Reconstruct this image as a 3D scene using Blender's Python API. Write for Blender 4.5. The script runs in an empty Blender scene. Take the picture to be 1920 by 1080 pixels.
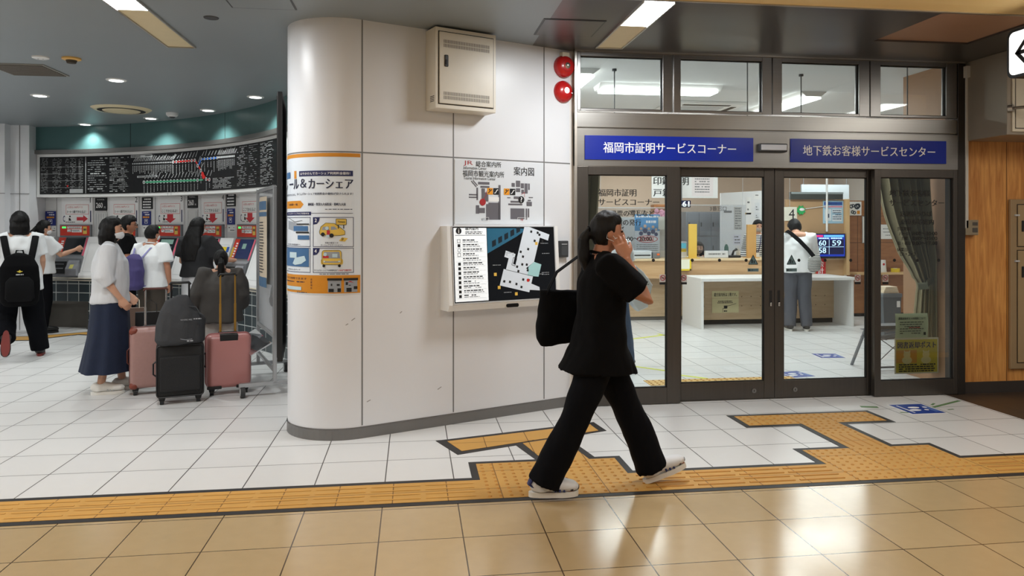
import bpy, bmesh, math, random
from mathutils import Vector, Matrix, noise
random.seed(7)
SC = bpy.context.scene
COL = SC.collection
RAD = math.radians

# ------------------------------------------------------------------ camera, world, exposure
CAM_H, FPX, HORIZON, YAW = 1.4885, 1385.0, 424.3, RAD(7.634)
cam_data = bpy.data.cameras.new('camera')
cam = bpy.data.objects.new('camera', cam_data)
COL.objects.link(cam)
cam.location = (0, 0, CAM_H)
cam.rotation_euler = (RAD(90), 0, -YAW)
cam_data.sensor_width = 36.0
cam_data.lens = FPX / 1920 * 36.0
cam_data.shift_y = -(540 - HORIZON) / 1920
cam_data.clip_end = 100
SC.camera = cam
SC.view_settings.view_transform = 'Standard'
SC.view_settings.look = 'None'
SC.view_settings.gamma = 1
SC.view_settings.use_curve_mapping = False
SC.view_settings.exposure = 0.02
world = bpy.data.worlds.new('world')
SC.world = world
world.use_nodes = True
world.node_tree.nodes['Background'].inputs[0].default_value = (0.95, 0.97, 1.0, 1)
world.node_tree.nodes['Background'].inputs[1].default_value = 0.2


def area_light(name, loc, sx, sy, power, col=(1, 1, 1), parent=None, rot=(0, 0, 0), spread=180):
    d = bpy.data.lights.new(name, 'AREA')
    d.shape = 'RECTANGLE'
    d.size, d.size_y, d.energy, d.color = sx, sy, power, col
    d.spread = RAD(spread)
    o = bpy.data.objects.new(name, d)
    COL.objects.link(o)
    o.location = loc
    o.rotation_euler = rot
    o.parent = parent
    return o


def spot_light(name, loc, power, angle, col=(1, 1, 1), parent=None, blend=0.6, r=0.05):
    d = bpy.data.lights.new(name, 'SPOT')
    d.energy, d.color, d.spot_size, d.spot_blend, d.shadow_soft_size = power, col, RAD(angle), blend, r
    o = bpy.data.objects.new(name, d)
    COL.objects.link(o)
    o.location = loc
    o.parent = parent
    return o


# ------------------------------------------------------------------ materials
def lin(c):
    out = []
    for v in c[:3]:
        v = v / 255.0
        out.append(v / 12.92 if v <= 0.04045 else ((v + 0.055) / 1.055) ** 2.4)
    return (out[0], out[1], out[2], 1.0)


MATS = {}


def M(name, c, rough=0.6, metal=0.0, var=0.06, scale=9.0, bump=0.0, bscale=None, stretch=(1, 1, 1), emit=0.0, spec=0.5, sheen=0.0, coat=0.0):
    """A procedural principled material: the colour broken up a little by noise, with an optional noise bump."""
    if name in MATS:
        return MATS[name]
    m = bpy.data.materials.new(name)
    m.use_nodes = True
    nt = m.node_tree
    b = nt.nodes['Principled BSDF']
    b.inputs['Roughness'].default_value = rough
    b.inputs['Metallic'].default_value = metal
    b.inputs['Specular IOR Level'].default_value = spec
    b.inputs['Coat Weight'].default_value = coat
    if sheen:
        b.inputs['Sheen Weight'].default_value = sheen
    tc = nt.nodes.new('ShaderNodeTexCoord')
    mp = nt.nodes.new('ShaderNodeMapping')
    mp.inputs['Scale'].default_value = stretch
    nt.links.new(tc.outputs['Object'], mp.inputs['Vector'])
    n = nt.nodes.new('ShaderNodeTexNoise')
    n.inputs['Scale'].default_value = scale
    n.inputs['Detail'].default_value = 4
    nt.links.new(mp.outputs['Vector'], n.inputs['Vector'])
    l = lin(c)
    mx = nt.nodes.new('ShaderNodeMix')
    mx.data_type = 'RGBA'
    mx.inputs[6].default_value = tuple(max(0, v * (1 - var)) for v in l[:3]) + (1,)
    mx.inputs[7].default_value = tuple(min(1, v * (1 + var)) for v in l[:3]) + (1,)
    nt.links.new(n.outputs['Fac'], mx.inputs[0])
    nt.links.new(mx.outputs[2], b.inputs['Base Color'])
    if emit:
        b.inputs['Emission Color'].default_value = l
        b.inputs['Emission Strength'].default_value = emit
    if bump:
        n2 = nt.nodes.new('ShaderNodeTexNoise')
        n2.inputs['Scale'].default_value = bscale or scale * 4
        n2.inputs['Detail'].default_value = 5
        nt.links.new(mp.outputs['Vector'], n2.inputs['Vector'])
        bp = nt.nodes.new('ShaderNodeBump')
        bp.inputs['Strength'].default_value = bump
        bp.inputs['Distance'].default_value = 0.01
        nt.links.new(n2.outputs['Fac'], bp.inputs['Height'])
        nt.links.new(bp.outputs['Normal'], b.inputs['Normal'])
    MATS[name] = m
    return m


def tile_mat(name, c1, c2, mortar, size, off, rough, msize=0.0025, coat=0.0, rvar=0.0, mott=0.05):
    m = bpy.data.materials.new(name)
    m.use_nodes = True
    nt = m.node_tree
    b = nt.nodes['Principled BSDF']
    tc = nt.nodes.new('ShaderNodeTexCoord')
    mp = nt.nodes.new('ShaderNodeMapping')
    mp.inputs['Location'].default_value = (-off[0], -off[1], 0)
    br = nt.nodes.new('ShaderNodeTexBrick')
    br.offset = 0.0
    br.squash = 1.0
    br.inputs['Color1'].default_value = lin(c1)
    br.inputs['Color2'].default_value = lin(c2)
    br.inputs['Mortar'].default_value = lin(mortar)
    br.inputs['Scale'].default_value = 1.0
    br.inputs['Mortar Size'].default_value = msize
    br.inputs['Mortar Smooth'].default_value = 0.1
    br.inputs['Brick Width'].default_value = size[0]
    br.inputs['Row Height'].default_value = size[1]
    nt.links.new(tc.outputs['Object'], mp.inputs['Vector'])
    nt.links.new(mp.outputs['Vector'], br.inputs['Vector'])
    n = nt.nodes.new('ShaderNodeTexNoise')
    n.inputs['Scale'].default_value = 14
    n.inputs['Detail'].default_value = 6
    nt.links.new(mp.outputs['Vector'], n.inputs['Vector'])
    mx = nt.nodes.new('ShaderNodeMix')
    mx.data_type = 'RGBA'
    mx.blend_type = 'MULTIPLY'
    mx.inputs[0].default_value = 1.0
    rp = nt.nodes.new('ShaderNodeMapRange')
    rp.inputs['To Min'].default_value = 1 - mott
    rp.inputs['To Max'].default_value = 1 + mott
    nt.links.new(n.outputs['Fac'], rp.inputs['Value'])
    nt.links.new(br.outputs['Color'], mx.inputs[6])
    nt.links.new(rp.outputs['Result'], mx.inputs[7])
    nt.links.new(mx.outputs[2], b.inputs['Base Color'])
    rr = nt.nodes.new('ShaderNodeMapRange')
    rr.inputs['To Min'].default_value = rough
    rr.inputs['To Max'].default_value = rough + rvar
    nt.links.new(n.outputs['Fac'], rr.inputs['Value'])
    nt.links.new(rr.outputs['Result'], b.inputs['Roughness'])
    b.inputs['Coat Weight'].default_value = coat
    b.inputs['Coat Roughness'].default_value = 0.14
    bp = nt.nodes.new('ShaderNodeBump')
    bp.inputs['Strength'].default_value = 0.25
    bp.inputs['Distance'].default_value = 0.003
    bp.invert = True
    nt.links.new(br.outputs['Fac'], bp.inputs['Height'])
    nt.links.new(bp.outputs['Normal'], b.inputs['Normal'])
    MATS[name] = m
    return m


def glass_mat(name, tint=(235, 240, 240), refl=1.0, milk=0.0):
    """A thin architectural pane: clear with a fresnel reflection (milk adds a little scatter)."""
    m = bpy.data.materials.new(name)
    m.use_nodes = True
    nt = m.node_tree
    for n in list(nt.nodes):
        nt.nodes.remove(n)
    out = nt.nodes.new('ShaderNodeOutputMaterial')
    tr = nt.nodes.new('ShaderNodeBsdfTransparent')
    tr.inputs[0].default_value = lin(tint)
    gl = nt.nodes.new('ShaderNodeBsdfGlossy')
    gl.inputs['Roughness'].default_value = 0.02
    fr = nt.nodes.new('ShaderNodeFresnel')
    fr.inputs['IOR'].default_value = 1.45
    mu = nt.nodes.new('ShaderNodeMath')
    mu.operation = 'MULTIPLY'
    mu.inputs[1].default_value = refl
    mx = nt.nodes.new('ShaderNodeMixShader')
    nt.links.new(fr.outputs[0], mu.inputs[0])
    nt.links.new(mu.outputs[0], mx.inputs[0])
    last = tr
    if milk:
        df = nt.nodes.new('ShaderNodeBsdfDiffuse')
        df.inputs[0].default_value = (0.85, 0.87, 0.9, 1)
        m2 = nt.nodes.new('ShaderNodeMixShader')
        m2.inputs[0].default_value = milk
        nt.links.new(tr.outputs[0], m2.inputs[1])
        nt.links.new(df.outputs[0], m2.inputs[2])
        last = m2
    nt.links.new(last.outputs[0], mx.inputs[1])
    nt.links.new(gl.outputs[0], mx.inputs[2])
    nt.links.new(mx.outputs[0], out.inputs[0])
    MATS[name] = m
    return m


def wood_mat(name, c1, c2, scale=6.0, rough=0.35, stretch=(9, 9, 0.5), coat=0.0):
    m = bpy.data.materials.new(name)
    m.use_nodes = True
    nt = m.node_tree
    b = nt.nodes['Principled BSDF']
    b.inputs['Roughness'].default_value = rough
    b.inputs['Coat Weight'].default_value = coat
    tc = nt.nodes.new('ShaderNodeTexCoord')
    mp = nt.nodes.new('ShaderNodeMapping')
    mp.inputs['Scale'].default_value = stretch
    nt.links.new(tc.outputs['Object'], mp.inputs['Vector'])
    n = nt.nodes.new('ShaderNodeTexNoise')
    n.inputs['Scale'].default_value = scale
    n.inputs['Detail'].default_value = 6
    n.inputs['Distortion'].default_value = 0.6
    nt.links.new(mp.outputs['Vector'], n.inputs['Vector'])
    cr = nt.nodes.new('ShaderNodeValToRGB')
    cr.color_ramp.elements[0].position = 0.3
    cr.color_ramp.elements[1].position = 0.7
    cr.color_ramp.elements[0].color = lin(c1)
    cr.color_ramp.elements[1].color = lin(c2)
    nt.links.new(n.outputs['Fac'], cr.inputs[0])
    nt.links.new(cr.outputs[0], b.inputs['Base Color'])
    MATS[name] = m
    return m


# ------------------------------------------------------------------ mesh builder
class MB:
    """Collects shapes in one bmesh; build() links them as ONE object."""

    def __init__(s):
        s.bm = bmesh.new()

    def box(s, x0, x1, y0, y1, z0, z1, b=0.0, seg=2):
        vs = [s.bm.verts.new(p) for p in ((x0, y0, z0), (x1, y0, z0), (x1, y1, z0), (x0, y1, z0), (x0, y0, z1), (x1, y0, z1), (x1, y1, z1), (x0, y1, z1))]
        fs = [s.bm.faces.new([vs[i] for i in q]) for q in ((3, 2, 1, 0), (4, 5, 6, 7), (0, 1, 5, 4), (1, 2, 6, 5), (2, 3, 7, 6), (3, 0, 4, 7))]
        if b:
            es = list({e for f in fs for e in f.edges})
            bmesh.ops.bevel(s.bm, geom=es, offset=b, segments=seg, profile=0.5, affect='EDGES')
        return s

    def poly(s, pts):
        s.bm.faces.new([s.bm.verts.new(p) for p in pts])
        return s

    def rect(s, x0, x1, z0, z1, y=0.0, nx=1):
        """A flat rectangle facing -y in the local xz plane."""
        for i in range(nx):
            a, b = x0 + (x1 - x0) * i / nx, x0 + (x1 - x0) * (i + 1) / nx
            s.poly(((a, y, z0), (b, y, z0), (b, y, z1), (a, y, z1)))
        return s

    def prism(s, pts, a0, a1, axis='z'):
        """Extrude a polygon: axis z -> pts are (x,y); axis y -> pts are (x,z); axis x -> pts are (y,z)."""
        f = {'z': lambda p, a: (p[0], p[1], a), 'y': lambda p, a: (p[0], a, p[1]), 'x': lambda p, a: (a, p[0], p[1])}[axis]
        lo = [s.bm.verts.new(f(p, a0)) for p in pts]
        hi = [s.bm.verts.new(f(p, a1)) for p in pts]
        n = len(pts)
        s.bm.faces.new(lo[::-1])
        s.bm.faces.new(hi)
        for i in range(n):
            s.bm.faces.new((lo[i], lo[(i + 1) % n], hi[(i + 1) % n], hi[i]))
        return s

    def tube(s, pts, rad, n=12, ref=(1, 0, 0), caps=True, power=1.0):
        pts = [Vector(p) for p in pts]
        rad = list(rad) if isinstance(rad, (list, tuple)) else [rad] * len(pts)
        ref = Vector(ref)
        rings = []
        for i, p in enumerate(pts):
            a = pts[max(0, i - 1)]
            b = pts[min(len(pts) - 1, i + 1)]
            t = (b - a)
            t = t.normalized() if t.length > 1e-9 else Vector((0, 0, 1))
            x = ref - t * ref.dot(t)
            if x.length < 0.05:
                r2 = Vector((0, 1, 0.01)) if abs(ref.y) < 0.9 else Vector((0, 0, 1))
                x = r2 - t * r2.dot(t)
            x.normalize()
            y = t.cross(x)
            r = rad[i]
            ra, rb = r if isinstance(r, (list, tuple)) else (r, r)
            ring = []
            for k in range(n):
                an = 2 * math.pi * k / n
                ca, sa = math.cos(an), math.sin(an)
                if power != 1.0:
                    ca = math.copysign(abs(ca) ** power, ca)
                    sa = math.copysign(abs(sa) ** power, sa)
                ring.append(s.bm.verts.new(p + x * (ra * ca) + y * (rb * sa)))
            rings.append(ring)
        for i in range(len(rings) - 1):
            for k in range(n):
                s.bm.faces.new((rings[i][k], rings[i][(k + 1) % n], rings[i + 1][(k + 1) % n], rings[i + 1][k]))
        if caps:
            s.bm.faces.new(rings[0][::-1])
            s.bm.faces.new(rings[-1])
        return s

    def cyl(s, a, b, r, n=20, r2=None):
        return s.tube([a, b], [r, r if r2 is None else r2], n)

    def ball(s, c, r, nu=16, nv=10, rot=None, fn=None):
        """An ellipsoid; fn(direction) may return a changed point."""
        c = Vector(c)
        rr = r if isinstance(r, (tuple, list)) else (r, r, r)
        rows = []
        for j in range(nv + 1):
            th = math.pi * j / nv
            row = []
            m = 1 if j in (0, nv) else nu
            for i in range(m):
                ph = 2 * math.pi * i / nu
                d = Vector((math.sin(th) * math.cos(ph), math.sin(th) * math.sin(ph), math.cos(th)))
                p = fn(d) if fn else Vector((d.x * rr[0], d.y * rr[1], d.z * rr[2]))
                if rot is not None:
                    p = rot @ p
                row.append(s.bm.verts.new(c + p))
            rows.append(row)
        for j in range(nv):
            A, B = rows[j], rows[j + 1]
            for i in range(nu):
                if len(A) == 1:
                    s.bm.faces.new((A[0], B[i], B[(i + 1) % nu]))
                elif len(B) == 1:
                    s.bm.faces.new((A[i], B[0], A[(i + 1) % nu]))
                else:
                    s.bm.faces.new((A[i], B[i], B[(i + 1) % nu], A[(i + 1) % nu]))
        return s

    def disc(s, x, z, r, y=0.0, n=20, rz=None, a0=0.0, a1=2 * math.pi):
        k = n if a1 - a0 > 6.28 else n + 1
        pts = [(x + r * math.cos(a0 + (a1 - a0) * i / n), y, z + (rz or r) * math.sin(a0 + (a1 - a0) * i / n)) for i in range(k)]
        if a1 - a0 < 6.28:
            pts.append((x, y, z))
        return s.poly(pts)

    def ring(s, x, z, r0, r1, y=0.0, n=24, sx=1.0):
        for i in range(n):
            a, b = 2 * math.pi * i / n, 2 * math.pi * (i + 1) / n
            s.poly([(x + sx * r0 * math.cos(a), y, z + r0 * math.sin(a)), (x + sx * r1 * math.cos(a), y, z + r1 * math.sin(a)),
                    (x + sx * r1 * math.cos(b), y, z + r1 * math.sin(b)), (x + sx * r0 * math.cos(b), y, z + r0 * math.sin(b))])
        return s

    def frame(s, x0, x1, z0, z1, w, y=0.0):
        s.rect(x0, x1, z0, z0 + w, y, 6)
        s.rect(x0, x1, z1 - w, z1, y, 6)
        s.rect(x0, x0 + w, z0 + w, z1 - w, y)
        s.rect(x1 - w, x1, z0 + w, z1 - w, y)
        return s

    def line(s, x0, z0, x1, z1, w, y=0.0):
        d = Vector((x1 - x0, 0, z1 - z0))
        if d.length < 1e-6:
            return s
        nrm = Vector((-d.z, 0, d.x)).normalized() * (w / 2)
        a, b = Vector((x0, y, z0)), Vector((x1, y, z1))
        return s.poly([a + nrm, a - nrm, b - nrm, b + nrm])

    def pline(s, pts, w, y=0.0, closed=False):
        n = len(pts)
        for i in range(n if closed else n - 1):
            s.line(*pts[i], *pts[(i + 1) % n], w, y)
        return s

    def dashes(s, x0, x1, z, h, y=0.0, seed=0, dens=0.8, word=0.03):
        """One row of writing too small to read in the photo."""
        rnd = random.Random(seed)
        x = x0
        while x < x1:
            w = word * rnd.uniform(0.4, 1.3)
            if rnd.random() < dens:
                s.rect(x, min(x1, x + w), z - h / 2, z + h / 2, y)
            x += w + word * 0.18
        return s

    def text(s, body, x, z, h, y=0.0, w=None, align='L', bold=0.0, slant=0.0):
        """Lettering standing in the local xz plane, facing -y. h and w fit the bounding box; z is its middle."""
        cu = bpy.data.curves.new('lettering', 'FONT')
        cu.body = body
        cu.resolution_u = 3
        o = bpy.data.objects.new('lettering', cu)
        COL.objects.link(o)
        dg = bpy.context.evaluated_depsgraph_get()
        me = bpy.data.meshes.new_from_object(o.evaluated_get(dg))
        bpy.data.objects.remove(o)
        bpy.data.curves.remove(cu)
        xs = [v.co.x for v in me.vertices]
        ys = [v.co.y for v in me.vertices]
        if not xs:
            return s
        bw, bh = max(xs) - min(xs), max(ys) - min(ys)
        k = h / bh
        kx = (w / bw) if w else k
        cx = {'L': min(xs), 'C': (min(xs) + max(xs)) / 2, 'R': max(xs)}[align]
        cy = (min(ys) + max(ys)) / 2
        vs = []
        for q, sh in enumerate((0.0,) if not bold else (-bold * 0.8, 0.0, bold * 0.8)):
            vs = []
            for v in me.vertices:
                dz = (v.co.y - cy) * k
                vs.append(s.bm.verts.new((x + (v.co.x - cx) * kx + slant * dz + sh * k, y - 0.00025 * q, z + dz)))
            for p in me.polygons:
                try:
                    s.bm.faces.new([vs[i] for i in p.vertices])
                except ValueError:
                    pass
        bpy.data.meshes.remove(me)
        return s

    def mesh(s, name, mat, smooth=None, warp=None, mtx=None):
        if mtx is not None:
            bmesh.ops.transform(s.bm, matrix=mtx, verts=s.bm.verts)
        if warp:
            for v in s.bm.verts:
                v.co = warp(v.co)
        me = bpy.data.meshes.new(name)
        s.bm.normal_update()
        s.bm.to_mesh(me)
        s.bm.free()
        me.materials.append(mat)
        if smooth:
            me.shade_smooth()
            if smooth < 179:
                me.set_sharp_from_angle(angle=RAD(smooth))
        return me

    def build(s, name, mat, parent=None, smooth=None, warp=None, loc=None, rotz=None, mtx=None):
        me = s.mesh(name, mat, smooth, warp, mtx)
        o = bpy.data.objects.new(name, me)
        COL.objects.link(o)
        if parent is not None:
            o.parent = parent
        if loc is not None:
            o.location = loc
        if rotz is not None:
            o.rotation_euler = (0, 0, rotz)
        return o

    def union(s, name, mat, parent=None, voxel=0.01, smooth=3, wrinkle=0.0, wscale=7.0, seed=0, stretch=(1, 1, 1)):
        """Merge the overlapping closed shapes into one continuous surface (voxel union), smoothed, with cloth wrinkles."""
        bmesh.ops.recalc_face_normals(s.bm, faces=s.bm.faces)
        me = bpy.data.meshes.new(name)
        s.bm.to_mesh(me)
        s.bm.free()
        t = bpy.data.objects.new('union', me)
        COL.objects.link(t)
        md = t.modifiers.new('r', 'REMESH')
        md.mode = 'VOXEL'
        md.voxel_size = voxel
        if smooth:
            ms = t.modifiers.new('s', 'SMOOTH')
            ms.iterations = smooth
            ms.factor = 0.5
        dg = bpy.context.evaluated_depsgraph_get()
        me2 = bpy.data.meshes.new_from_object(t.evaluated_get(dg))
        bpy.data.objects.remove(t)
        bpy.data.meshes.remove(me)
        if wrinkle:
            off = Vector((seed * 3.7, seed * 1.3, seed * 2.1))
            nr = [v.normal.copy() for v in me2.vertices]
            for v, n in zip(me2.vertices, nr):
                q = Vector((v.co.x * stretch[0], v.co.y * stretch[1], v.co.z * stretch[2]))
                v.co += n * (wrinkle * (noise.noise(q * wscale + off) + 0.5 * noise.noise(q * wscale * 2.3 + off)))
        me2.materials.clear()
        me2.materials.append(mat)
        me2.shade_smooth()
        me2.name = name
        o = bpy.data.objects.new(name, me2)
        COL.objects.link(o)
        o.parent = parent
        return o


def thing(name, label, cat, loc=(0, 0, 0), rotz=0.0, group=None):
    o = bpy.data.objects.new(name, None)
    COL.objects.link(o)
    o.empty_display_size = 0.1
    o.location = loc
    o.rotation_euler = (0, 0, rotz)
    return tag(o, label, cat, group)


def tag(o, label, cat, group=None):
    o['label'] = label
    o['category'] = cat
    if group:
        o['group'] = group
    return o


def struct(o):
    o['kind'] = 'structure'
    return o


def copy_thing(src, loc=None, rotz=None, label=None, group=None, parent=None):
    c = src.copy()
    COL.objects.link(c)
    if parent is not None:
        c.parent = parent
    if loc is not None:
        c.location = loc
    if rotz is not None:
        c.rotation_euler = (0, 0, rotz)
    if label:
        c['label'] = label
    if group:
        c['group'] = group
    for ch in [o for o in bpy.data.objects if o.parent == src]:
        copy_thing(ch, parent=c)
    return c


# ------------------------------------------------------------------ measuring: from the photograph to metres in the place
CS, CC = math.cos(YAW), math.sin(YAW)


def sight(u, v):
    a, b = (u - 960) / FPX, (HORIZON - v) / FPX
    return Vector((CC + a * CS, CS - a * CC, b))


def on_floor(u, v, z=0.0):
    r = sight(u, v)
    return r * ((z - CAM_H) / r.z) + Vector((0, 0, CAM_H))


def on_y(u, v, Y):
    r = sight(u, v)
    p = r * (Y / r.y)
    return p.x, CAM_H + p.z


# the white wall: straight from W0 along WX, and rounded to the left of W0
W0, WX, WN = Vector((-0.369, 5.279, 0)), Vector((0.9167, 0.3994, 0)).normalized(), Vector((-0.3994, 0.9167, 0)).normalized()
WR = 0.39
WC = W0 + WN * WR
WROT = math.atan2(WX.y, WX.x)


def wall_warp(p):
    s, y, z = p
    if s >= 0:
        q = W0 + WX * s + WN * y
    else:
        a = math.atan2(-WN.y, -WN.x) + s / WR
        q = WC + Vector((math.cos(a), math.sin(a), 0)) * (WR - y)
    return Vector((q.x, q.y, z))


def wall_at(t, y=0.0, z=0.0):
    return wall_warp(Vector((t, y, z)))


# the curved ticket hall wall
AC, AR = Vector((-7.002, 5.4735, 0)), 6.385


def arc_at(ang, y=0.0, z=0.0):
    """y is into the wall."""
    a = RAD(ang)
    return AC + Vector((math.cos(a), math.sin(a), 0)) * (AR + y) + Vector((0, 0, z))


def arc_warp(ang0):
    def f(p):
        a = RAD(ang0) - p.x / AR
        return AC + Vector((math.cos(a), math.sin(a), 0)) * (AR + p.y) + Vector((0, 0, p.z))
    return f


def arc_rot(ang):
    return RAD(ang) - math.pi / 2

# ------------------------------------------------------------------ palette
white_panel = M('white_panel', (226, 227, 230), 0.32, var=0.015, scale=3)
joint_grey = M('joint_grey', (120, 120, 120), 0.5)
steel = M('steel', (138, 136, 134), 0.3, 0.9, var=0.08, scale=4, stretch=(1, 1, 25))
steel_h = M('steel_h', (156, 154, 150), 0.3, 0.9, var=0.08, scale=3, stretch=(0.3, 1, 30))
frame_brown = M('frame_brown', (92, 87, 82), 0.34, 0.8, var=0.1, scale=4, stretch=(12, 12, 0.6))
frame_light = M('frame_light', (190, 186, 178), 0.28, 0.9, var=0.06, scale=4)
dark_gap = M('dark_gap', (22, 21, 20), 0.7)
black = M('black', (14, 14, 15), 0.5)
black_gloss = M('black_gloss', (10, 10, 12), 0.12)
white_paint = M('white_paint', (236, 236, 234), 0.45, var=0.02)
paper = M('paper', (240, 240, 238), 0.7, var=0.02)
ink = M('ink', (18, 18, 20), 0.7)
ink_white = M('ink_white', (245, 245, 245), 0.6, var=0.01)
grey_plastic = M('grey_plastic', (120, 122, 124), 0.45)
dark_grey = M('dark_grey', (58, 60, 62), 0.5)
light_grey = M('light_grey', (190, 192, 194), 0.5)
red = M('red', (205, 38, 34), 0.45)
orange = M('orange', (231, 152, 28), 0.55)
yellow = M('yellow', (235, 205, 40), 0.5)
blue_sign = M('blue_sign', (12, 40, 150), 0.22, var=0.03)
blue = M('blue', (24, 60, 150), 0.5)
navy = M('navy', (24, 32, 84), 0.5)
sky_blue = M('sky_blue', (120, 175, 215), 0.5)
cream = M('cream', (226, 218, 198), 0.42, var=0.02)
beige_metal = M('beige_metal', (222, 214, 198), 0.35, var=0.02)
green = M('green', (40, 170, 90), 0.5)
lit_white = M('lit_white', (255, 255, 250), 0.5, emit=9.0, var=0.0)
lit_warm = M('lit_warm', (255, 236, 205), 0.5, emit=4.0, var=0.0)
clear = glass_mat('clear')
acrylic = glass_mat('acrylic', (244, 246, 248), 0.8, 0.03)
board_wood = wood_mat('board_wood', (196, 156, 112), (214, 178, 134), 3, 0.4, (0.6, 4, 9))
beige_wood = wood_mat('beige_wood', (190, 162, 126), (206, 180, 146), 3, 0.45, (1, 4, 9))
brown_wood = wood_mat('brown_wood', (150, 98, 58), (170, 116, 72), 3, 0.45, (1, 3, 6))
orange_wood = wood_mat('orange_wood', (180, 116, 54), (222, 162, 90), 4.0, 0.4, (9, 9, 0.8))

CEIL = 2.94
HALL_Y = 4.56          # where the metal ceiling ends and the cream one begins
FRONT = 5.95           # face of the office front
SLIDE = 6.02           # plane of the sliding doors

# ------------------------------------------------------------------ lights that fill the place
# (the lamps themselves are built with their fittings further down)


def flat(name, x0, x1, y0, y1, z, mat, up=True):
    mb = MB()
    pts = [(x0, y0, z), (x1, y0, z), (x1, y1, z), (x0, y1, z)]
    mb.poly(pts if up else pts[::-1])
    return struct(mb.build(name, mat))


tile_white = tile_mat('tile_white', (219, 219, 218), (214, 214, 213), (66, 64, 62), (0.4, 0.4), (0.2387, 0.3609), 0.3, 0.0034, 0.0, 0.12, 0.03)
tile_beige = tile_mat('tile_beige', (188, 164, 124), (182, 158, 118), (84, 66, 44), (0.4, 0.4), (0.2387, 0.3335), 0.13, 0.0032, 0.3, 0.12, 0.06)
tile_brown = tile_mat('tile_brown', (74, 58, 44), (62, 50, 40), (34, 28, 24), (0.3, 0.3), (0.05, 0.2), 0.4, 0.003)
floor = flat('floor', -12, 4.66, 4.16, 15, 0, tile_white)
flat('floor_corridor', -12, 12, -5, 4.16, 0, tile_beige)
flat('floor_side', 4.66, 12, 4.16, 5.99, 0, tile_brown)
flat('floor_office', 4.66, 9, 5.99, 15, 0, tile_white)
metal_ceiling = M('metal_ceiling', (150, 158, 162), 0.45, 0.35, var=0.03, scale=2)
grey_ceiling = M('grey_ceiling', (98, 95, 93), 0.32, 0.7, var=0.03, scale=2)
cream_ceiling = wood_mat('cream_ceiling', (240, 204, 136), (246, 216, 152), 2, 0.5, (0.4, 5, 1))
copper_panel = M('copper_panel', (178, 140, 114), 0.4, 0.25, var=0.05, scale=6)
mb = MB()
mb.box(-12, 0.95, HALL_Y, 13.5, CEIL, CEIL + 0.06)
struct(mb.build('ceiling', metal_ceiling))
mb = MB()
mb.box(0.95, 3.575, HALL_Y, 6.05, CEIL, CEIL + 0.06)
mb.box(3.575, 4.9, 5.36, 6.05, CEIL, CEIL + 0.06)
mb.box(4.385, 8, HALL_Y, 5.36, CEIL, CEIL + 0.06)
struct(mb.build('ceiling_entrance', grey_ceiling))
mb = MB()
mb.box(3.575, 4.385, HALL_Y, 5.36, CEIL + 0.015, CEIL + 0.06)
struct(mb.build('ceiling_recess', copper_panel))
mb = MB()
mb.box(-12, 12, -5, HALL_Y - 0.02, CEIL - 0.005, CEIL + 0.06)
struct(mb.build('ceiling_corridor', cream_ceiling))
mb = MB()
mb.box(-12, 12, HALL_Y - 0.02, HALL_Y, CEIL - 0.012, CEIL + 0.03)
struct(mb.build('trim_1', frame_light))

# ------------------------------------------------------------------ tactile paving
tac_yellow = tile_mat('tac_yellow', (200, 152, 76), (194, 146, 70), (120, 84, 34), (0.3, 0.3), (0.09, 0.01), 0.55, 0.003, 0, 0.1, 0.08)
tac_bump = M('tac_bump', (188, 132, 54), 0.6, var=0.15, scale=30)
tac_black = M('tac_black', (40, 38, 38), 0.55)


def polyslab(mb, pts, z0, z1):
    mb.prism(pts, z0, z1)


root = thing('tactile_paving', 'yellow tactile guide path with black borders crossing the floor before the office doors', 'tactile paving', (1.0, 4.15, 0))
off = Matrix.Translation((-1.0, -4.15, 0))
mb = MB()
blk = [[(-9, 3.965), (9, 3.965), (9, 4.355), (-9, 4.355)], [(0.345, 4.3), (1.325, 4.3), (1.325, 4.65), (0.345, 4.65)],
       [(2.515, 4.3), (3.515, 4.3), (3.515, 4.645), (2.515, 4.645)], [(2.855, 4.6), (3.235, 4.6), (3.235, 5.3), (2.855, 5.3)],
       [(2.44, 5.175), (3.635, 5.175), (3.635, 5.53), (2.44, 5.53)],
       [(0.156, 5.144), (0.288, 4.813), (1.395, 5.235), (1.359, 5.475)], [(0.692, 4.97), (0.782, 4.62), (1.165, 4.62), (1.075, 5.1)]]
for i, p in enumerate(blk):
    if p[0][0] == 0.156:
        p = p[:]
    polyslab(mb, p, 0.0002, 0.0022 + 0.00012 * i)
mb.build('border', tac_black, root, mtx=off)
mb = MB()
yel = [[(-9, 4.01), (9, 4.01), (9, 4.31), (-9, 4.31)], [(0.39, 4.3), (1.28, 4.3), (1.28, 4.605), (0.39, 4.605)],
       [(2.56, 4.3), (3.47, 4.3), (3.47, 4.6), (2.56, 4.6)], [(2.9, 4.58), (3.19, 4.58), (3.19, 5.24), (2.9, 5.24)],
       [(2.485, 5.22), (3.59, 5.22), (3.59, 5.485), (2.485, 5.485)],
       [(0.235, 5.115), (0.32, 4.88), (1.335, 5.24), (1.315, 5.41)], [(0.745, 5.0), (0.83, 4.59), (1.115, 4.59), (1.03, 5.1)]]
for i, p in enumerate(yel):
    polyslab(mb, p, 0.002, 0.0042 + 0.00015 * i)
mb.build('paving', tac_yellow, root, mtx=off)
mb = MB()


def domes(x0, x1, y0, y1, z=0.0042):
    nx, ny = round((x1 - x0) / 0.06), round((y1 - y0) / 0.06)
    for i in range(nx):
        for j in range(ny):
            x, y = x0 + (i + 0.5) * (x1 - x0) / nx, y0 + (j + 0.5) * (y1 - y0) / ny
            mb.tube([(x, y, z), (x, y, z + 0.005)], [0.012, 0.007], 8)


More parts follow.
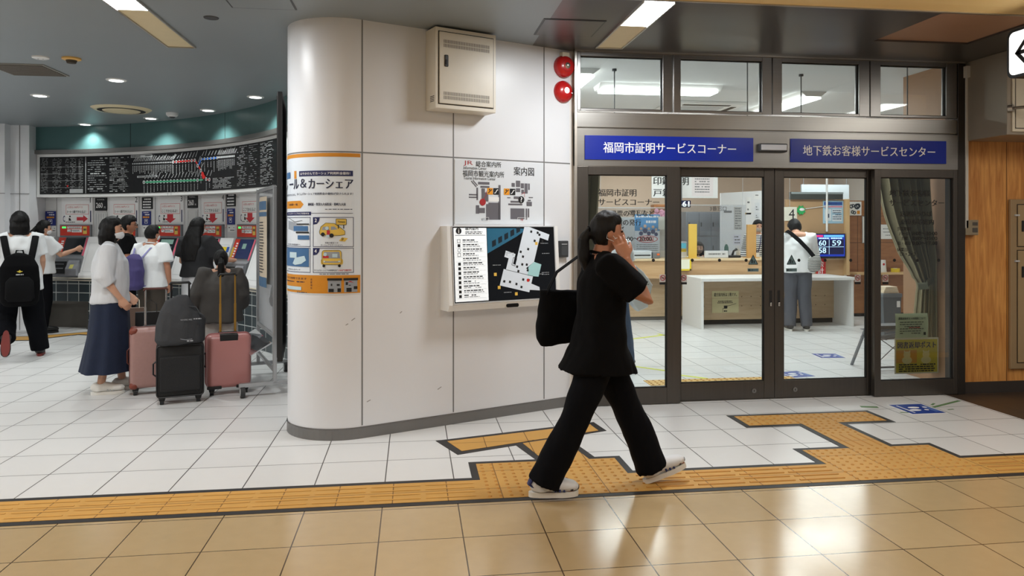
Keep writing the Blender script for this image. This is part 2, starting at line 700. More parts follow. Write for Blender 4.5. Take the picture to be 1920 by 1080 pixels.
domes(0.39, 1.28, 4.01, 4.6)
domes(2.56, 3.47, 4.01, 4.6)
domes(2.9, 3.19, 4.92, 5.22)
domes(2.49, 3.59, 5.22, 5.485, 0.0048)
mb_worn = MB()
for X0, X1 in ((-4.2, 0.36), (1.3, 2.54), (3.5, 5.9)):
    n = round((X1 - X0) / 0.3)
    w = (X1 - X0) / n
    for i in range(n):
        for j in range(4):
            y = 4.06 + j * 0.067
            (mb if X0 > 0 else mb_worn).tube([(X0 + i * w + 0.015, y, 0.0058), (X0 + (i + 1) * w - 0.015, y, 0.0058)], [(0.008, 0.0035 if X0 > 0 else 0.0011)] * 2, 6, ref=(0, 1, 0))
for j in range(4):
    x = 2.945 + j * 0.067
    mb.tube([(x, 4.63, 0.005), (x, 4.9, 0.005)], [(0.008, 0.0035)] * 2, 6)
mb.build('bump', tac_bump, root, mtx=off)['kind'] = 'stuff'
mb_worn.build('worn_bar', M('tac_worn', (202, 148, 64), 0.55, var=0.1, scale=20), root, mtx=off)['kind'] = 'stuff'

root = thing('tactile_paving', 'short yellow tactile strip with black edges before the ticket machine counter', 'tactile paving', (-4.75, 10.9, 0))
off = Matrix.Translation((4.75, -10.9, 0))
P = [(-5.75, 10.45), (-4.98, 10.42), (-4.55, 10.9), (-3.6, 10.5), (-3.5, 10.75), (-4.6, 11.2), (-5.1, 10.85), (-5.75, 10.85)]
ctr = Vector((-4.7, 10.75))
mb = MB()
polyslab(mb, [(-5.8, 10.38), (-4.96, 10.36), (-4.55, 10.82), (-3.55, 10.36), (-3.4, 10.62), (-4.55, 11.12), (-5.08, 10.79), (-5.8, 10.79)], 0.0002, 0.0022)
mb.build('border', tac_black, root, mtx=off)
mb = MB()
polyslab(mb, [(-5.8, 10.43), (-4.98, 10.41), (-4.56, 10.88), (-3.56, 10.42), (-3.46, 10.6), (-4.55, 11.06), (-5.06, 10.74), (-5.8, 10.74)], 0.002, 0.0042)
mb.build('paving', tac_yellow, root, mtx=off)

# ------------------------------------------------------------------ the white curved wall in the middle
A_END = RAD(118)
S_BACK = -WR * A_END
mb = MB()
prof = []
ss = [1.885, 1.55, 1.2, 0.731, 0.35, 0.0] + [-WR * A_END * i / 26 for i in range(1, 27)]
for s_ in ss:
    prof.append(wall_at(s_))
q = prof[-1]
prof += [Vector((-1.02, 6.3, 0)), Vector((-1.3, 8.35, 0)), Vector((-1.28, 9.3, 0)), Vector((1.0, 9.3, 0)), Vector((1.36, 6.06, 0))]
fr = [(mb.bm.verts.new((p.x, p.y, 0.0)), mb.bm.verts.new((p.x, p.y, CEIL + 0.02))) for p in prof]
for i in range(len(fr) - 1):
    a, b = fr[i], fr[i + 1]
    mb.bm.faces.new((a[0], a[1], b[1], b[0]))
bmesh.ops.recalc_face_normals(mb.bm, faces=mb.bm.faces)
wall_mid = struct(mb.build('wall_center', white_panel, smooth=30))
mb = MB()
for t in (0.016, 0.731, 1.55, 1.86, -0.43 - 0.5):
    if t > S_BACK:
        mb.rect(t - 0.005, t + 0.005, 0.09, CEIL, -0.0012)
mb.rect(S_BACK, 1.88, 2.003, 2.012, -0.0014, 60)
mb.build('panel_joint', joint_grey, wall_mid, warp=wall_warp)
mb = MB()
mb.rect(S_BACK - 0.02, 1.88, 0.0, 0.075, -0.006, 60)
mb.rect(S_BACK - 0.02, 1.88, 0.075, 0.082, -0.003, 60)
struct(mb.build('baseboard_center', M('base_steel', (124, 122, 120), 0.35, 0.55, var=0.08, scale=5), smooth=30, warp=wall_warp))
mb = MB()
for (t, z, l, a) in ((0.6, 0.275, 0.035, 0.5), (-0.06, 0.83, 0.03, 0.6), (-0.1, 0.8, 0.02, 0.5), (0.05, 0.25, 0.03, 0.4), (0.3, 0.86, 0.02, 0.7)):
    mb.line(t, z, t + l * math.cos(a), z + l * math.sin(a), 0.006, -0.0012)
mb.build('scuff_mark', M('scuff', (150, 148, 146), 0.7), wall_mid, warp=wall_warp)

# ------------------------------------------------------------------ far-left pillar and wall
mb = MB()
mb.box(-8.0, -5.72, 11.30, 12.4, 0, CEIL)
pl = struct(mb.build('wall_left', white_panel))
mb = MB()
mb.box(-5.72, -5.47, 11.45, 12.4, 0, CEIL)
struct(mb.build('wall_left_return', white_panel))
mb = MB()
for z in (1.95, 1.0):
    mb.box(-8.0, -5.716, 11.294, 11.30, z, z + 0.008)
    mb.box(-5.72, -5.466, 11.444, 11.45, z, z + 0.008)
mb.box(-5.6, -5.592, 11.444, 11.45, 0, CEIL)
mb.build('panel_joint', joint_grey, pl)
mb = MB()
mb.box(-12, -8, 11.3, 11.4, 0, CEIL)
struct(mb.build('wall_far', white_panel))

# ------------------------------------------------------------------ wood wall and bulkhead on the right
mb = MB()
mb.box(4.84, 9, 5.99, 6.1, 0, CEIL)
ww = struct(mb.build('wall_right', orange_wood))
mb = MB()
mb.box(5.285, 5.289, 5.987, 5.99, 0.1, 2.3)
mb.build('panel_joint', M('wood_joint', (96, 58, 26), 0.6), ww)
mb = MB()
mb.box(4.84, 9, 5.975, 5.99, 0, 0.1)
struct(mb.build('baseboard_right', M('base_dark', (66, 60, 56), 0.4, 0.3)))
mb = MB()
mb.box(4.86, 9, 5.5, 5.985, 2.245, CEIL, 0.004)
bk = struct(mb.build('wall_bulkhead', M('bulk_beige', (150, 140, 126), 0.4, 0.3, var=0.03)))
mb = MB()
mb.box(4.9, 5.9, 5.485, 5.5, 2.27, CEIL - 0.01, 0.003)
mb.build('access_panel', cream, bk)
mb = MB()
mb.frame(4.92, 5.88, 2.295, CEIL - 0.03, 0.006, 5.4835)
mb.build('panel_gap', dark_gap, bk)
root = thing('sign_bracket_rod', 'thin steel rod reaching out from the beige bulkhead under the arrow sign', 'rod', (4.88, 5.49, 2.46))
mb = MB()
mb.cyl((0, 0, 0), (0.62, -0.9, 0.0), 0.012, 10)
mb.build('rod', steel, root)
mb = MB()
mb.cyl((-0.005, 0.01, 0), (0.012, -0.02, 0), 0.03, 14)
mb.build('end_flange', frame_light, root)

# ------------------------------------------------------------------ the office front: frames, doors, panes


def FX(u, v=520, Y=FRONT):
    return on_y(u, v, Y)[0]


ZT, ZB = 1.985, 1.915                       # head of the openings and of the glass
HX0, HX1 = 1.315, 4.80
mb = MB()
mb.box(HX0, HX1, FRONT, FRONT + 0.16, ZT, 2.295, 0.003)          # signboard band
mb.box(HX0, HX1, FRONT + 0.012, FRONT + 0.16, 2.307, 2.43, 0.003)
mb.box(HX0, HX1, FRONT + 0.03, FRONT + 0.15, 2.295, 2.307)
struct(mb.build('trim_2', steel_h))
mb = MB()
mb.box(HX0, HX0 + 0.022, FRONT - 0.01, FRONT + 0.16, 0, CEIL, 0.002)
struct(mb.build('trim_3', frame_light))
mb = MB()
mb.box(4.775, 4.845, FRONT - 0.005, FRONT + 0.16, 0, CEIL, 0.003)
struct(mb.build('trim_4', M('jamb_dark', (72, 68, 64), 0.35, 0.8)))
mb = MB()
mb.box(HX0, 4.845, FRONT - 0.015, FRONT + 0.1, CEIL - 0.012, CEIL)
struct(mb.build('trim_5', frame_light))


def pane(name, parent, x0, x1, z0, z1, y):
    mb = MB()
    mb.box(x0, x1, y - 0.003, y + 0.003, z0, z1)
    return mb.build(name, clear, parent)


def leaf(name, x0, x1, g0, g1, zb, zt, z0, z1, y, dep, mat=frame_brown):
    """A framed leaf: outer x0..x1, z0..z1; glass g0..g1, zb..zt; front face at y."""
    mb = MB()
    mb.box(x0, g0, y, y + dep, z0, z1, 0.003)
    mb.box(g1, x1, y, y + dep, z0, z1, 0.003)
    mb.box(g0, g1, y + 0.002, y + dep - 0.002, z0, zb, 0.002)
    mb.box(g0, g1, y + 0.002, y + dep - 0.002, zt, z1, 0.002)
    fr = struct(mb.build(name, mat))
    pane('glass_pane', fr, g0, g1, zb, zt, y + dep / 2)
    mb = MB()
    w = 0.006
    yy = y + dep / 2 - 0.012
    mb.box(g0, g0 + w, yy, yy + 0.024, zb, zt)
    mb.box(g1 - w, g1, yy, yy + 0.024, zb, zt)
    mb.box(g0 + w, g1 - w, yy, yy + 0.024, zb, zb + w)
    mb.box(g0 + w, g1 - w, yy, yy + 0.024, zt - w, zt)
    mb.build('gasket', dark_gap, fr)
    return fr


gl0, gl1, st1 = FX(1103), FX(1251), FX(1275)
win1 = leaf('window_1', HX0 + 0.022, st1, gl0, gl1, 0.139, ZB, 0.005, ZT, FRONT, 0.06)
gr0, gr1, st2, fr1 = FX(1652), FX(1788), FX(1640), FX(1808)
win2 = leaf('window_2', st2, 4.775, gr0, gr1, 0.139, ZB, 0.005, ZT, FRONT, 0.06)
dx0, dg0, dg1, dxm = FX(1268, 520, SLIDE), FX(1277, 520, SLIDE), FX(1433, 520, SLIDE), FX(1452, 520, SLIDE)
door1 = leaf('door_1', dx0 - 0.03, dxm, dg0, dg1, 0.155, ZB, 0.005, ZT, SLIDE, 0.045)
eg0, eg1, ex1 = FX(1470, 520, SLIDE), FX(1626, 520, SLIDE), FX(1648, 520, SLIDE)
door2 = leaf('door_2', dxm + 0.004, ex1, eg0, eg1, 0.155, ZB, 0.005, ZT, SLIDE, 0.045)
for d, xx, lx in ((door1, dxm - 0.035, dg1 - 0.095), (door2, dxm + 0.04, eg0 + 0.1)):
    mb = MB()
    mb.box(xx - 0.011, xx + 0.011, SLIDE - 0.004, SLIDE + 0.002, 0.80, 0.935, 0.002)
    h = mb.build('recessed_pull', dark_gap, d)
    mb = MB()
    mb.box(xx - 0.008, xx + 0.008, SLIDE - 0.010, SLIDE - 0.003, 0.80, 0.83, 0.003)
    mb.build('pull_lip', M('bright_metal', (225, 225, 222), 0.2, 0.9), h)
    mb = MB()
    mb.cyl((lx, SLIDE - 0.008, 0.075), (lx, SLIDE + 0.004, 0.075), 0.02, 18)
    h = mb.build('floor_lock', steel, d)
    mb = MB()
    mb.box(lx - 0.003, lx + 0.003, SLIDE - 0.009, SLIDE - 0.007, 0.067, 0.083)
    mb.build('keyhole', black, h)
mb = MB()
mb.box(st1, st2, SLIDE - 0.01, SLIDE + 0.06, 0.0, 0.004)
struct(mb.build('trim_6', steel_h))
# transom lights
tx = [(FX(1089, 150), FX(1243, 150)), (FX(1277, 150), FX(1430, 150)), (FX(1467, 150), FX(1612, 150)), (FX(1652, 150), FX(1776, 150))]
ends = [HX0 + 0.022, (tx[0][1] + tx[1][0]) / 2 + 0.01, (tx[1][1] + tx[2][0]) / 2, (tx[2][1] + tx[3][0]) / 2, 4.775]
for i, (a, b) in enumerate(tx):
    leaf('window_%d' % (i + 3), ends[i] + 0.004, ends[i + 1] - 0.004, a, b, 2.462, 2.895, 2.443, CEIL - 0.012, FRONT + 0.005, 0.07, steel)

# ------------------------------------------------------------------ the office shell behind
OC = 3.0
office_white = M('office_white', (228, 222, 214), 0.7, var=0.02)
office_pink = M('office_pink', (214, 190, 168), 0.7, var=0.02)
office_ceiling = M('office_ceiling', (222, 224, 224), 0.9, var=0.12, scale=60)
mb = MB()
mb.box(0.9, 9, 6.12, 15, OC, OC + 0.05)
struct(mb.build('ceiling_office', office_ceiling))
mb = MB()
mb.box(1.0, 1.1, 6.12, 15, 0, OC)
struct(mb.build('wall_office_left', office_pink))
mb = MB()
mb.box(1.0, 9, 14.2, 14.3, 0, OC)
struct(mb.build('wall_office_back', office_pink))
mb = MB()
mb.box(8.6, 8.7, 6.9, 14.2, 0, OC)
struct(mb.build('wall_office_right', office_white))
mb = MB()
mb.box(4.93, 8.7, 6.8, 6.9, 0, OC)
mb.box(4.93, 5.0, 6.12, 6.8, 0, OC)
struct(mb.build('wall_office_corner', M('corner_tan', (170, 132, 100), 0.45, var=0.03)))
mb = MB()
mb.box(1.0, HX0, 6.0, 6.12, 0, CEIL + 0.08)
mb.box(4.845, 5.0, 6.1, 6.12, 0, CEIL + 0.08)
mb.box(HX0, 4.845, 6.1, 6.12, CEIL - 0.01, OC)
struct(mb.build('wall_office_front', office_white))

# ------------------------------------------------------------------ curved ticket hall wall
teal = M('teal_panel', (72, 106, 106), 0.35, var=0.04, scale=3)
A_L, A_R = 76.6, 26.0
ARCLEN = lambda d: RAD(d) * AR
warp0 = arc_warp(A_L)
LEN = ARCLEN(A_L - A_R)
mb = MB()
mb.rect(0.0, LEN, 2.60, CEIL, -0.03, 40)
hw = struct(mb.build('wall_hall', teal, smooth=40, warp=warp0))
mb = MB()
for d in (61.3, 43.3):
    x = ARCLEN(A_L - d)
    mb.rect(x - 0.005, x + 0.005, 2.60, CEIL, -0.032)
mb.build('panel_joint', dark_gap, hw, warp=warp0)
mb = MB()


def arc_box(mb, x0, x1, y0, y1, z0, z1, n=40):
    pr = [(y0, z0), (y1, z0), (y1, z1), (y0, z1)]
    rings = []
    for i in range(n + 1):
        x = x0 + (x1 - x0) * i / n
        rings.append([mb.bm.verts.new((x, y, z)) for (y, z) in pr])
    for i in range(n):
        for k in range(4):
            mb.bm.faces.new((rings[i][k], rings[i + 1][k], rings[i + 1][(k + 1) % 4], rings[i][(k + 1) % 4]))
    mb.bm.faces.new(rings[0])
    mb.bm.faces.new(rings[-1][::-1])
    return mb


arc_box(mb, 0, LEN, -0.07, 0.05, 2.545, 2.60)
bmesh.ops.recalc_face_normals(mb.bm, faces=mb.bm.faces)
struct(mb.build('trim_7', steel_h, smooth=30, warp=warp0))
mb = MB()
arc_box(mb, 0, LEN, 0.24, 0.3, 0, 2.0)
bmesh.ops.recalc_face_normals(mb.bm, faces=mb.bm.faces)
pw = struct(mb.build('wall_hall_lower', M('machine_wall', (222, 222, 222), 0.4, var=0.02), smooth=30, warp=warp0))
mb = MB()
for d in (75.0, 72.2, 67.6, 63.4, 59.8, 56.3, 51.7, 48.2, 44.0, 41.0, 36.0, 33.0):
    x = ARCLEN(A_L - d)
    mb.rect(x - 0.004, x + 0.004, 1.30, 1.93, 0.237)
mb.build('panel_joint', joint_grey, pw, warp=warp0)
# tiled counter front, with the ledge above it
def arc_tile_mat():
    m = tile_mat('tile_counter', (52, 62, 66), (46, 56, 60), (176, 180, 178), (0.19, 0.13), (0.0, 0.005), 0.25, 0.006)
    nt = m.node_tree
    tc = [n for n in nt.nodes if n.type == 'TEX_COORD'][0]
    mp = [n for n in nt.nodes if n.type == 'MAPPING'][0]
    nt.links.new(tc.outputs['UV'], mp.inputs['Vector'])
    return m


mb = MB()
n = 40
a = ARCLEN(A_L - 68.3)
segs = [(0.0, a, 0.40, 0.70), (a, LEN, 0.0, 0.70)]
uvl = mb.bm.loops.layers.uv.new('UVMap')
for (x0, x1, z0, z1) in segs:
    k = max(4, int((x1 - x0) / 0.12))
    for i in range(k):
        xa, xb = x0 + (x1 - x0) * i / k, x0 + (x1 - x0) * (i + 1) / k
        f = mb.bm.faces.new([mb.bm.verts.new(p) for p in ((xa, -0.02, z0), (xb, -0.02, z0), (xb, -0.02, z1), (xa, -0.02, z1))])
        for l, uv in zip(f.loops, ((xa, z0), (xb, z0), (xb, z1), (xa, z1))):
            l[uvl].uv = uv
struct(mb.build('wall_counter', arc_tile_mat(), warp=warp0))
mb = MB()
arc_box(mb, 0.0, a, 0.12, 0.16, 0.0, 0.40)
arc_box(mb, 0.0, a, -0.02, 0.12, 0.36, 0.40)
arc_box(mb, a - 0.03, a, -0.02, 0.12, 0.0, 0.36, 4)
bmesh.ops.recalc_face_normals(mb.bm, faces=mb.bm.faces)
struct(mb.build('wall_knee_recess', M('recess_steel', (96, 92, 86), 0.35, 0.7), warp=warp0))
root = thing('ticket_counter', 'cream ledge running under the row of ticket machines', 'counter', arc_at(55, 0, 0.7))
mb = MB()
arc_box(mb, 0, LEN, -0.06, 0.24, 0.70, 0.745)
bmesh.ops.recalc_face_normals(mb.bm, faces=mb.bm.faces)
mb.build('ledge', cream, root, smooth=30, warp=warp0, mtx=None).location = -Vector(root.location)
mb = MB()
arc_box(mb, 0, LEN, -0.065, -0.058, 0.712, 0.732)
bmesh.ops.recalc_face_normals(mb.bm, faces=mb.bm.faces)
mb.build('edge_strip', steel_h, root, smooth=30, warp=warp0).location = -Vector(root.location)

# ------------------------------------------------------------------ ceiling fittings
def trough(label, x0, x1, yl, y1, power, col=(0.93, 0.97, 1.0)):
    """Recessed fluorescent trough running towards the office: lit up to yl, a cream blank from yl to y1."""
    y0 = HALL_Y + 0.03
    r = thing('fluorescent_light', label, 'ceiling light', ((x0 + x1) / 2, (y0 + y1) / 2, CEIL), 0)
    cx, cy = (x0 + x1) / 2, (y0 + y1) / 2
    T = Matrix.Translation((-cx, -cy, -CEIL))
    mb = MB()
    for bx in ((x0 - 0.012, x0, y0, y1), (x1, x1 + 0.012, y0, y1), (x0 - 0.012, x1 + 0.012, y1, y1 + 0.012)):
        mb.box(bx[0], bx[1], bx[2], bx[3], CEIL - 0.014, CEIL)
    mb.build('frame', frame_light, r, mtx=T)
    mb = MB()
    mb.box(x0, x1, yl + 0.004, y1, CEIL - 0.006, CEIL)
    mb.build('blank_panel', M('blank_cream', (224, 208, 168), 0.5), r, mtx=T)
    mb = MB()
    mb.box(x0, x1, y0, yl, CEIL - 0.008, CEIL)
    mb.build('diffuser', lit_white, r, mtx=T)
    area_light('fluorescent_lamp', (0, (y0 + yl) / 2 - cy, -0.012), x1 - x0, yl - y0, power, col, r)
    return r


trough('long white ceiling light at the left, ending in a cream blank panel', -1.95, -1.75, 5.225, 6.25, 36)
trough('long white ceiling light above the office doors, ending in a cream blank panel', 1.475, 1.675, 5.165, 5.82, 36)


def ceiling_lamp(label, x, y, w, l, power, col, group=None):
    r = thing('ceiling_lamp', label, 'ceiling light', (x, y, CEIL - 0.005))
    mb = MB()
    mb.box(-w / 2 - 0.02, w / 2 + 0.02, -l / 2 - 0.02, l / 2 + 0.02, -0.012, 0)
    mb.build('frame', frame_light, r)
    mb = MB()
    mb.box(-w / 2, w / 2, -l / 2, l / 2, -0.02, -0.012)
    mb.build('diffuser', lit_white, r)
    area_light('lamp', (0, 0, -0.024), w, l, power, col, r)
    return r


# unseen tube lights added to the corridor ceiling to light the foreground
for x_, y_, w_, l_, p_ in ((-4.5, 2.6, 0.3, 2.4, 26), (-1.2, 0.9, 0.3, 2.4, 20), (2.2, 0.9, 0.3, 2.4, 20), (5.6, 2.9, 0.3, 2.2, 36)):
    ceiling_lamp('white tube light added to the cream corridor ceiling out of the picture', x_, y_, w_, l_, p_, (1, 0.95, 0.87), 'corridor tube lights')['group'] = 'corridor tube lights'
for x_, y_, p_ in ((-5.0, 7.6, 50), (-3.2, 5.4, 40)):
    ceiling_lamp('white panel light in the ticket hall ceiling left of the picture', x_ - 2.2, y_, 0.6, 1.2, p_, (0.97, 0.99, 1), 'hall panel lights')['group'] = 'hall panel lights'

ring_white = M('ring_white', (232, 232, 230), 0.35)


def downlight(x, y, label, power, angle=115):
    r = thing('downlight', label, 'downlight', (x, y, CEIL), 0)
    mb = MB()
    mb.tube([(0, 0, 0), (0, 0, -0.008)], [0.095, 0.088], 24)
    mb.build('trim_ring', ring_white, r, smooth=30)
    mb = MB()
    mb.tube([(0, 0, -0.008), (0, 0, -0.010)], [0.066, 0.064], 20)
    mb.build('lamp_face', M('downlight_face', (255, 255, 250), 0.5, emit=4.0, var=0), r)
    spot_light('downlight_lamp', (0, 0, -0.03), power, angle, (0.95, 1.0, 0.98), r, 0.7, 0.06)
    return r


downlight(-4.102, 8.818, 'round white downlight beside the grey vent panel, far left', 60)
downlight(-2.918, 7.786, 'round white downlight nearest the camera, right of the orange smoke detector', 60)
for x_, y_, l_ in ((-4.62, 11.22, 'leftmost round downlight along the teal curved fascia'), (-3.49, 10.48, 'round downlight along the teal fascia just left of the white dome sensor'),
                   (-2.54, 9.66, 'round downlight along the teal fascia just right of the white dome sensor'), (-1.75, 8.59, 'rightmost round downlight, next to the white wall corner')):
    downlight(x_, y_, l_, 50, 125)

r = thing('air_vent', 'round cream ceiling air diffuser above the ticket hall', 'vent', (-3.568, 9.685, CEIL))
for nm, r0, z0, r1, z1 in (('outer_ring', 0.34, 0, 0.30, -0.025), ('middle_cone', 0.235, -0.012, 0.20, -0.035), ('inner_cone', 0.14, -0.012, 0.10, -0.036)):
    mb = MB()
    mb.tube([(0, 0, z0), (0, 0, z1)], [r0, r1], 32)
    mb.build(nm, M('vent_cream', (222, 208, 170), 0.4), r, smooth=30)
mb = MB()
mb.tube([(0, 0, -0.026), (0, 0, -0.027)], [0.27, 0.265], 32)
mb.build('dark_slot', dark_gap, r)

r = thing('smoke_detector', 'orange-yellow round smoke detector on the grey ceiling', 'smoke detector', (-2.922, 6.825, CEIL))
mb = MB()
mb.tube([(0, 0, 0), (0, 0, -0.012), (0, 0, -0.02)], [0.075, 0.075, 0.055], 24)
mb.build('base_ring', M('detector_amber', (226, 178, 92), 0.45), r, smooth=35)
mb = MB()
mb.tube([(0, 0, -0.02), (0, 0, -0.045)], [0.045, 0.035], 20)
mb.build('sensing_head', M('detector_slot', (60, 52, 40), 0.6), r, smooth=35)

r = thing('ceiling_disc', 'flat white round ceiling disc left of the orange smoke detector', 'ceiling cap', (-3.166, 6.817, CEIL))
mb = MB()
mb.tube([(0, 0, 0), (0, 0, -0.01), (0, 0, -0.016)], [0.068, 0.066, 0.05], 24)
mb.build('face_plate', ring_white, r, smooth=35)
mb = MB()
for x_ in (-0.02, 0.02):
    mb.cyl((x_, 0, -0.016), (x_, 0, -0.0175), 0.006, 8)
mb.build('screw', grey_plastic, r)

r = thing('ceiling_sensor', 'small white dome sensor near the curved fascia', 'sensor', (-3.059, 9.964, CEIL))
mb = MB()
mb.tube([(0, 0, 0), (0, 0, -0.03), (0, 0, -0.05)], [0.075, 0.07, 0.05], 20)
mb.build('housing', ring_white, r, smooth=35)
mb = MB()
mb.tube([(0, 0, -0.05), (0, 0, -0.065)], [0.04, 0.02], 16)
mb.build('lens', dark_grey, r, smooth=35)

r = thing('ceiling_speaker', 'small grey round speaker between the left light and the white wall', 'speaker', (-1.391, 5.37, CEIL))
mb = MB()
mb.tube([(0, 0, 0), (0, 0, -0.006)], [0.052, 0.048], 20)
mb.build('grille', dark_grey, r)

r = thing('vent_panel', 'dark grey louvred vent panel in the ceiling at the left edge', 'vent', (-3.51, 7.38, CEIL), 0)
mb = MB()
mb.box(-0.27, 0.23, -0.27, 0.24, -0.01, 0)
mb.build('frame', M('vent_frame', (150, 148, 140), 0.4), r)
mb = MB()
for i in range(12):
    mb.box(-0.25, 0.21, -0.25 + i * 0.04, -0.222 + i * 0.04, -0.016, -0.009)
mb.build('louvre', M('vent_brown', (96, 88, 76), 0.5), r)

for (x0, x1, y0, y1, lb) in ((-1.19, -0.77, 4.78, 5.1, 'flush access hatch in the ceiling above the poster corner'), (0.905, 1.355, 5.08, 5.52, 'flush access hatch in the ceiling left of the doorway light')):
    r = thing('ceiling_hatch', lb, 'hatch', ((x0 + x1) / 2, (y0 + y1) / 2, CEIL))
    w, l = (x1 - x0) / 2, (y1 - y0) / 2
    mb = MB()
    mb.box(-w, w, -l, l, -0.003, 0)
    mb.build('gap_frame', M('hatch_gap', (70, 72, 74), 0.4, 0.5), r)
    mb = MB()
    mb.box(-w + 0.012, w - 0.012, -l + 0.012, l - 0.012, -0.005, -0.002)
    mb.build('cover', metal_ceiling if x0 < 0 else grey_ceiling, r)

# hanging arrow sign, edge of the picture at top right
r = thing('hanging_sign', 'white lit hanging sign with a black arrow and black rounded frame', 'sign', (3.985, 4.51, CEIL))
mb = MB()


def rrect(h0, h1, z0, z1, rad, n=6):
    pts = []
    for cx, cz, a0 in ((h1 - rad, z1 - rad, 0), (h0 + rad, z1 - rad, 90), (h0 + rad, z0 + rad, 180), (h1 - rad, z0 + rad, 270)):
        for i in range(n + 1):
            a = RAD(a0 + 90 * i / n)
            pts.append((cx + rad * math.cos(a), cz + rad * math.sin(a)))
    return pts


mb.prism(rrect(-1.9, 0.0, -0.46, -0.135, 0.05), 0.0, 0.14, 'x')
mb.build('casing', black, r)
mb = MB()
mb.prism(rrect(-1.88, -0.022, -0.44, -0.155, 0.04), -0.004, 0.001, 'x')
mb.build('lit_face', M('sign_lit', (255, 255, 252), 0.4, emit=1.6, var=0), r)
mb = MB()
zc = -0.30
for q in ([(-0.075, zc), (-0.1, zc + 0.014), (-0.36, zc + 0.014), (-0.36, zc - 0.014), (-0.1, zc - 0.014)], [(-0.07, zc), (-0.15, zc + 0.085), (-0.172, zc + 0.068), (-0.108, zc)],
          [(-0.07, zc), (-0.108, zc), (-0.172, zc - 0.068), (-0.15, zc - 0.085)]):
    mb.poly([(-0.006, a_, b_) for a_, b_ in q])
mb.build('arrow', ink, r)
mb = MB()
mb.cyl((0.07, -0.4, -0.14), (0.07, -0.4, 0), 0.015, 10)
mb.cyl((0.07, -1.5, -0.14), (0.07, -1.5, 0), 0.015, 10)
mb.build('hanger', steel, r)

# ------------------------------------------------------------------ on the white wall
def wall_thing(name, label, cat, t, z, group=None):
    p = wall_at(t, 0, z)
    return thing(name, label, cat, p, WROT, group)


# beige distribution cabinet
r = wall_thing('distribution_cabinet', 'beige louvred metal cabinet fixed high on the white wall', 'cabinet', 0.753, 2.34)
mb = MB()
mb.box(-0.25, 0.25, -0.17, 0.0, 0.0, 0.585, 0.004)
mb.build('body', beige_metal, r)
mb = MB()
mb.box(-0.222, 0.222, -0.182, -0.172, 0.035, 0.55, 0.003)
dr = mb.build('door', M('door_beige', (216, 207, 190), 0.35), r)
mb = MB()
mb.frame(-0.229, 0.229, 0.028, 0.557, 0.006, -0.1715)
mb.build('door_gap', dark_gap, r)
for z0 in (0.065, 0.44):
    mb = MB()
    for row in range(2):
        for i in range(34):
            x = -0.19 + i * 0.0112
            mb.rect(x, x + 0.005, z0 + row * 0.03, z0 + 0.025 + row * 0.03, -0.1828)
    mb.build('louvre', M('louvre_dark', (92, 86, 78), 0.6), dr)
mb = MB()
mb.box(-0.185, -0.155, -0.189, -0.181, 0.30, 0.385, 0.006)
h = mb.build('latch', dark_grey, dr)
mb = MB()
mb.box(-0.178, -0.162, -0.193, -0.188, 0.315, 0.35, 0.002)
mb.build('latch_button', black, h)
mb = MB()
for z in (0.05, 0.062, 0.074, 0.086):
    mb.poly([(-0.2505, -0.15, z), (-0.2505, -0.15, z + 0.006), (-0.2505, -0.08, z + 0.006), (-0.2505, -0.08, z)])
mb.build('side_label', dark_grey, r)

# fire bells
bell_red = M('bell_red', (190, 26, 28), 0.28, coat=0.4)
r = wall_thing('fire_bell', 'upper round red fire bell with a silver hub and cream mounting box', 'fire bell', 1.735, 2.80)
mb = MB()
mb.box(-0.035, 0.035, -0.05, 0, 0.03, 0.115, 0.006)
mb.build('mounting_box', cream, r)
mb = MB()
mb.tube([(0, 0, 0), (0, -0.03, 0), (0, -0.055, 0), (0, -0.068, 0), (0, -0.072, 0)], [0.09, 0.09, 0.077, 0.044, 0.0201], 28)
mb.build('gong', bell_red, r, smooth=50)
mb = MB()
mb.tube([(0, -0.07, 0), (0, -0.082, 0), (0, -0.088, 0)], [0.026, 0.02, 0.006], 16)
mb.build('hub', frame_light, r, smooth=50)
mb = MB()
mb.ring(0, 0, 0.045, 0.05, -0.0665)
mb.build('groove', M('bell_dark', (120, 14, 16), 0.4), r)
r = wall_thing('alarm_button', 'lower round red fire alarm call point with a lit white button', 'fire alarm', 1.735, 2.595)
mb = MB()
mb.tube([(0, 0, 0), (0, -0.02, 0), (0, -0.045, 0), (0, -0.055, 0)], [0.09, 0.088, 0.06, 0.025], 28)
mb.build('housing', bell_red, r, smooth=50)
mb = MB()
mb.tube([(0.005, -0.054, 0.005), (0.005, -0.062, 0.005)], [0.026, 0.02], 16)
mb.build('button', M('button_lit', (255, 240, 235), 0.4, emit=1.2), r)
mb = MB()
mb.dashes(0.03, 0.065, -0.012, 0.008, -0.052, 2, 0.9, 0.015)
mb.build('lettering', ink_white, r)

# small dark intercom box
r = wall_thing('card_reader', 'small dark grey wall box right of the lit map panel', 'wall box', 1.728, 1.235)
mb = MB()
mb.box(-0.042, 0.042, -0.035, 0, 0, 0.135, 0.006)
mb.build('body', dark_grey, r)
mb = MB()
mb.box(-0.027, 0.027, -0.0365, -0.0345, 0.104, 0.11)
mb.build('slot', light_grey, r)
mb = MB()
mb.box(-0.03, 0.03, -0.037, -0.034, 0.015, 0.095, 0.003)
mb.build('cover', M('reader_cover', (74, 76, 78), 0.3), r)

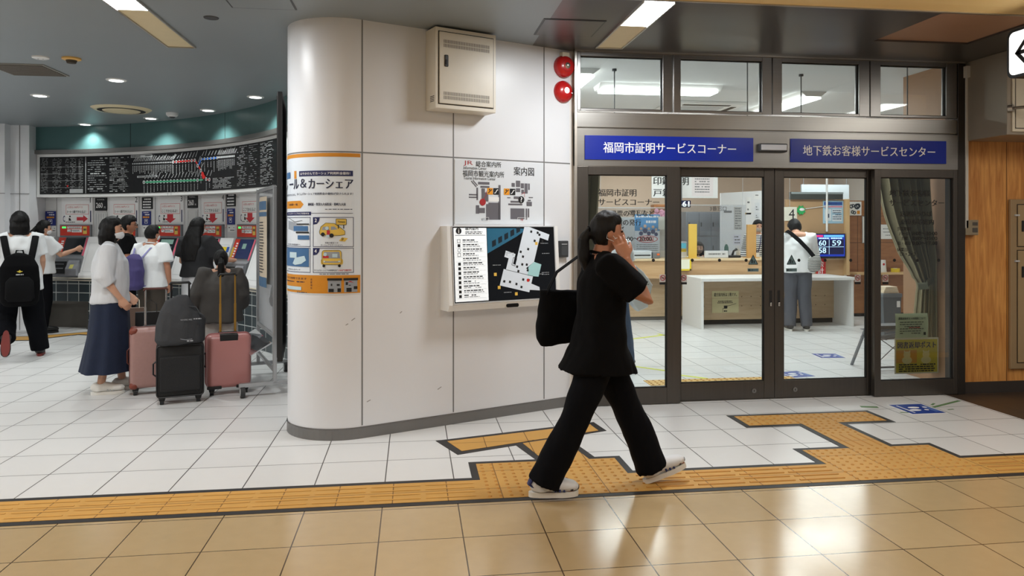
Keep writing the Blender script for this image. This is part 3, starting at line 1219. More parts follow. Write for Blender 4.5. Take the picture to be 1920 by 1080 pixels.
# lit floor-map panel
r = wall_thing('map_panel', 'backlit station map panel in a sloping white frame on the white wall', 'map panel', 1.115, 0.845)
X0, X1, Z0, Z1 = -0.492, 0.492, 0.02, 0.645
mb = MB()
mb.prism([(0, Z0), (0, Z1), (-0.11, Z1), (-0.15, Z0 + 0.045), (-0.13, Z0)], X0, X1, 'x')
mb.build('casing', white_paint, r)
TILT = Matrix.Translation((0, -0.151, Z0 + 0.06)) @ Matrix.Rotation(math.atan2(0.04, 0.6), 4, 'X').inverted()
LXW, LZH = 0.45, 0.56           # half width, height of the lit face
mb = MB()
mb.box(-LXW, LXW, -0.001, 0.006, 0, LZH)
mb.build('screen', M('map_black', (8, 10, 14), 0.12, emit=0.25), r, mtx=TILT)
mb = MB()
mb.frame(-LXW - 0.008, LXW + 0.008, -0.008, LZH + 0.008, 0.008, -0.003)
mb.build('inner_trim', light_grey, r, mtx=TILT)
mb = MB()
mb.rect(-LXW + 0.008, -0.165, 0.008, LZH - 0.008, -0.0022)
mb.build('legend_sheet', M('legend_white', (240, 246, 250), 0.3, emit=0.4), r, mtx=TILT)
mb = MB()
mb.disc(-0.40, 0.53, 0.024, -0.003)
mb.text('i', -0.40, 0.53, 0.032, -0.0042, align='C')
mb.text('構内案内', -0.345, 0.545, 0.022, -0.003, w=0.11, bold=0.02)
for i, z in enumerate((0.522, 0.51)):
    mb.dashes(-0.345, -0.2, z, 0.006, -0.003, i, 0.9)
mb.rect(-0.43, -0.175, 0.496, 0.499, -0.003)
for i in range(13):
    z = 0.455 - i * 0.034
    if i in (0, 2, 3):
        mb.frame(-0.415, -0.388, z - 0.013, z + 0.013, 0.003, -0.003) if i != 2 else mb.ring(-0.40, z, 0.011, 0.014, -0.003)
    elif i != 4:
        mb.rect(-0.412, -0.39, z - 0.011, z + 0.011, -0.003)
    mb.dashes(-0.37, -0.27 + 0.03 * (i % 3), z + 0.007, 0.008, -0.003, 10 + i, 0.95)
    mb.dashes(-0.37, -0.24 + 0.02 * (i % 3), z - 0.006, 0.004, -0.003, 40 + i, 0.95)
    mb.rect(-0.43, -0.18, z - 0.0172, z - 0.0165, -0.003)
mb.build('legend_print', ink, r, mtx=TILT)
mb = MB()
mb.text('i', -0.40, 0.53, 0.034, -0.0045, align='C', bold=0.02)
mb.build('legend_mark', ink_white, r, mtx=TILT)
# plan, tilted as in the photo
pc = Matrix.Translation((0.19, 0, 0.285)) @ Matrix.Rotation(RAD(18), 4, 'Y')
plan_white = M('plan_white', (206, 214, 222), 0.3, emit=0.22)
mb = MB()
for q in ([(-0.08, -0.05), (0.0, -0.05), (0.06, 0.02), (0.06, 0.22), (0.14, 0.22), (0.14, 0.27), (-0.1, 0.27), (-0.1, -0.05)], [(-0.19, -0.24), (0.08, -0.22), (0.08, -0.05), (-0.12, -0.05), (-0.12, 0.03), (-0.21, 0.03), (-0.21, -0.02), (-0.17, -0.02), (-0.17, -0.11), (-0.19, -0.11)],
          [(0.08, -0.2), (0.17, -0.18), (0.16, -0.155), (0.08, -0.15)]):
    mb.poly([(a_, -0.0024, b_) for a_, b_ in q])
mb.build('floor_plan', plan_white, r, mtx=TILT @ pc)
mb = MB()
mb.poly([(0.06, -0.0027, 0.02), (0.02, -0.0027, -0.03), (0.03, -0.0027, -0.1), (0.13, -0.0027, -0.08), (0.13, -0.0027, 0.02)])
mb.build('plan_shop', M('plan_teal', (150, 190, 190), 0.3, emit=0.3), r, mtx=TILT @ pc)
mb = MB()
rnd = random.Random(4)
for x_, z_ in ((-0.03, 0.24), (0.03, 0.25), (0.05, 0.24), (0.09, 0.2), (0.02, 0.18), (-0.02, 0.1), (-0.08, 0.06), (-0.05, 0.03), (0.0, -0.02), (-0.04, -0.03), (-0.08, -0.06), (-0.06, -0.09), (0.02, -0.06), (0.05, -0.13), (0.0, -0.14), (-0.16, -0.2), (-0.11, -0.19), (-0.05, -0.19), (0.0, -0.2)):
    mb.rect(x_ - 0.009, x_ + 0.009, z_ - 0.009, z_ + 0.009, -0.0032)
for q in ([(-0.13, 0), (-0.1, 0), (-0.1, -0.06), (-0.13, -0.06)], ):
    mb.pline(q, 0.004, -0.0032, True)
mb.pline([(-0.17, -0.11), (0.08, -0.09)], 0.003, -0.0032)
mb.pline([(0.06, 0.02), (0.06, 0.18), (0.1, 0.19)], 0.003, -0.0032)
mb.build('plan_symbols', ink, r, mtx=TILT @ pc)
mb = MB()
mb.poly([(-0.16, -0.0021, 0.36), (-0.16, -0.0021, LZH - 0.01), (0.08, -0.0021, LZH - 0.01), (0.2, -0.0021, 0.545), (0.1, -0.0021, 0.485)])
mb.build('street_band', M('street_blue', (36, 100, 130), 0.3, emit=0.12), r, mtx=TILT)
mb = MB()
for i in range(5):
    x_ = -0.12 + i * 0.055
    z_ = 0.405 + i * 0.026
    mb.poly([(x_, -0.0023, z_), (x_ + 0.035, -0.0023, z_ + 0.016), (x_ + 0.035, -0.0023, z_ + 0.062), (x_, -0.0023, z_ + 0.046)])
mb.build('street_blocks', M('block_navy', (10, 30, 44), 0.3), r, mtx=TILT)
mb = MB()
for x_, z_ in ((-0.1, 0.2), (-0.07, 0.1), (0.08, 0.045), (0.28, 0.43)):
    mb.rect(x_ - 0.012, x_ + 0.012, z_ - 0.012, z_ + 0.012, -0.0026)
mb.build('exit_mark', M('exit_amber', (205, 165, 70), 0.4, emit=0.3), r, mtx=TILT)
mb = MB()
for i, (x_, z_) in enumerate(((0.0, 0.36), (0.0, 0.345), (0.32, 0.43), (0.33, 0.35), (0.32, 0.2), (0.32, 0.185), (0.27, 0.19), (-0.12, 0.27), (-0.03, 0.06))):
    mb.dashes(x_, x_ + 0.07, z_, 0.005, -0.0025, 70 + i, 0.9, 0.02)
mb.build('map_lettering', M('map_letter', (150, 155, 160), 0.5), r, mtx=TILT)
mb = MB()
mb.disc(0.19, 0.145, 0.013, -0.0038)
mb.build('here_mark', red, r, mtx=TILT)
mb = MB()
mb.prism(rrect(-0.055, 0.055, -0.012, 0.016, 0.012), -0.005, 0.0, 'y')
mb.build('lock_plate', black_gloss, r, mtx=Matrix.Translation((0.05, -0.141, Z0 + 0.016)))

# printed route sign, stuck on the white wall above the map panel
r = wall_thing('direction_sign', 'pale printed panel with small area maps above the lit map panel', 'sign', 1.14, 1.5)
mb = MB()
mb.box(-0.40, 0.40, -0.004, 0, 0.005, 0.495)
mb.build('sheet', M('sign_sheet', (222, 226, 230), 0.3, var=0.01), r)
TX = -0.325
mb = MB()
mb.text('総合案内所', TX + 0.105, 0.468, 0.044, -0.0055, w=0.225, bold=0.01)
mb.text('Information Center', TX, 0.434, 0.023, -0.0055, w=0.2)
mb.text('福岡市観光案内所', TX - 0.008, 0.392, 0.048, -0.0055, w=0.365, bold=0.01)
mb.text('Tourist Information Center', TX, 0.356, 0.023, -0.0055, w=0.28)
mb.text('案内図', 0.12, 0.425, 0.068, -0.0055, w=0.19, bold=0.01)
mb.text('地下１階', -0.145, 0.04, 0.018, -0.0065, align='C', w=0.055)
mb.build('lettering', ink, r)
mb = MB()
mb.text('JR', TX, 0.468, 0.04, -0.0055, w=0.08)
mb.text('1階', 0.195, 0.04, 0.018, -0.0065, align='C')
mb.disc(-0.16, 0.175, 0.027, -0.0075)
mb.pline([(-0.16, 0.19), (-0.13, 0.225), (-0.13, 0.26)], 0.004, -0.006)
mb.pline([(0.19, 0.24), (0.22, 0.26), (0.22, 0.22)], 0.003, -0.006)
mb.build('red_print', M('deep_red', (170, 40, 44), 0.5), r)
mb = MB()
for x0, x1, z0, z1 in ((-0.13, -0.01, 0.04, 0.16), (-0.02, 0.0, 0.04, 0.31), (-0.2, -0.14, 0.09, 0.13), (-0.22, -0.19, 0.085, 0.15), (-0.215, -0.2, 0.19, 0.285), (-0.17, -0.14, 0.2, 0.28), (-0.14, -0.11, 0.18, 0.25),
                       (-0.2, -0.1, 0.31, 0.33), (-0.18, -0.1, 0.285, 0.3), (-0.11, -0.01, 0.16, 0.172), (-0.28, -0.2, 0.225, 0.235), (-0.28, -0.2, 0.205, 0.215), (0.14, 0.18, 0.30, 0.35), (0.185, 0.215, 0.29, 0.33), (0.22, 0.25, 0.25, 0.33),
                       (0.19, 0.215, 0.25, 0.28), (0.255, 0.27, 0.28, 0.33), (0.1, 0.13, 0.3, 0.33), (0.14, 0.18, 0.26, 0.29), (0.09, 0.2, 0.175, 0.19), (0.07, 0.2, 0.155, 0.168), (0.09, 0.22, 0.045, 0.13), (0.23, 0.245, 0.04, 0.13), (0.25, 0.265, 0.06, 0.13),
                       (0.24, 0.29, 0.15, 0.185), (0.25, 0.28, 0.19, 0.2), (0.06, 0.09, 0.21, 0.217), (0.12, 0.18, 0.205, 0.225), (0.26, 0.3, 0.215, 0.222)):
    mb.rect(x0, x1, z0, z1, -0.0055)
for q in ([(-0.26, 0.335), (-0.215, 0.29)], [(-0.245, 0.34), (-0.205, 0.3)]):
    mb.pline(q, 0.008, -0.0055)
mb.build('map_blocks', M('map_grey', (104, 102, 108), 0.5), r)
mb = MB()
mb.rect(-0.105, -0.015, 0.182, 0.215, -0.0058)
mb.frame(-0.18, -0.105, 0.022, 0.058, 0.0025, -0.006)
mb.frame(0.155, 0.235, 0.022, 0.058, 0.0025, -0.006)
mb.build('map_white', paper, r)
mb = MB()
mb.rect(-0.12, -0.07, 0.235, 0.285, -0.0064)
mb.rect(0.03, 0.08, 0.235, 0.285, -0.0064)
mb.build('orange_mark', orange, r)
mb = MB()
mb.rect(-0.066, -0.016, 0.235, 0.285, -0.0064)
mb.rect(0.084, 0.134, 0.235, 0.285, -0.0064)
mb.disc(0.19, 0.2, 0.028, -0.0068)
for x_ in (-0.12, 0.03):
    mb.pline([(x_ + 0.01, 0.245), (x_ + 0.025, 0.262), (x_ + 0.042, 0.275)], 0.007, -0.0068)
    mb.disc(x_ + 0.02, 0.272, 0.006, -0.0068)
mb.build('black_mark', ink, r)
mb = MB()
for x_ in (-0.066, 0.084):
    mb.pline([(x_ + 0.008, 0.247), (x_ + 0.018, 0.247), (x_ + 0.034, 0.272), (x_ + 0.043, 0.272)], 0.006, -0.0068)
mb.text('?', 0.19, 0.2, 0.038, -0.0074, align='C', bold=0.03)
mb.build('white_mark', ink_white, r)

# ------------------------------------------------------------------ poster wrapped round the corner of the white wall
r = thing('wall_poster', 'large car-share poster with orange bands wrapped round the white wall corner', 'poster', wall_at(-0.3, -0.01, 1.0))
POFF = Vector(r.location)


def P_(mb, name, mat, y):
    for v in mb.bm.verts:
        v.co.y = y
    for _ in range(6):
        es = [e for e in mb.bm.edges if abs(e.verts[0].co.x - e.verts[1].co.x) > 0.022]
        if not es:
            break
        bmesh.ops.triangulate(mb.bm, faces=[f for f in mb.bm.faces if len(f.verts) > 4])
        es = [e for e in mb.bm.edges if abs(e.verts[0].co.x - e.verts[1].co.x) > 0.022]
        bmesh.ops.subdivide_edges(mb.bm, edges=es, cuts=1)
        bmesh.ops.triangulate(mb.bm, faces=[f for f in mb.bm.faces if len(f.verts) > 4])
    o = mb.build(name, mat, r, smooth=40, warp=lambda p: wall_warp(p) - POFF)
    return o


pl_white = M('poster_white', (222, 230, 238), 0.3, var=0.01)
PL, PR = -0.80, 0.002
mb = MB()
mb.rect(PL, PR, 1.015, 1.998, 0, 40)
P_(mb, 'sheet', pl_white, -0.002)
mb = MB()
mb.rect(PL, PR, 1.972, 1.998, 0, 40)
mb.rect(PL, PR, 1.022, 1.148, 0, 40)
mb.rect(PL, -0.44, 1.615, 1.668, 0, 16)
mb.poly([(-0.44, 0, 1.615), (-0.41, 0, 1.642), (-0.44, 0, 1.668)])
mb.rect(-0.515, -0.485, 1.825, 1.88, 0, 3)
P_(mb, 'orange_band', M('poster_orange', (208, 136, 28), 0.5), -0.003)
mb = MB()
mb.rect(-0.455, -0.05, 1.838, 1.876, 0, 20)
mb.rect(-0.8, -0.345, 1.565, 1.59, 0, 20)
mb.rect(-0.345, -0.05, 1.578, 1.581, 0, 16)
for x0, x1, z0, z1 in ((-0.33, -0.045, 1.3455, 1.552), (-0.80, -0.35, 1.3455, 1.552), (-0.33, -0.045, 1.165, 1.338), (-0.8, -0.35, 1.165, 1.338)):
    mb.frame(x0, x1, z0, z1, 0.0035)
mb.poly([(-0.327, 0, 1.55), (-0.327, 0, 1.50), (-0.30, 0, 1.505), (-0.283, 0, 1.525), (-0.278, 0, 1.55)])
mb.poly([(-0.327, 0, 1.336), (-0.327, 0, 1.287), (-0.30, 0, 1.292), (-0.283, 0, 1.312), (-0.278, 0, 1.336)])
mb.poly([(-0.8, 0, 1.336), (-0.8, 0, 1.287), (-0.7, 0, 1.292), (-0.64, 0, 1.312), (-0.62, 0, 1.336)])
P_(mb, 'navy_print', navy, -0.0032)
mb = MB()
for q in ([('ー', -0.59, 1.787, 0.012, 0.06)], [('ル', -0.52, 1.787, 0.07, 0.06)], [('＆', -0.44, 1.79, 0.062, 0.055)], [('カーシェア', -0.365, 1.785, 0.068, 0.315)], [('レ', -0.70, 1.78, 0.07, 0.06)]):
    for b_, x_, z_, h_, w_ in q:
        mb.text(b_, x_, z_, h_, 0, w=w_, bold=0.03)
mb.text('タイムズカーシェア利用料金の優待が受けられます！', -0.48, 1.715, 0.017, 0, w=0.43, bold=0.03)
mb.text('福岡市営地下鉄はやかけんなら、', -0.78, 1.712, 0.016, 0, w=0.29, bold=0.02)
mb.text('藤崎駅・賀茂九大病院前・箱崎九大前', -0.37, 1.642, 0.02, 0, w=0.27, bold=0.03)
mb.text('対象駅一覧', -0.6, 1.642, 0.016, 0, w=0.13, bold=0.02)
mb.dashes(-0.24, -0.055, 1.607, 0.004, 0, 3, 0.9)
mb.text('対象の駅近くの', -0.195, 1.374, 0.012, 0, w=0.09, align='C', bold=0.02)
mb.text('カーシェアステーションへ', -0.195, 1.358, 0.012, 0, w=0.15, align='C', bold=0.02)
mb.text('タイムズカーシェアの利用料金が', -0.32, 1.183, 0.013, 0, w=0.165, bold=0.02)
mb.text('はやかけんをタッチ', -0.62, 1.183, 0.012, 0, w=0.18, bold=0.02)
mb.text('地下鉄で移動駅へ', -0.64, 1.36, 0.012, 0, w=0.2, bold=0.02)
mb.dashes(-0.28, -0.06, 1.157, 0.004, 0, 4, 0.9)
mb.text('カー移動サービス利用できます', -0.8, 1.122, 0.015, 0, w=0.42, bold=0.02)
mb.dashes(-0.8, -0.4, 1.098, 0.006, 0, 5, 0.9)
mb.dashes(-0.62, -0.44, 1.052, 0.01, 0, 6, 0.95)
for i, ch in enumerate('設置場所'):
    mb.text(ch, -0.342, 1.118 - i * 0.02, 0.014, 0, align='C')
mb.dashes(-0.5, -0.38, 1.003 + 0.022, 0.005, 0, 8, 0.9)
P_(mb, 'lettering', M('poster_ink', (20, 26, 60), 0.6), -0.0042)
mb = MB()
mb.text('はやかけんでカーシェア利用料金優待！', -0.44, 1.857, 0.02, 0, w=0.37, bold=0.02)
mb.text('2', -0.315, 1.53, 0.024, 0, align='L', bold=0.03)
mb.text('4', -0.317, 1.316, 0.024, 0, align='L', bold=0.03)
mb.text('タイムズカーシェアのご利用方法', -0.62, 1.578, 0.012, 0, w=0.26)
P_(mb, 'white_lettering', ink_white, -0.0046)
mb = MB()
mb.text('100円優待!', -0.148, 1.183, 0.014, 0, w=0.088, bold=0.03)
mb.rect(-0.198, -0.145, 1.112, 1.122, 0)
mb.rect(-0.086, -0.04, 1.112, 1.122, 0)
mb.rect(-0.228, -0.206, 1.43, 1.46, 0)
mb.rect(-0.255, -0.215, 1.268, 1.283, 0)
mb.poly([(-0.09, 0, 1.094), (-0.07, 0, 1.108), (-0.04, 0, 1.092), (-0.07, 0, 1.101)])
P_(mb, 'red_print', M('poster_red', (190, 40, 52), 0.5), -0.0052)
# the little pictures: train, yellow cars, card reader, maps
mb = MB()
mb.poly([(-0.28, 0, 1.45), (-0.27, 0, 1.485), (-0.235, 0, 1.512), (-0.175, 0, 1.508), (-0.13, 0, 1.475), (-0.105, 0, 1.455), (-0.105, 0, 1.43), (-0.14, 0, 1.425), (-0.19, 0, 1.42), (-0.275, 0, 1.43)])
mb.poly([(-0.165, 0, 1.50), (-0.165, 0, 1.54), (-0.095, 0, 1.538), (-0.095, 0, 1.498)])
mb.poly([(-0.145, 0, 1.388), (-0.105, 0, 1.382), (-0.085, 0, 1.405), (-0.125, 0, 1.412)])
mb.poly([(a_, 0, b_) for a_, b_ in rrect(-0.262, -0.128, 1.222, 1.322, 0.02)])
mb.poly([(a_, 0, b_) for a_, b_ in rrect(-0.27, -0.118, 1.222, 1.262, 0.012)])
P_(mb, 'yellow_car_picture', M('poster_yellow', (224, 190, 84), 0.5), -0.0036)
mb = MB()
mb.poly([(-0.265, 0, 1.463), (-0.255, 0, 1.485), (-0.215, 0, 1.488), (-0.21, 0, 1.462)])
mb.poly([(-0.2, 0, 1.462), (-0.2, 0, 1.487), (-0.175, 0, 1.487), (-0.155, 0, 1.468)])
mb.poly([(-0.255, 0, 1.266), (-0.247, 0, 1.312), (-0.143, 0, 1.312), (-0.135, 0, 1.266)])
mb.rect(-0.25, -0.145, 1.236, 1.246, 0)
mb.poly([(-0.62, 0, 1.47), (-0.62, 0, 1.53), (-0.5, 0, 1.515), (-0.39, 0, 1.485), (-0.365, 0, 1.44), (-0.5, 0, 1.455)])
mb.rect(-0.22, -0.13, 1.03, 1.112, 0, 3)
mb.rect(-0.11, -0.02, 1.03, 1.112, 0, 3)
P_(mb, 'grey_picture', M('poster_grey', (150, 156, 164), 0.5), -0.0040)
mb = MB()
for x_, z_, r_ in ((-0.255, 1.432, 0.014), (-0.195, 1.424, 0.015), (-0.248, 1.214, 0.01), (-0.142, 1.214, 0.01)):
    mb.disc(x_, z_, r_, 0)
mb.rect(-0.225, -0.125, 1.112, 1.128, 0, 3)
mb.rect(-0.115, -0.015, 1.112, 1.128, 0, 3)
for x0, x1, z0, z1 in ((-0.215, -0.18, 1.032, 1.055), (-0.155, -0.132, 1.032, 1.058), (-0.2, -0.19, 1.075, 1.09), (-0.16, -0.14, 1.075, 1.088), (-0.095, -0.06, 1.032, 1.06), (-0.045, -0.02, 1.05, 1.07), (-0.1, -0.085, 1.08, 1.1), (-0.08, -0.065, 1.075, 1.08)):
    mb.rect(x0, x1, z0, z1, 0)
mb.pline([(-0.28, 1.45), (-0.27, 1.485), (-0.235, 1.512), (-0.175, 1.508), (-0.13, 1.475), (-0.105, 1.455), (-0.105, 1.43), (-0.14, 1.425), (-0.275, 1.43)], 0.0025, 0, True)
mb.pline(rrect(-0.262, -0.128, 1.222, 1.322, 0.02), 0.0025, 0, True)
mb.pline(rrect(-0.165, -0.095, 1.498, 1.54, 0.004), 0.003, 0, True)
mb.rect(-0.152, -0.146, 1.472, 1.498, 0)
mb.rect(-0.116, -0.11, 1.472, 1.498, 0)
mb.text('Times', -0.13, 1.52, 0.013, 0, w=0.05, align='C', bold=0.03, slant=0.2)
mb.text('P', -0.12, 1.397, 0.018, 0, align='C', bold=0.03)
mb.rect(-0.48, -0.36, 1.50, 1.508, 0, 4)
mb.rect(-0.49, -0.36, 1.44, 1.45, 0, 4)
mb.pline([(-0.6, 1.55), (-0.5, 1.52), (-0.42, 1.53)], 0.003, 0)
P_(mb, 'black_print', ink, -0.0056)
mb = MB()
mb.rect(-0.52, -0.37, 1.455, 1.49, 0, 5)
mb.rect(-0.47, -0.36, 1.395, 1.425, 0, 5)
mb.rect(-0.79, -0.362, 1.205, 1.334, 0, 14)
mb.rect(-0.8, -0.575, 1.83, 1.875, 0, 8)
P_(mb, 'blue_picture', M('poster_blue', (62, 106, 152), 0.5), -0.0044)
mb = MB()
mb.poly([(-0.53, 0, 1.225), (-0.5, 0, 1.265), (-0.40, 0, 1.282), (-0.385, 0, 1.25), (-0.43, 0, 1.225), (-0.5, 0, 1.215)])
mb.rect(-0.58, -0.48, 1.265, 1.305, 0, 4)
mb.disc(-0.238, 1.293, 0.012, 0)
mb.rect(-0.19, -0.155, 1.272, 1.298, 0)
mb.rect(-0.25, -0.24, 1.24, 1.25, 0)
mb.rect(-0.15, -0.135, 1.24, 1.25, 0)
mb.rect(-0.65, -0.43, 1.04, 1.064, 0, 8)
mb.disc(-0.226, 1.475, 0.012, 0)
mb.rect(-0.23, -0.21, 1.41, 1.43, 0)
P_(mb, 'pale_picture', M('poster_pale', (190, 214, 224), 0.5), -0.0061)

# ------------------------------------------------------------------ tall black display seen edge-on on the hidden side of the white wall
ang = math.atan2(8.35 - 6.3, -1.3 + 1.02)
r = thing('display_screen', 'tall thin black display seen edge-on at the left of the white wall', 'display', (-0.975, 5.78, 0.46), 0)
mb = MB()
mb.box(-0.045, -0.005, 0, 0.95, 0, 2.05, 0.006)
mb.build('casing', black, r, mtx=Matrix.Rotation(RAD(7.5), 4, 'Z'))
mb = MB()
mb.box(-0.048, -0.044, 0.03, 0.92, 0.03, 2.02)
mb.build('glass_front', black_gloss, r, mtx=Matrix.Rotation(RAD(7.5), 4, 'Z'))

# ------------------------------------------------------------------ fare board over the ticket machines
def arc_hit(u, v, y=0.0):
    """Where the sight line meets the curved wall (offset y into it): arc length from its left end, height, angle."""
    r = sight(u, v)
    R2 = AR + y
    a = r.x * r.x + r.y * r.y
    b = -2 * (r.x * AC.x + r.y * AC.y)
    c = AC.x ** 2 + AC.y ** 2 - R2 * R2
    d = (-b + math.sqrt(b * b - 4 * a * c)) / (2 * a)
    p = r * d
    an = math.degrees(math.atan2(p.y - AC.y, p.x - AC.x))
    return ARCLEN(A_L - an), CAM_H + p.z, an


r = thing('fare_board', 'long curved black fare map board with white writing above the ticket machines', 'fare board', arc_at(55, 0.0, 1.9))
BO = -Vector(r.location)


def B_(mb, name, mat, y, smooth=None):
    for v in mb.bm.verts:
        v.co.y += y
    o = mb.build(name, mat, r, smooth=smooth, warp=warp0)
    o.location = BO
    return o


mb = MB()
x0, x1 = ARCLEN(A_L - 76.0), ARCLEN(A_L - 28.0)
arc_box(mb, x0, x1, -0.02, 0.25, 1.915, 2.54)
bmesh.ops.recalc_face_normals(mb.bm, faces=mb.bm.faces)
B_(mb, 'frame', white_paint, 0, 30)
mb = MB()
mb.rect(x0 + 0.05, x1 - 0.05, 1.955, 2.50, 0, 60)
B_(mb, 'black_panel', M('board_black', (12, 12, 13), 0.3), -0.023, 30)
mb = MB()


def bx(u):
    return arc_hit(u, 330)[0]


for c0, c1 in ((79, 92), (101, 107), (107, 118), (125, 131), (134, 145), (150, 158)):
    for i in range(26):
        mb.dashes(bx(c0), bx(c1), 2.475 - i * 0.0195, 0.0045, 0, int(c0) * 31 + i, 0.6, 0.02)
for i in range(4):
    mb.rect(bx(79), bx(159), 2.35 - i * 0.1, 2.353 - i * 0.1, 0, 6)
mb.rect(bx(162.5), bx(163.8), 1.965, 2.49, 0)
mb.rect(bx(133), bx(158), 1.97, 2.03, 0, 3)
for (c0, c1, n, h) in ((167, 204, 16, 0.012), (208, 244, 22, 0.009)):
    for i in range(n):
        k = (i % 7) in (0,)
        mb.dashes(bx(c0), bx(c1 - (i * 7) % 9), 2.465 - i * 0.5 / n, h * (1.5 if k else 0.6), 0, c0 * 17 + i, 0.75, 0.05)
for (c0, c1, n) in ((448, 467, 24), (470, 487, 20), (492, 517, 34)):
    for i in range(n):
        mb.dashes(bx(c0), bx(c1 - (i * 5) % 7), 2.475 - i * 0.5 / n, 0.0055, 0, c0 * 13 + i, 0.55, 0.05)
for i in range(8):
    mb.dashes(bx(402), bx(442 - (i % 3) * 6), 2.11 - i * 0.018, 0.007, 0, 900 + i, 0.7, 0.04)
mb.rect(bx(248), bx(288), 2.455, 2.495, 0, 4)
mb.rect(bx(260), bx(298), 2.17, 2.195, 0, 4)
rnd = random.Random(3)


def zz(u, v):
    return arc_hit(u, v)[1]


ST = []
for i in range(24):
    u = 252 + i * (326 - 252) / 23
    ST.append((u, 307.5 - (u - 252) * 0.042, 0.011, 'w'))
for i in range(8):
    u = 328 + i * 5.8
    ST.append((u, 304 - (u - 328) * 0.075, 0.024, 'r'))
for i in range(6):
    u = 381 + i * 5.9
    ST.append((u, 298.5 - (u - 381) * 0.08, 0.02, 'b'))
for i in range(12):
    u = 413 + i * 2.7
    ST.append((u, 295.5 - (u - 413) * 0.09, 0.014, 'w'))
for i in range(17):
    u = 273 + i * 6.3
    ST.append((u, 342 - (u - 273) * 0.04, 0.026, 'g'))
for u, v in ((374, 311), (380, 320), (390, 336), (396, 337)):
    ST.append((u, v, 0.026, 'r'))
for k, (u, v, rad, c) in enumerate(ST):
    x, z, _ = arc_hit(u, v)
    mb.disc(x, z, rad, -0.0025, 12)
    mb.line(x + 0.01, z + rad + 0.02, x + 0.06, z + rad + 0.02 + rnd.uniform(0.04, 0.09), 0.008, 0)
    L = rnd.uniform(0.06, 0.14)
    q = z - rad - 0.02
    while q > z - rad - 0.02 - L:
        h = rnd.uniform(0.008, 0.02)
        mb.rect(x - 0.005, x + 0.005, q - h, q, 0)
        q -= h + 0.006
B_(mb, 'white_lettering', M('board_white', (176, 178, 178), 0.6), -0.0245)
mb = MB()
mb.text('普通料金表', bx(250), 2.475, 0.024, 0, w=0.17, bold=0.02)
mb.dashes(bx(271), bx(286), 2.475, 0.012, 0, 2, 0.8)
mb.dashes(bx(262), bx(296), 2.183, 0.012, 0, 3, 0.9)
for (u, v, rad, c) in ST:
    if c != 'w':
        x, z, _ = arc_hit(u, v)
        mb.rect(x - rad * 0.3, x + rad * 0.3, z - rad * 0.45, z + rad * 0.45, 0)
B_(mb, 'dark_lettering', dark_grey, -0.0282)
for col, nm, mt, paths in (('r', 'red_line', red, [[(328, 304), (369, 301)], [(369, 301), (374, 310), (384, 327), (391, 337), (397, 337)]]), ('b', 'blue_line', M('line_blue', (40, 110, 210), 0.5), [[(376, 309), (380, 299), (411, 296)]]),
                           ('g', 'green_line', M('line_green', (60, 150, 110), 0.5), [[(273, 342), (374, 338), (384, 337)]])):
    mb = MB()
    for pa in paths:
        mb.pline([arc_hit(*q)[:2] for q in pa], 0.022, 0)
    for (u, v, rad, c) in ST:
        if c == col:
            x, z, _ = arc_hit(u, v)
            mb.ring(x, z, rad * 0.72, rad, -0.0030, 14)
    if col == 'r':
        for q, rr in (((383.5, 327), 0.03), ((129.5, 349), 0.014), ((385, 332), 0.028)):
            x, z, _ = arc_hit(*q)
            mb.disc(x, z, rr, -0.0042)
    B_(mb, nm, mt, -0.024)

# ------------------------------------------------------------------ ticket machines
machine_white = M('machine_white', (232, 232, 232), 0.35, var=0.015)
machine_grey = M('machine_grey', (128, 130, 134), 0.4, 0.3)
screen_dark = M('screen_dark', (26, 30, 34), 0.15)
ANG = [arc_hit(u_, 430, 0.19)[2] for u_ in (143, 231, 317.5, 397, 467)]
LBL = ('leftmost ticket machine, used by the woman in white reaching to its screen', 'ticket machine behind the man in the black T-shirt', 'ticket machine with a lit keypad screen in front of the boy with the purple rucksack',
       'ticket machine hidden by the woman with long hair', 'rightmost ticket machine with a blue screen beside the notice stand')


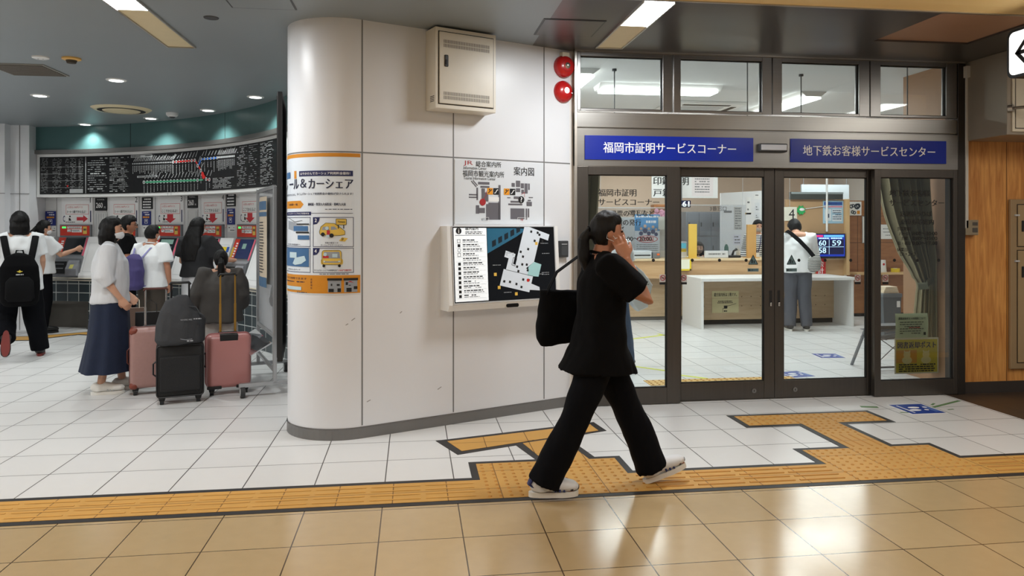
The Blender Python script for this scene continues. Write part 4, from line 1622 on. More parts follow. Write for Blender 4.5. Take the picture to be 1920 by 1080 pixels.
def machine(i):
    r = thing('ticket_machine', LBL[i], 'ticket machine', arc_at(ANG[i], 0, 0.745), arc_rot(ANG[i]), 'row of ticket machines')
    T = Matrix.Translation((0, 0, -0.745))
    mb = MB()
    mb.box(-0.262, 0.262, 0.205, 0.238, 1.335, 1.912, 0.003)
    mb.build('upper_panel', machine_white, r, mtx=T)
    mb = MB()
    mb.text(str(i + 1), 0.225, 1.875, 0.075, 0.2035, align='C')
    mb.build('number', ink, r, mtx=T)
    # red display panel
    mb = MB()
    mb.box(-0.262, 0.262, 0.165, 0.205, 1.335, 1.515, 0.004)
    pn = mb.build('display_frame', machine_grey, r, mtx=T)
    mb = MB()
    mb.box(-0.245, 0.245, 0.160, 0.166, 1.352, 1.497)
    mb.build('red_face', M('machine_red', (206, 52, 30), 0.4), pn, mtx=T)
    mb = MB()
    mb.rect(-0.215, -0.145, 1.458, 1.485, 0.159)
    mb.build('green_lamp', M('green_lit', (70, 230, 110), 0.5, emit=1.0), pn, mtx=T)
    mb = MB()
    mb.rect(-0.125, 0.12, 1.455, 1.488, 0.159)
    mb.rect(-0.125, -0.06, 1.405, 1.442, 0.159)
    mb.rect(-0.05, 0.12, 1.40, 1.445, 0.159)
    mb.build('white_label', paper, pn, mtx=T)
    mb = MB()
    mb.rect(0.14, 0.205, 1.375, 1.485, 0.159)
    mb.build('yellow_label', M('label_yellow', (226, 190, 90), 0.5), pn, mtx=T)
    mb = MB()
    for k, z in enumerate((1.478, 1.464, 1.43, 1.416)):
        mb.dashes(-0.115, 0.11, z, 0.007, 0.1585, i * 10 + k, 0.8, 0.025)
    mb.dashes(0.15, 0.2, 1.44, 0.03, 0.1585, i, 1, 0.02)
    mb.build('small_print', dark_grey, pn, mtx=T)
    # notice stuck over it
    mb = MB()
    mb.box(-0.2, 0.2, 0.2, 0.204, 1.535, 1.815)
    nt_ = mb.build('notice', paper, r, mtx=T)
    mb = MB()
    mb.frame(-0.185, 0.2, 1.665, 1.81, 0.005, 0.199)
    if i < 2:
        mb.text('小児も100円パス', -0.16, 1.772, 0.03, 0.199, w=0.26)
        mb.poly([(0.0, 0.199, 1.575), (0.0, 0.199, 1.625), (0.11, 0.199, 1.625), (0.11, 0.199, 1.655), (0.19, 0.199, 1.6), (0.11, 0.199, 1.545), (0.11, 0.199, 1.575)])
    else:
        mb.text('小児も100円パス', -0.16, 1.772, 0.03, 0.199, w=0.26)
        mb.poly([(-0.055, 0.199, 1.66), (-0.055, 0.199, 1.6), (-0.11, 0.199, 1.6), (0.005, 0.199, 1.535), (0.12, 0.199, 1.6), (0.065, 0.199, 1.6), (0.065, 0.199, 1.66)])
    mb.build('red_print', M('notice_red', (204, 52, 60), 0.6), nt_, mtx=T)
    mb = MB()
    if i < 2:
        mb.text('3・4・5番でかえるよ！', -0.165, 1.705, 0.042, 0.1985, w=0.32, bold=0.02)
    else:
        mb.text('ここでかえるよ！', -0.165, 1.705, 0.042, 0.1985, w=0.31, bold=0.02)
    mb.disc(-0.115, 1.635, 0.014, 0.1985, 12)
    mb.poly([(-0.135, 0.1985, 1.62), (-0.115, 0.1985, 1.6), (-0.135, 0.1985, 1.575), (-0.095, 0.1985, 1.575), (-0.115, 0.1985, 1.6), (-0.095, 0.1985, 1.62)][:3])
    mb.poly([(-0.14, 0.1985, 1.572), (-0.09, 0.1985, 1.572), (-0.115, 0.1985, 1.615)])
    mb.dashes(-0.19, -0.03, 1.552, 0.009, 0.1985, i, 0.8)
    mb.build('lettering', ink, nt_, mtx=T)
    mb = MB()
    mb.ring(-0.215, 1.6, 0.03, 0.045, 0.2035, 16, 0.5)
    mb.rect(0.222, 0.24, 1.55, 1.72, 0.2035)
    mb.build('blue_mark', navy, r, mtx=T)
    # sloping console
    mb = MB()
    mb.prism([(0.205, 0.745), (-0.05, 0.745), (-0.052, 0.78), (0.0, 1.02), (0.045, 1.05), (0.155, 1.335), (0.205, 1.335)], -0.262, 0.262, 'x')
    co = mb.build('console', machine_grey, r, mtx=T)
    sl = Matrix.Translation((0, 0.045, 1.05 - 0.745)) @ Matrix.Rotation(-math.atan2(0.11, 0.285), 4, 'X')
    mb = MB()
    mb.box(-0.12, 0.2, -0.006, 0.002, 0.03, 0.29)
    sc = mb.build('touch_screen', screen_dark if i != 4 else M('screen_blue', (32, 44, 84), 0.2, emit=0.1), co, mtx=sl)
    mb = MB()
    if i == 2:
        mb.rect(-0.09, 0.16, 0.2, 0.27, -0.0065)
        mb.build('pale_bar', M('bar_pale', (120, 150, 140), 0.4, emit=0.2), sc, mtx=sl)
        mb = MB()
        for k in range(15):
            a_, b_ = k % 5, k // 5
            mb.rect(-0.1 + a_ * 0.055, -0.06 + a_ * 0.055, 0.05 + b_ * 0.045, 0.08 + b_ * 0.045, -0.0065)
        mb.build('touch_key', M('key_grey', (70, 84, 90), 0.4), sc, mtx=sl)
    elif i == 4:
        mb.rect(-0.02, 0.07, 0.16, 0.23, -0.0065)
        mb.build('pale_bar', M('bar_pale', (120, 150, 140), 0.4, emit=0.2), sc, mtx=sl)
    else:
        mb.rect(-0.1, 0.18, 0.27, 0.28, -0.0065)
        mb.build('pale_bar', M('bar_grey', (50, 58, 62), 0.4), sc, mtx=sl)
    mb = MB()
    mb.box(-0.245, -0.13, -0.006, 0.002, 0.03, 0.29)
    cs = mb.build('coin_panel', M('machine_red', (206, 52, 30)), co, mtx=sl)
    mb = MB()
    mb.box(-0.24, -0.2, -0.0085, -0.005, 0.04, 0.18)
    mb.build('yellow_strip', M('strip_yellow', (230, 190, 60), 0.45), cs, mtx=sl)
    mb = MB()
    for k in range(6):
        mb.rect(-0.19, -0.145, 0.045 + k * 0.035, 0.065 + k * 0.035, -0.0068)
    mb.build('coin_label', paper, cs, mtx=sl)
    mb = MB()
    mb.rect(0.212, 0.245, 0.01, 0.29, -0.002)
    mb.build('pink_edge', M('edge_pink', (220, 96, 120), 0.5), co, mtx=sl)
    # lower shelf with its money slots
    lo = Matrix.Translation((0, -0.052, 0.78 - 0.745)) @ Matrix.Rotation(-math.atan2(0.052, 0.24), 4, 'X')
    mb = MB()
    mb.box(-0.2, 0.02, -0.006, 0.002, 0.02, 0.2)
    tr = mb.build('change_tray', black, co, mtx=lo)
    mb = MB()
    mb.box(-0.17, -0.02, -0.012, -0.005, 0.09, 0.105)
    mb.box(-0.17, -0.02, -0.012, -0.005, 0.155, 0.165)
    mb.build('slot_lip', machine_grey, tr, mtx=lo)
    mb = MB()
    mb.prism([(0.0, 0.0), (-0.075, 0.0), (-0.075, 0.1), (0.0, 0.22)], 0.06, 0.24, 'x')
    hp = mb.build('ticket_hopper', M('hopper_grey', (150, 152, 158), 0.35, 0.2), co, mtx=Matrix.Translation((0, -0.02, 0.03)))
    mb = MB()
    mb.poly([(0.09, -0.0965, 0.135), (0.15, -0.0965, 0.135), (0.15, -0.0625, 0.19), (0.09, -0.0625, 0.19)])
    mb.build('yellow_tag', M('tag_yellow', (220, 214, 120), 0.5), hp, mtx=Matrix.Translation((0.03, 0.002, 0)))


for i in range(5):
    machine(i)
for k, (an, w, lb) in enumerate(((ANG[0] + 3.9, 0.12, 'white sloping console cover behind the woman reaching to the leftmost ticket machine'), ((ANG[0] + ANG[1]) / 2, 0.155, 'white sloping console cover right of the leftmost ticket machine, beside the bobbed woman'), ((ANG[1] + ANG[2]) / 2, 0.155, 'white sloping console cover between the man in black and the boy'),
                                 ((ANG[2] + ANG[3]) / 2, 0.145, 'white sloping console cover left of the woman with long hair'), ((ANG[3] + ANG[4]) / 2, 0.15, 'white sloping console cover with yellow and blue stickers'), (ANG[4] - 4.4, 0.2, 'white sloping console cover right of the blue-screened ticket machine, behind the notice stand'))):
    r = thing('console_cover', lb, 'console cover', arc_at(an, 0, 0.745), arc_rot(an))
    mb = MB()
    mb.prism([(0.225, 0), (-0.055, 0), (-0.055, 0.03), (0.14, 0.59), (0.225, 0.59)], -w, w, 'x')
    mb.build('body', machine_white, r)
    sl = Matrix.Translation((0, -0.0555, 0.03)) @ Matrix.Rotation(-math.atan2(0.195, 0.56), 4, 'X')
    mb = MB()
    mb.frame(-w + 0.05, w - 0.05, 0.06, 0.5, 0.004, -0.001)
    mb.build('panel_line', light_grey, r, mtx=sl)
    if k == 4:
        mb = MB()
        mb.rect(-0.09, 0.06, 0.40, 0.47, -0.002)
        mb.build('yellow_sticker', yellow, r, mtx=sl)
        mb = MB()
        mb.rect(0.065, 0.12, 0.40, 0.47, -0.002)
        mb.rect(-0.1, 0.1, 0.33, 0.375, -0.002)
        mb.build('blue_sticker', M('sticker_blue', (40, 90, 180), 0.5), r, mtx=sl)


def hall_sign(u, v0, v1, w, name, label, cat, mat):
    x, z0, an = arc_hit(u, v1, 0.23)
    z1 = arc_hit(u, v0, 0.23)[1]
    r = thing(name, label, cat, arc_at(an, 0.237, z0), arc_rot(an))
    mb = MB()
    mb.box(-w / 2, w / 2, -0.012, 0, 0, z1 - z0, 0.002)
    mb.build('board', mat, r)
    return r, z1 - z0


sign_black = M('sign_black', (14, 15, 16), 0.4)
for u, lb in ((189.5, 'black 260 yen fare sign over the white slotted shutter, left of the bobbed woman'), (361, 'black 260 yen fare sign above the pale grey panel, left of the long-haired woman')):
    r, h = hall_sign(u, 371 if u < 300 else 366, 395 if u < 300 else 390, 0.21, 'price_sign', lb, 'sign', sign_black)
    mb = MB()
    mb.text('260', -0.025, h * 0.42, 0.075, -0.0135, w=0.115, align='C', bold=0.015)
    mb.text('円', 0.07, h * 0.25, 0.026, -0.0135, align='C')
    mb.text('マイはやかけん', 0, h * 0.86, 0.02, -0.0135, w=0.13, align='C')
    mb.build('lettering', ink_white, r)
for u, lb in ((276, 'black notice of white writing above the blue poster behind the boy'), (433, 'black notice of white writing above the blue poster right of the long-haired woman')):
    r, h = hall_sign(u, 370 if u < 300 else 362, 392 if u < 300 else 387, 0.2, 'notice_sign', lb, 'sign', sign_black)
    mb = MB()
    for i in range(4):
        mb.dashes(-0.075 if i else -0.05, 0.08, h * (0.84 - i * 0.23), 0.018, -0.0135, int(u) + i, 0.95, 0.03)
    mb.build('lettering', ink_white, r)
for u, v0, v1, lb in ((95, 396, 423, 'small dark blue poster left of the leftmost machine beside the masked woman'), (274.5, 396, 422, 'small dark blue poster under the black notice, above the boy in white'),
                      (433, 391, 421, 'small dark blue poster beside the red-edged notice, right of the long-haired woman')):
    r, h = hall_sign(u, v0, v1, 0.165, 'blue_poster', lb, 'poster', M('poster_navy', (30, 44, 122), 0.4))
    mb = MB()
    mb.dashes(-0.05, 0.05, h * 0.9, 0.01, -0.0135, 1, 1)
    mb.dashes(-0.065, 0.065, h * 0.75, 0.016, -0.0135, 2, 0.9)
    mb.frame(-0.03, 0.03, h * 0.12, h * 0.42, 0.006, -0.0135)
    mb.disc(0, h * 0.3, 0.012, -0.0135)
    mb.build('white_print', ink_white, r)
    mb = MB()
    mb.dashes(-0.06, 0.06, h * 0.57, 0.026, -0.0135, 3, 0.95)
    mb.build('orange_print', orange, r)
    mb = MB()
    for i in range(2):
        mb.dashes(-0.06, 0.07, -0.04 - i * 0.035, 0.012, -0.0022, 5 + i, 0.8)
    mb.build('lower_print', dark_grey, r)
    mb = MB()
    mb.box(-0.08, 0.085, -0.001, 0.0, -0.1, -0.01)
    mb.build('lower_slip', paper, r)
r, h = hall_sign(421, 398, 427, 0.10, 'small_notice', 'small red-edged white notice left of the blue poster by the long-haired woman', 'notice', paper)
mb = MB()
mb.frame(-0.05, 0.05, 0, h, 0.006, -0.0135)
mb.build('red_border', M('notice_red', (204, 52, 60)), r)
mb = MB()
for i in range(3):
    mb.dashes(-0.03, 0.03, h * (0.8 - 0.3 * i), 0.025, -0.0135, i, 0.9, 0.02)
mb.build('lettering', ink, r)
for u, v0, v1, lb in ((190, 398, 446, 'white slotted shutter under the left 260 yen sign, behind the bobbed woman'), (361, 393, 446, 'pale grey shutter under the right 260 yen sign, left of the long-haired woman')):
    r, h = hall_sign(u, v0, v1, 0.21, 'slotted_shutter', lb, 'shutter', M('service_grey', (206, 206, 204), 0.45))
    mb = MB()
    for i in range(5 if u < 300 else 2):
        x = -0.085 + i * (0.0425 if u < 300 else 0.17)
        mb.box(x - 0.004, x + 0.004, -0.016, -0.011, 0.02, h - 0.02)
    mb.build('rib', light_grey, r)

# ------------------------------------------------------------------ notice stand by the white wall
r = thing('notice_stand', 'wheeled grey metal notice stand with a newspaper sheet, left of the white wall', 'notice stand', (-1.38, 7.24, 0), RAD(19))
mb = MB()
for y in (-0.52, 0.52):
    mb.box(-0.016, 0.016, y - 0.02, y + 0.02, 0.1, 1.86 if y > 0 else 1.84, 0.004)
mb.build('upright', M('stand_grey', (176, 178, 180), 0.35, 0.5), r)
for y in (-0.52, 0.52):
    mb = MB()
    mb.box(-0.3, 0.3, y - 0.02, y + 0.02, 0.09, 0.125, 0.004)
    ft = mb.build('foot_bar', M('stand_grey', (176, 178, 180)), r)
    for x in (-0.27, 0.27):
        mb = MB()
        mb.cyl((x - 0.018, y, 0.05), (x + 0.018, y, 0.05), 0.05, 20)
        mb.cyl((x, y, 0.05), (x, y, 0.095), 0.012, 8)
        c = mb.build('caster', M('caster_dark', (50, 50, 52), 0.5), ft)
        mb = MB()
        mb.cyl((x - 0.021, y, 0.05), (x + 0.021, y, 0.05), 0.034, 18)
        mb.build('hub', light_grey, c)
mb = MB()
mb.box(-0.014, 0.014, -0.5, 0.5, 1.82, 1.855, 0.003)
mb.box(-0.014, 0.014, -0.5, 0.5, 0.50, 0.53, 0.003)
mb.box(-0.014, 0.014, -0.5, 0.5, 0.2, 0.23, 0.003)
mb.build('cross_rail', M('stand_grey', (176, 178, 180)), r)
mb = MB()
mb.box(-0.003, 0.003, -0.5, 0.5, 0.53, 1.82)
mb.build('acrylic_sheet', glass_mat('milky', (226, 230, 234), 0.9, 0.35), r)
mb = MB()
mb.prism([(-0.03, 0.46), (-0.2, 0.36), (-0.195, 0.355), (-0.02, 0.45)], -0.5, 0.5, 'y')
mb.build('leaflet_shelf', glass_mat('shelf_clear', (220, 224, 228), 0.9, 0.45), r)
mb = MB()
n = 14
for i in range(n):
    y0_, y1_ = -0.30 + 0.62 * i / n, -0.30 + 0.62 * (i + 1) / n
    f = lambda y: -0.035 - 0.022 * math.sin((y + 0.3) * 7)
    mb.poly([(f(y1_), y1_, 0.93), (f(y0_), y0_, 0.93), (f(y0_), y0_, 1.76), (f(y1_), y1_, 1.76)])
np_ = mb.build('newspaper_sheet', M('news_cream', (214, 200, 178), 0.7), r, smooth=60)


def news(name, mat, rects, dy=-0.002):
    mb = MB()
    for (a, b, z0, z1) in rects:
        k = 4
        for i in range(k):
            ya, yb = a + (b - a) * i / k, a + (b - a) * (i + 1) / k
            f = lambda y: -0.037 - 0.022 * math.sin((y + 0.3) * 7) + dy
            mb.poly([(f(yb), yb, z0), (f(ya), ya, z0), (f(ya), ya, z1), (f(yb), yb, z1)])
    mb.build(name, mat, np_)


news('blue_header', M('news_blue', (84, 118, 152), 0.6), [(-0.29, 0.30, 1.44 + 0.2, 1.72), (-0.3, 0.32, 0.93, 1.02), (-0.3, 0.32, 1.58, 1.62)])
news('red_column', M('news_red', (206, 84, 60), 0.6), [(0.16, 0.27, 1.34, 1.52), (0.16, 0.27, 1.1, 1.3), (0.16, 0.27, 1.04, 1.09)])
rr_ = random.Random(2)
news('print', M('news_ink', (70, 70, 72), 0.7), [(-0.22 + rr_.uniform(0, 0.05), 0.1 + rr_.uniform(-0.1, 0.02), 1.06 + i * 0.027, 1.07 + i * 0.027) for i in range(18)], -0.001)

# ------------------------------------------------------------------ luggage
def floor_pt(u, d):
    p = sight(u, HORIZON) * d
    return Vector((p.x, p.y, 0))


def suitcase(label, u, d, w, h, dep, body, trim, handle_h, handle_w, rods, rotz, corners=None, fabric=False, wheel=None):
    r = thing('suitcase', label, 'suitcase', floor_pt(u, d), rotz)
    z0 = 0.06
    mb = MB()
    mb.box(-w / 2, w / 2, -dep / 2, dep / 2, z0, z0 + h, 0.045 if not fabric else 0.03, 4)
    sh = mb.build('shell', body, r, smooth=40)
    if not fabric:
        mb = MB()
        mb.tube([(0, 0, z0 + h / 2 - 0.0001), (0, 0, z0 + h / 2)], [0.001, 0.001], 4)
        mb.bm.clear()
        for i in range(4):
            pass
        loop = rrect(-w / 2 - 0.002, w / 2 + 0.002, z0 - 0.002, z0 + h + 0.002, 0.05)
        mb.tube([(a, 0.0, b) for a, b in loop + loop[:1]], 0.007, 8, ref=(0, 1, 0))
        mb.build('zip_seam', trim, sh)
    else:
        mb = MB()
        mb.box(-w / 2 + 0.03, w / 2 - 0.03, -dep / 2 - 0.02, -dep / 2 + 0.01, z0 + 0.05, z0 + h * 0.78, 0.012, 3)
        mb.build('front_pocket', M('mesh_black', (24, 24, 26), 0.75, var=0.4, scale=120, bump=0.6, bscale=160), sh)
        mb = MB()
        loop = rrect(-w / 2 + 0.005, w / 2 - 0.005, z0 + 0.005, z0 + h - 0.005, 0.03)
        mb.tube([(a, -dep / 2 + 0.005, b) for a, b in loop + loop[:1]], 0.006, 6, ref=(0, 1, 0))
        mb.build('piping', trim, sh)
    if corners:
        for sx in (-1, 1):
            for zz_ in (z0, z0 + h):
                sz = 1 if zz_ > z0 else -1
                mb = MB()
                mb.box(-0.035, 0.035, -dep / 2 - 0.003, dep / 2 + 0.003, -0.03, 0.03, 0.024, 3)
                mb.build('corner_guard', corners, sh, smooth=50, mtx=Matrix.Translation((sx * (w / 2 - 0.031), 0, zz_ - sz * 0.026)))
    for sx in (-1, 1):
        for sy in (-1, 1):
            x, y = sx * (w / 2 - 0.045), sy * (dep / 2 - 0.045)
            mb = MB()
            mb.cyl((x - 0.016, y, 0.027), (x + 0.016, y, 0.027), 0.027, 16)
            mb.tube([(x, y, 0.03), (x, y, 0.066)], [0.022, 0.03], 10)
            c = mb.build('caster', M('caster_black', (18, 18, 19), 0.5), r)
            if wheel:
                mb = MB()
                mb.cyl((x - 0.019, y, 0.027), (x + 0.019, y, 0.027), 0.017, 14)
                mb.build('hub', wheel, c)
    ht = z0 + h + handle_h
    mb = MB()
    for sx in (-1, 1):
        mb.cyl((sx * handle_w / 2, dep * 0.3, z0 + h - 0.03), (sx * handle_w / 2, dep * 0.3, z0 + h + handle_h * 0.5), 0.0105, 10)
        mb.cyl((sx * handle_w / 2, dep * 0.3, z0 + h + handle_h * 0.5), (sx * handle_w / 2, dep * 0.3, ht), 0.008, 10)
    th = mb.build('telescopic_handle', rods, r)
    mb = MB()
    mb.tube([(-handle_w / 2 - 0.012, dep * 0.3, ht - 0.012), (-handle_w / 2, dep * 0.3, ht + 0.006), (handle_w / 2, dep * 0.3, ht + 0.006), (handle_w / 2 + 0.012, dep * 0.3, ht - 0.012)], [(0.013, 0.011)] * 4, 10, ref=(0, 1, 0))
    mb.build('grip', trim if corners else black, th, smooth=50)
    mb = MB()
    mb.box(-handle_w / 2 - 0.02, handle_w / 2 + 0.02, dep * 0.3 - 0.015, dep * 0.3 + 0.015, z0 + h - 0.004, z0 + h + 0.008, 0.003)
    mb.build('handle_plate', black, r)
    mb = MB()
    mb.tube([(-w / 2 - 0.001, 0, z0 + h * 0.38), (-w / 2 - 0.022, 0, z0 + h * 0.42), (-w / 2 - 0.022, 0, z0 + h * 0.62), (-w / 2 - 0.001, 0, z0 + h * 0.66)], [(0.012, 0.007)] * 4, 8, ref=(0, 1, 0))
    mb.build('side_handle', trim if fabric or corners else black, r, smooth=50)
    return r


rose = M('rose_shell', (166, 128, 122), 0.42, var=0.08, scale=40, bump=0.15, bscale=90)
pink = M('pink_shell', (186, 126, 122), 0.34, var=0.03)
ROT = RAD(17)
suitcase('rose-brown hard suitcase with brown corner guards, left of the three cases', 292, 6.62, 0.41, 0.53, 0.2, rose, M('trim_brown', (92, 48, 40), 0.5), 0.33, 0.17, M('rod_silver', (200, 200, 200), 0.25, 0.9), ROT, M('guard_brown', (130, 62, 46), 0.45))
suitcase('black fabric suitcase in the middle, carrying the grey drawstring bag', 338, 6.28, 0.37, 0.44, 0.21, M('case_black', (16, 16, 17), 0.7, bump=0.3, bscale=200), M('pipe_black', (28, 28, 30), 0.5), 0.50, 0.14, M('rod_dark', (40, 40, 42), 0.4, 0.6), ROT, None, True)
r = suitcase('glossy pink hard suitcase with gold handle rods, right of the three cases', 428, 6.62, 0.37, 0.47, 0.22, pink, M('trim_pink', (150, 84, 84), 0.5), 0.52, 0.125, M('rod_gold', (196, 150, 70), 0.3, 0.8), ROT)
mb = MB()
mb.box(-0.075, 0.075, -0.112, 0.06, 0.478, 0.534, 0.004)
mb.build('handle_recess', black, r)
for sx in (-1, 1):
    mb = MB()
    mb.box(sx * 0.12 - 0.06, sx * 0.12 + 0.06, -0.113, -0.09, 0.058, 0.085, 0.006)
    mb.build('wheel_guard', black, r)

# grey drawstring bag on the black case
r = thing('drawstring_bag', 'dark grey drawstring bag with a faint white print on top of the black suitcase', 'bag', floor_pt(338, 6.22) + Vector((0, 0, 0.50)), ROT)
grey_cloth = M('bag_grey', (52, 53, 56), 0.8, var=0.06, bump=0.2, bscale=60)
mb = MB()
mb.tube([(0, 0, 0.002), (0, 0, 0.03), (0.005, 0, 0.14), (0.02, 0, 0.24), (0.035, 0, 0.30), (0.06, 0, 0.335), (0.09, 0, 0.355)], [(0.165, 0.085), (0.19, 0.10), (0.19, 0.105), (0.182, 0.098), (0.16, 0.08), (0.11, 0.05), (0.07, 0.03)], 24)
mb.union('sack', grey_cloth, r, 0.009, 3, 0.010, 9.0, 5, (1, 1, 0.5))
mb = MB()
mb.tube([(-0.06, -0.03, 0.325), (-0.02, -0.06, 0.318), (0.05, -0.05, 0.32), (0.12, -0.07, 0.31), (0.15, -0.08, 0.26)], 0.005, 6)
mb.build('cord', dark_grey, r, smooth=60)
mb = MB()
mb.text('WHERE ARE', 0.0, 0.212, 0.012, -0.112, w=0.09)
mb.dashes(0.1, 0.16, 0.216, 0.008, -0.108, 3, 0.9, 0.02)
mb.dashes(0.05, 0.1, 0.035, 0.01, -0.112, 4, 1, 0.03)
mb.pline([(0.0, 0.055), (0.04, 0.045), (0.09, 0.05)], 0.003, -0.112)
mb.build('print', M('print_grey', (170, 172, 176), 0.7), r)

# paper carrier bags standing behind the cases
for u, d, w, h, mt, lb, tx_ in ((283, 7.25, 0.27, 0.53, M('carrier_black', (14, 14, 16), 0.5), 'black paper carrier bag with white lettering behind the rose suitcase', 'Bahalia Tigre'), (254, 7.7, 0.2, 0.52, M('carrier_brown', (96, 74, 62), 0.6), 'brown paper carrier bag beside the black one, behind the denim skirt', 'ED')):
    r = thing('paper_bag', lb, 'bag', floor_pt(u, d), RAD(14))
    mb = MB()
    mb.prism([(-0.05, 0), (0.05, 0), (0.05, h * 0.6), (0.035, h + 0.12), (-0.035, h + 0.12), (-0.05, h * 0.6)], -w / 2, w / 2, 'x')
    mb.build('body', mt, r)
    mb = MB()
    mb.text(tx_, 0.03, h * 0.92, 0.026, -0.056, w=0.15 if d < 7.5 else 0.05, align='C', bold=0.02)
    mb.build('lettering', ink_white if d < 7.5 else red, r)
    mb = MB()
    mb.tube([(-w * 0.2, -0.03, h + 0.1), (-w * 0.19, -0.03, h + 0.2), (0, -0.03, h + 0.24), (w * 0.19, -0.03, h + 0.2), (w * 0.2, -0.03, h + 0.1)], 0.004, 6)
    mb.build('rope_handle', black if d < 7.5 else cream, r, smooth=60)

# ------------------------------------------------------------------ writing and signs on the office front
def front_thing(name, label, cat, x, z, y=FRONT, group=None):
    return thing(name, label, cat, (x, y, z), 0, group)


for x0, x1, txt, lb in ((1.40, 2.862, '福岡市証明サービスコーナー', 'left blue sign board with white lettering over the office doors'), (3.20, 4.655, '地下鉄お客様サービスセンター', 'right blue sign board with white lettering over the office doors')):
    w = (x1 - x0) / 2
    r = front_thing('sign_board', lb, 'sign', (x0 + x1) / 2, 2.138)
    mb = MB()
    mb.box(-w, w, -0.012, 0, -0.1, 0.1, 0.002)
    mb.build('board', blue_sign, r)
    mb = MB()
    mb.text(txt, 0, 0.002, 0.09, -0.0135, w=1.15 if x0 < 2 else 1.235, align='C', bold=0.012)
    mb.build('lettering', ink_white, r)
r = front_thing('door_sensor', 'small white door sensor between the two blue signs', 'sensor', 3.03, 2.155)
mb = MB()
mb.box(-0.125, 0.125, -0.045, 0, -0.036, 0.036, 0.01, 3)
mb.build('casing', dark_grey, r)
mb = MB()
mb.box(-0.115, 0.115, -0.05, -0.044, -0.022, 0.026, 0.004)
mb.build('white_window', M('sensor_white', (205, 208, 214), 0.25), r)

GY = FRONT + 0.0255      # outer face of the side panes
GD = SLIDE + 0.0185      # outer face of the door panes
vinyl = M('vinyl_black', (16, 15, 15), 0.6)


def G(u, v, Y):
    return on_y(u, v, Y)


def put(mb, txt, u0, u1, v, h, Y, align='L', bold=0.03):
    xa, z = G(u0, v, Y)
    xb, _ = G(u1, v, Y)
    mb.text(txt, xa, z, h, Y, w=xb - xa, bold=bold)


mb = MB()
put(mb, '福岡市証明', 1122, 1193, 361, 0.062, GY)
put(mb, 'サービスコーナー', 1122, 1236, 378.5, 0.055, GY)
put(mb, '住民票の写しなど', 1133, 1227, 400, 0.052, GY)
put(mb, '証明書の発行', 1133, 1202, 417, 0.052, GY)
put(mb, '9:00～20:00', 1168, 1222, 448, 0.036, GY)
o = mb.build('window_lettering', vinyl)
tag(o, 'black vinyl lettering on the left pane with the hours 9:00 to 20:00', 'lettering')
mb = MB()
put(mb, '地下鉄お客様', 1668, 1744, 362, 0.058, GY)
put(mb, 'サービスセンター', 1668, 1770, 380, 0.055, GY)
put(mb, '定期券うりば', 1688, 1747, 401, 0.048, GY)
put(mb, '乗車券等案内', 1688, 1751, 416, 0.048, GY)
put(mb, '営業時間', 1683, 1708, 429, 0.032, GY)
put(mb, '月～金', 1686, 1705, 438, 0.03, GY)
put(mb, '8:00～20:00', 1711, 1757, 438, 0.034, GY)
put(mb, '土曜', 1689, 1702, 447, 0.03, GY)
put(mb, '8:00～19:00', 1711, 1757, 447, 0.034, GY)
put(mb, '日・祝日', 1684, 1707, 456, 0.03, GY)
put(mb, '9:00～17:00', 1711, 1757, 456, 0.034, GY)
put(mb, '休業日', 1682, 1701, 468, 0.032, GY)
put(mb, '1/1・2・3', 1688, 1716, 476.5, 0.032, GY)
o = mb.build('window_lettering', vinyl)
tag(o, 'black vinyl lettering on the right pane with opening hours, over the curtain', 'lettering')

for us, Y, lb in (((1125, 1175, 1225), GY, 'left fixed pane'), ((1298, 1349, 1399), GD, 'left door pane'), ((1498, 1547, 1595), GD, 'right door pane'), ((1677, 1720, 1760), GY, 'right fixed pane')):
    for k, u in enumerate(us):
        x, z = G(u, 488, Y)
        mb = MB()
        mb.cyl((x, Y - 0.0006, z), (x, Y + 0.0004, z), 0.014, 14)
        o = mb.build('glass_marker', dark_gap)
        tag(o, 'small dark collision dot on the %s, %s of its three' % (lb, ('leftmost', 'middle', 'rightmost')[k]), 'marker dot', 'collision dots on the glass')
for u, lb in ((1412, 'left'), (1484, 'right')):
    x, z = G(u, 488, GD)
    r = front_thing('door_sticker', 'grey-green triangular automatic door sticker on the %s sliding door' % lb, 'sticker', x, z, GD)
    mb = MB()
    mb.poly([(-0.042, -0.0008, -0.035), (0.042, -0.0008, -0.035), (0.0, -0.0008, 0.045)])
    mb.rect(-0.05, 0.05, -0.098, -0.07, -0.0008)
    mb.build('ground', M('sticker_teal', (96, 122, 126), 0.5), r)
    mb = MB()
    mb.pline([(-0.042, -0.035), (0.042, -0.035), (0, 0.045)], 0.006, -0.0014, True)
    mb.rect(-0.018, -0.002, -0.025, 0.008, -0.0014)
    mb.rect(0.004, 0.016, -0.025, -0.002, -0.0014)
    mb.text('自動ドア', 0.005, -0.084, 0.016, -0.0014, w=0.065, align='C')
    mb.disc(-0.036, -0.084, 0.009, -0.0014, 10)
    mb.build('print', M('sticker_dark', (30, 44, 50), 0.5), r)
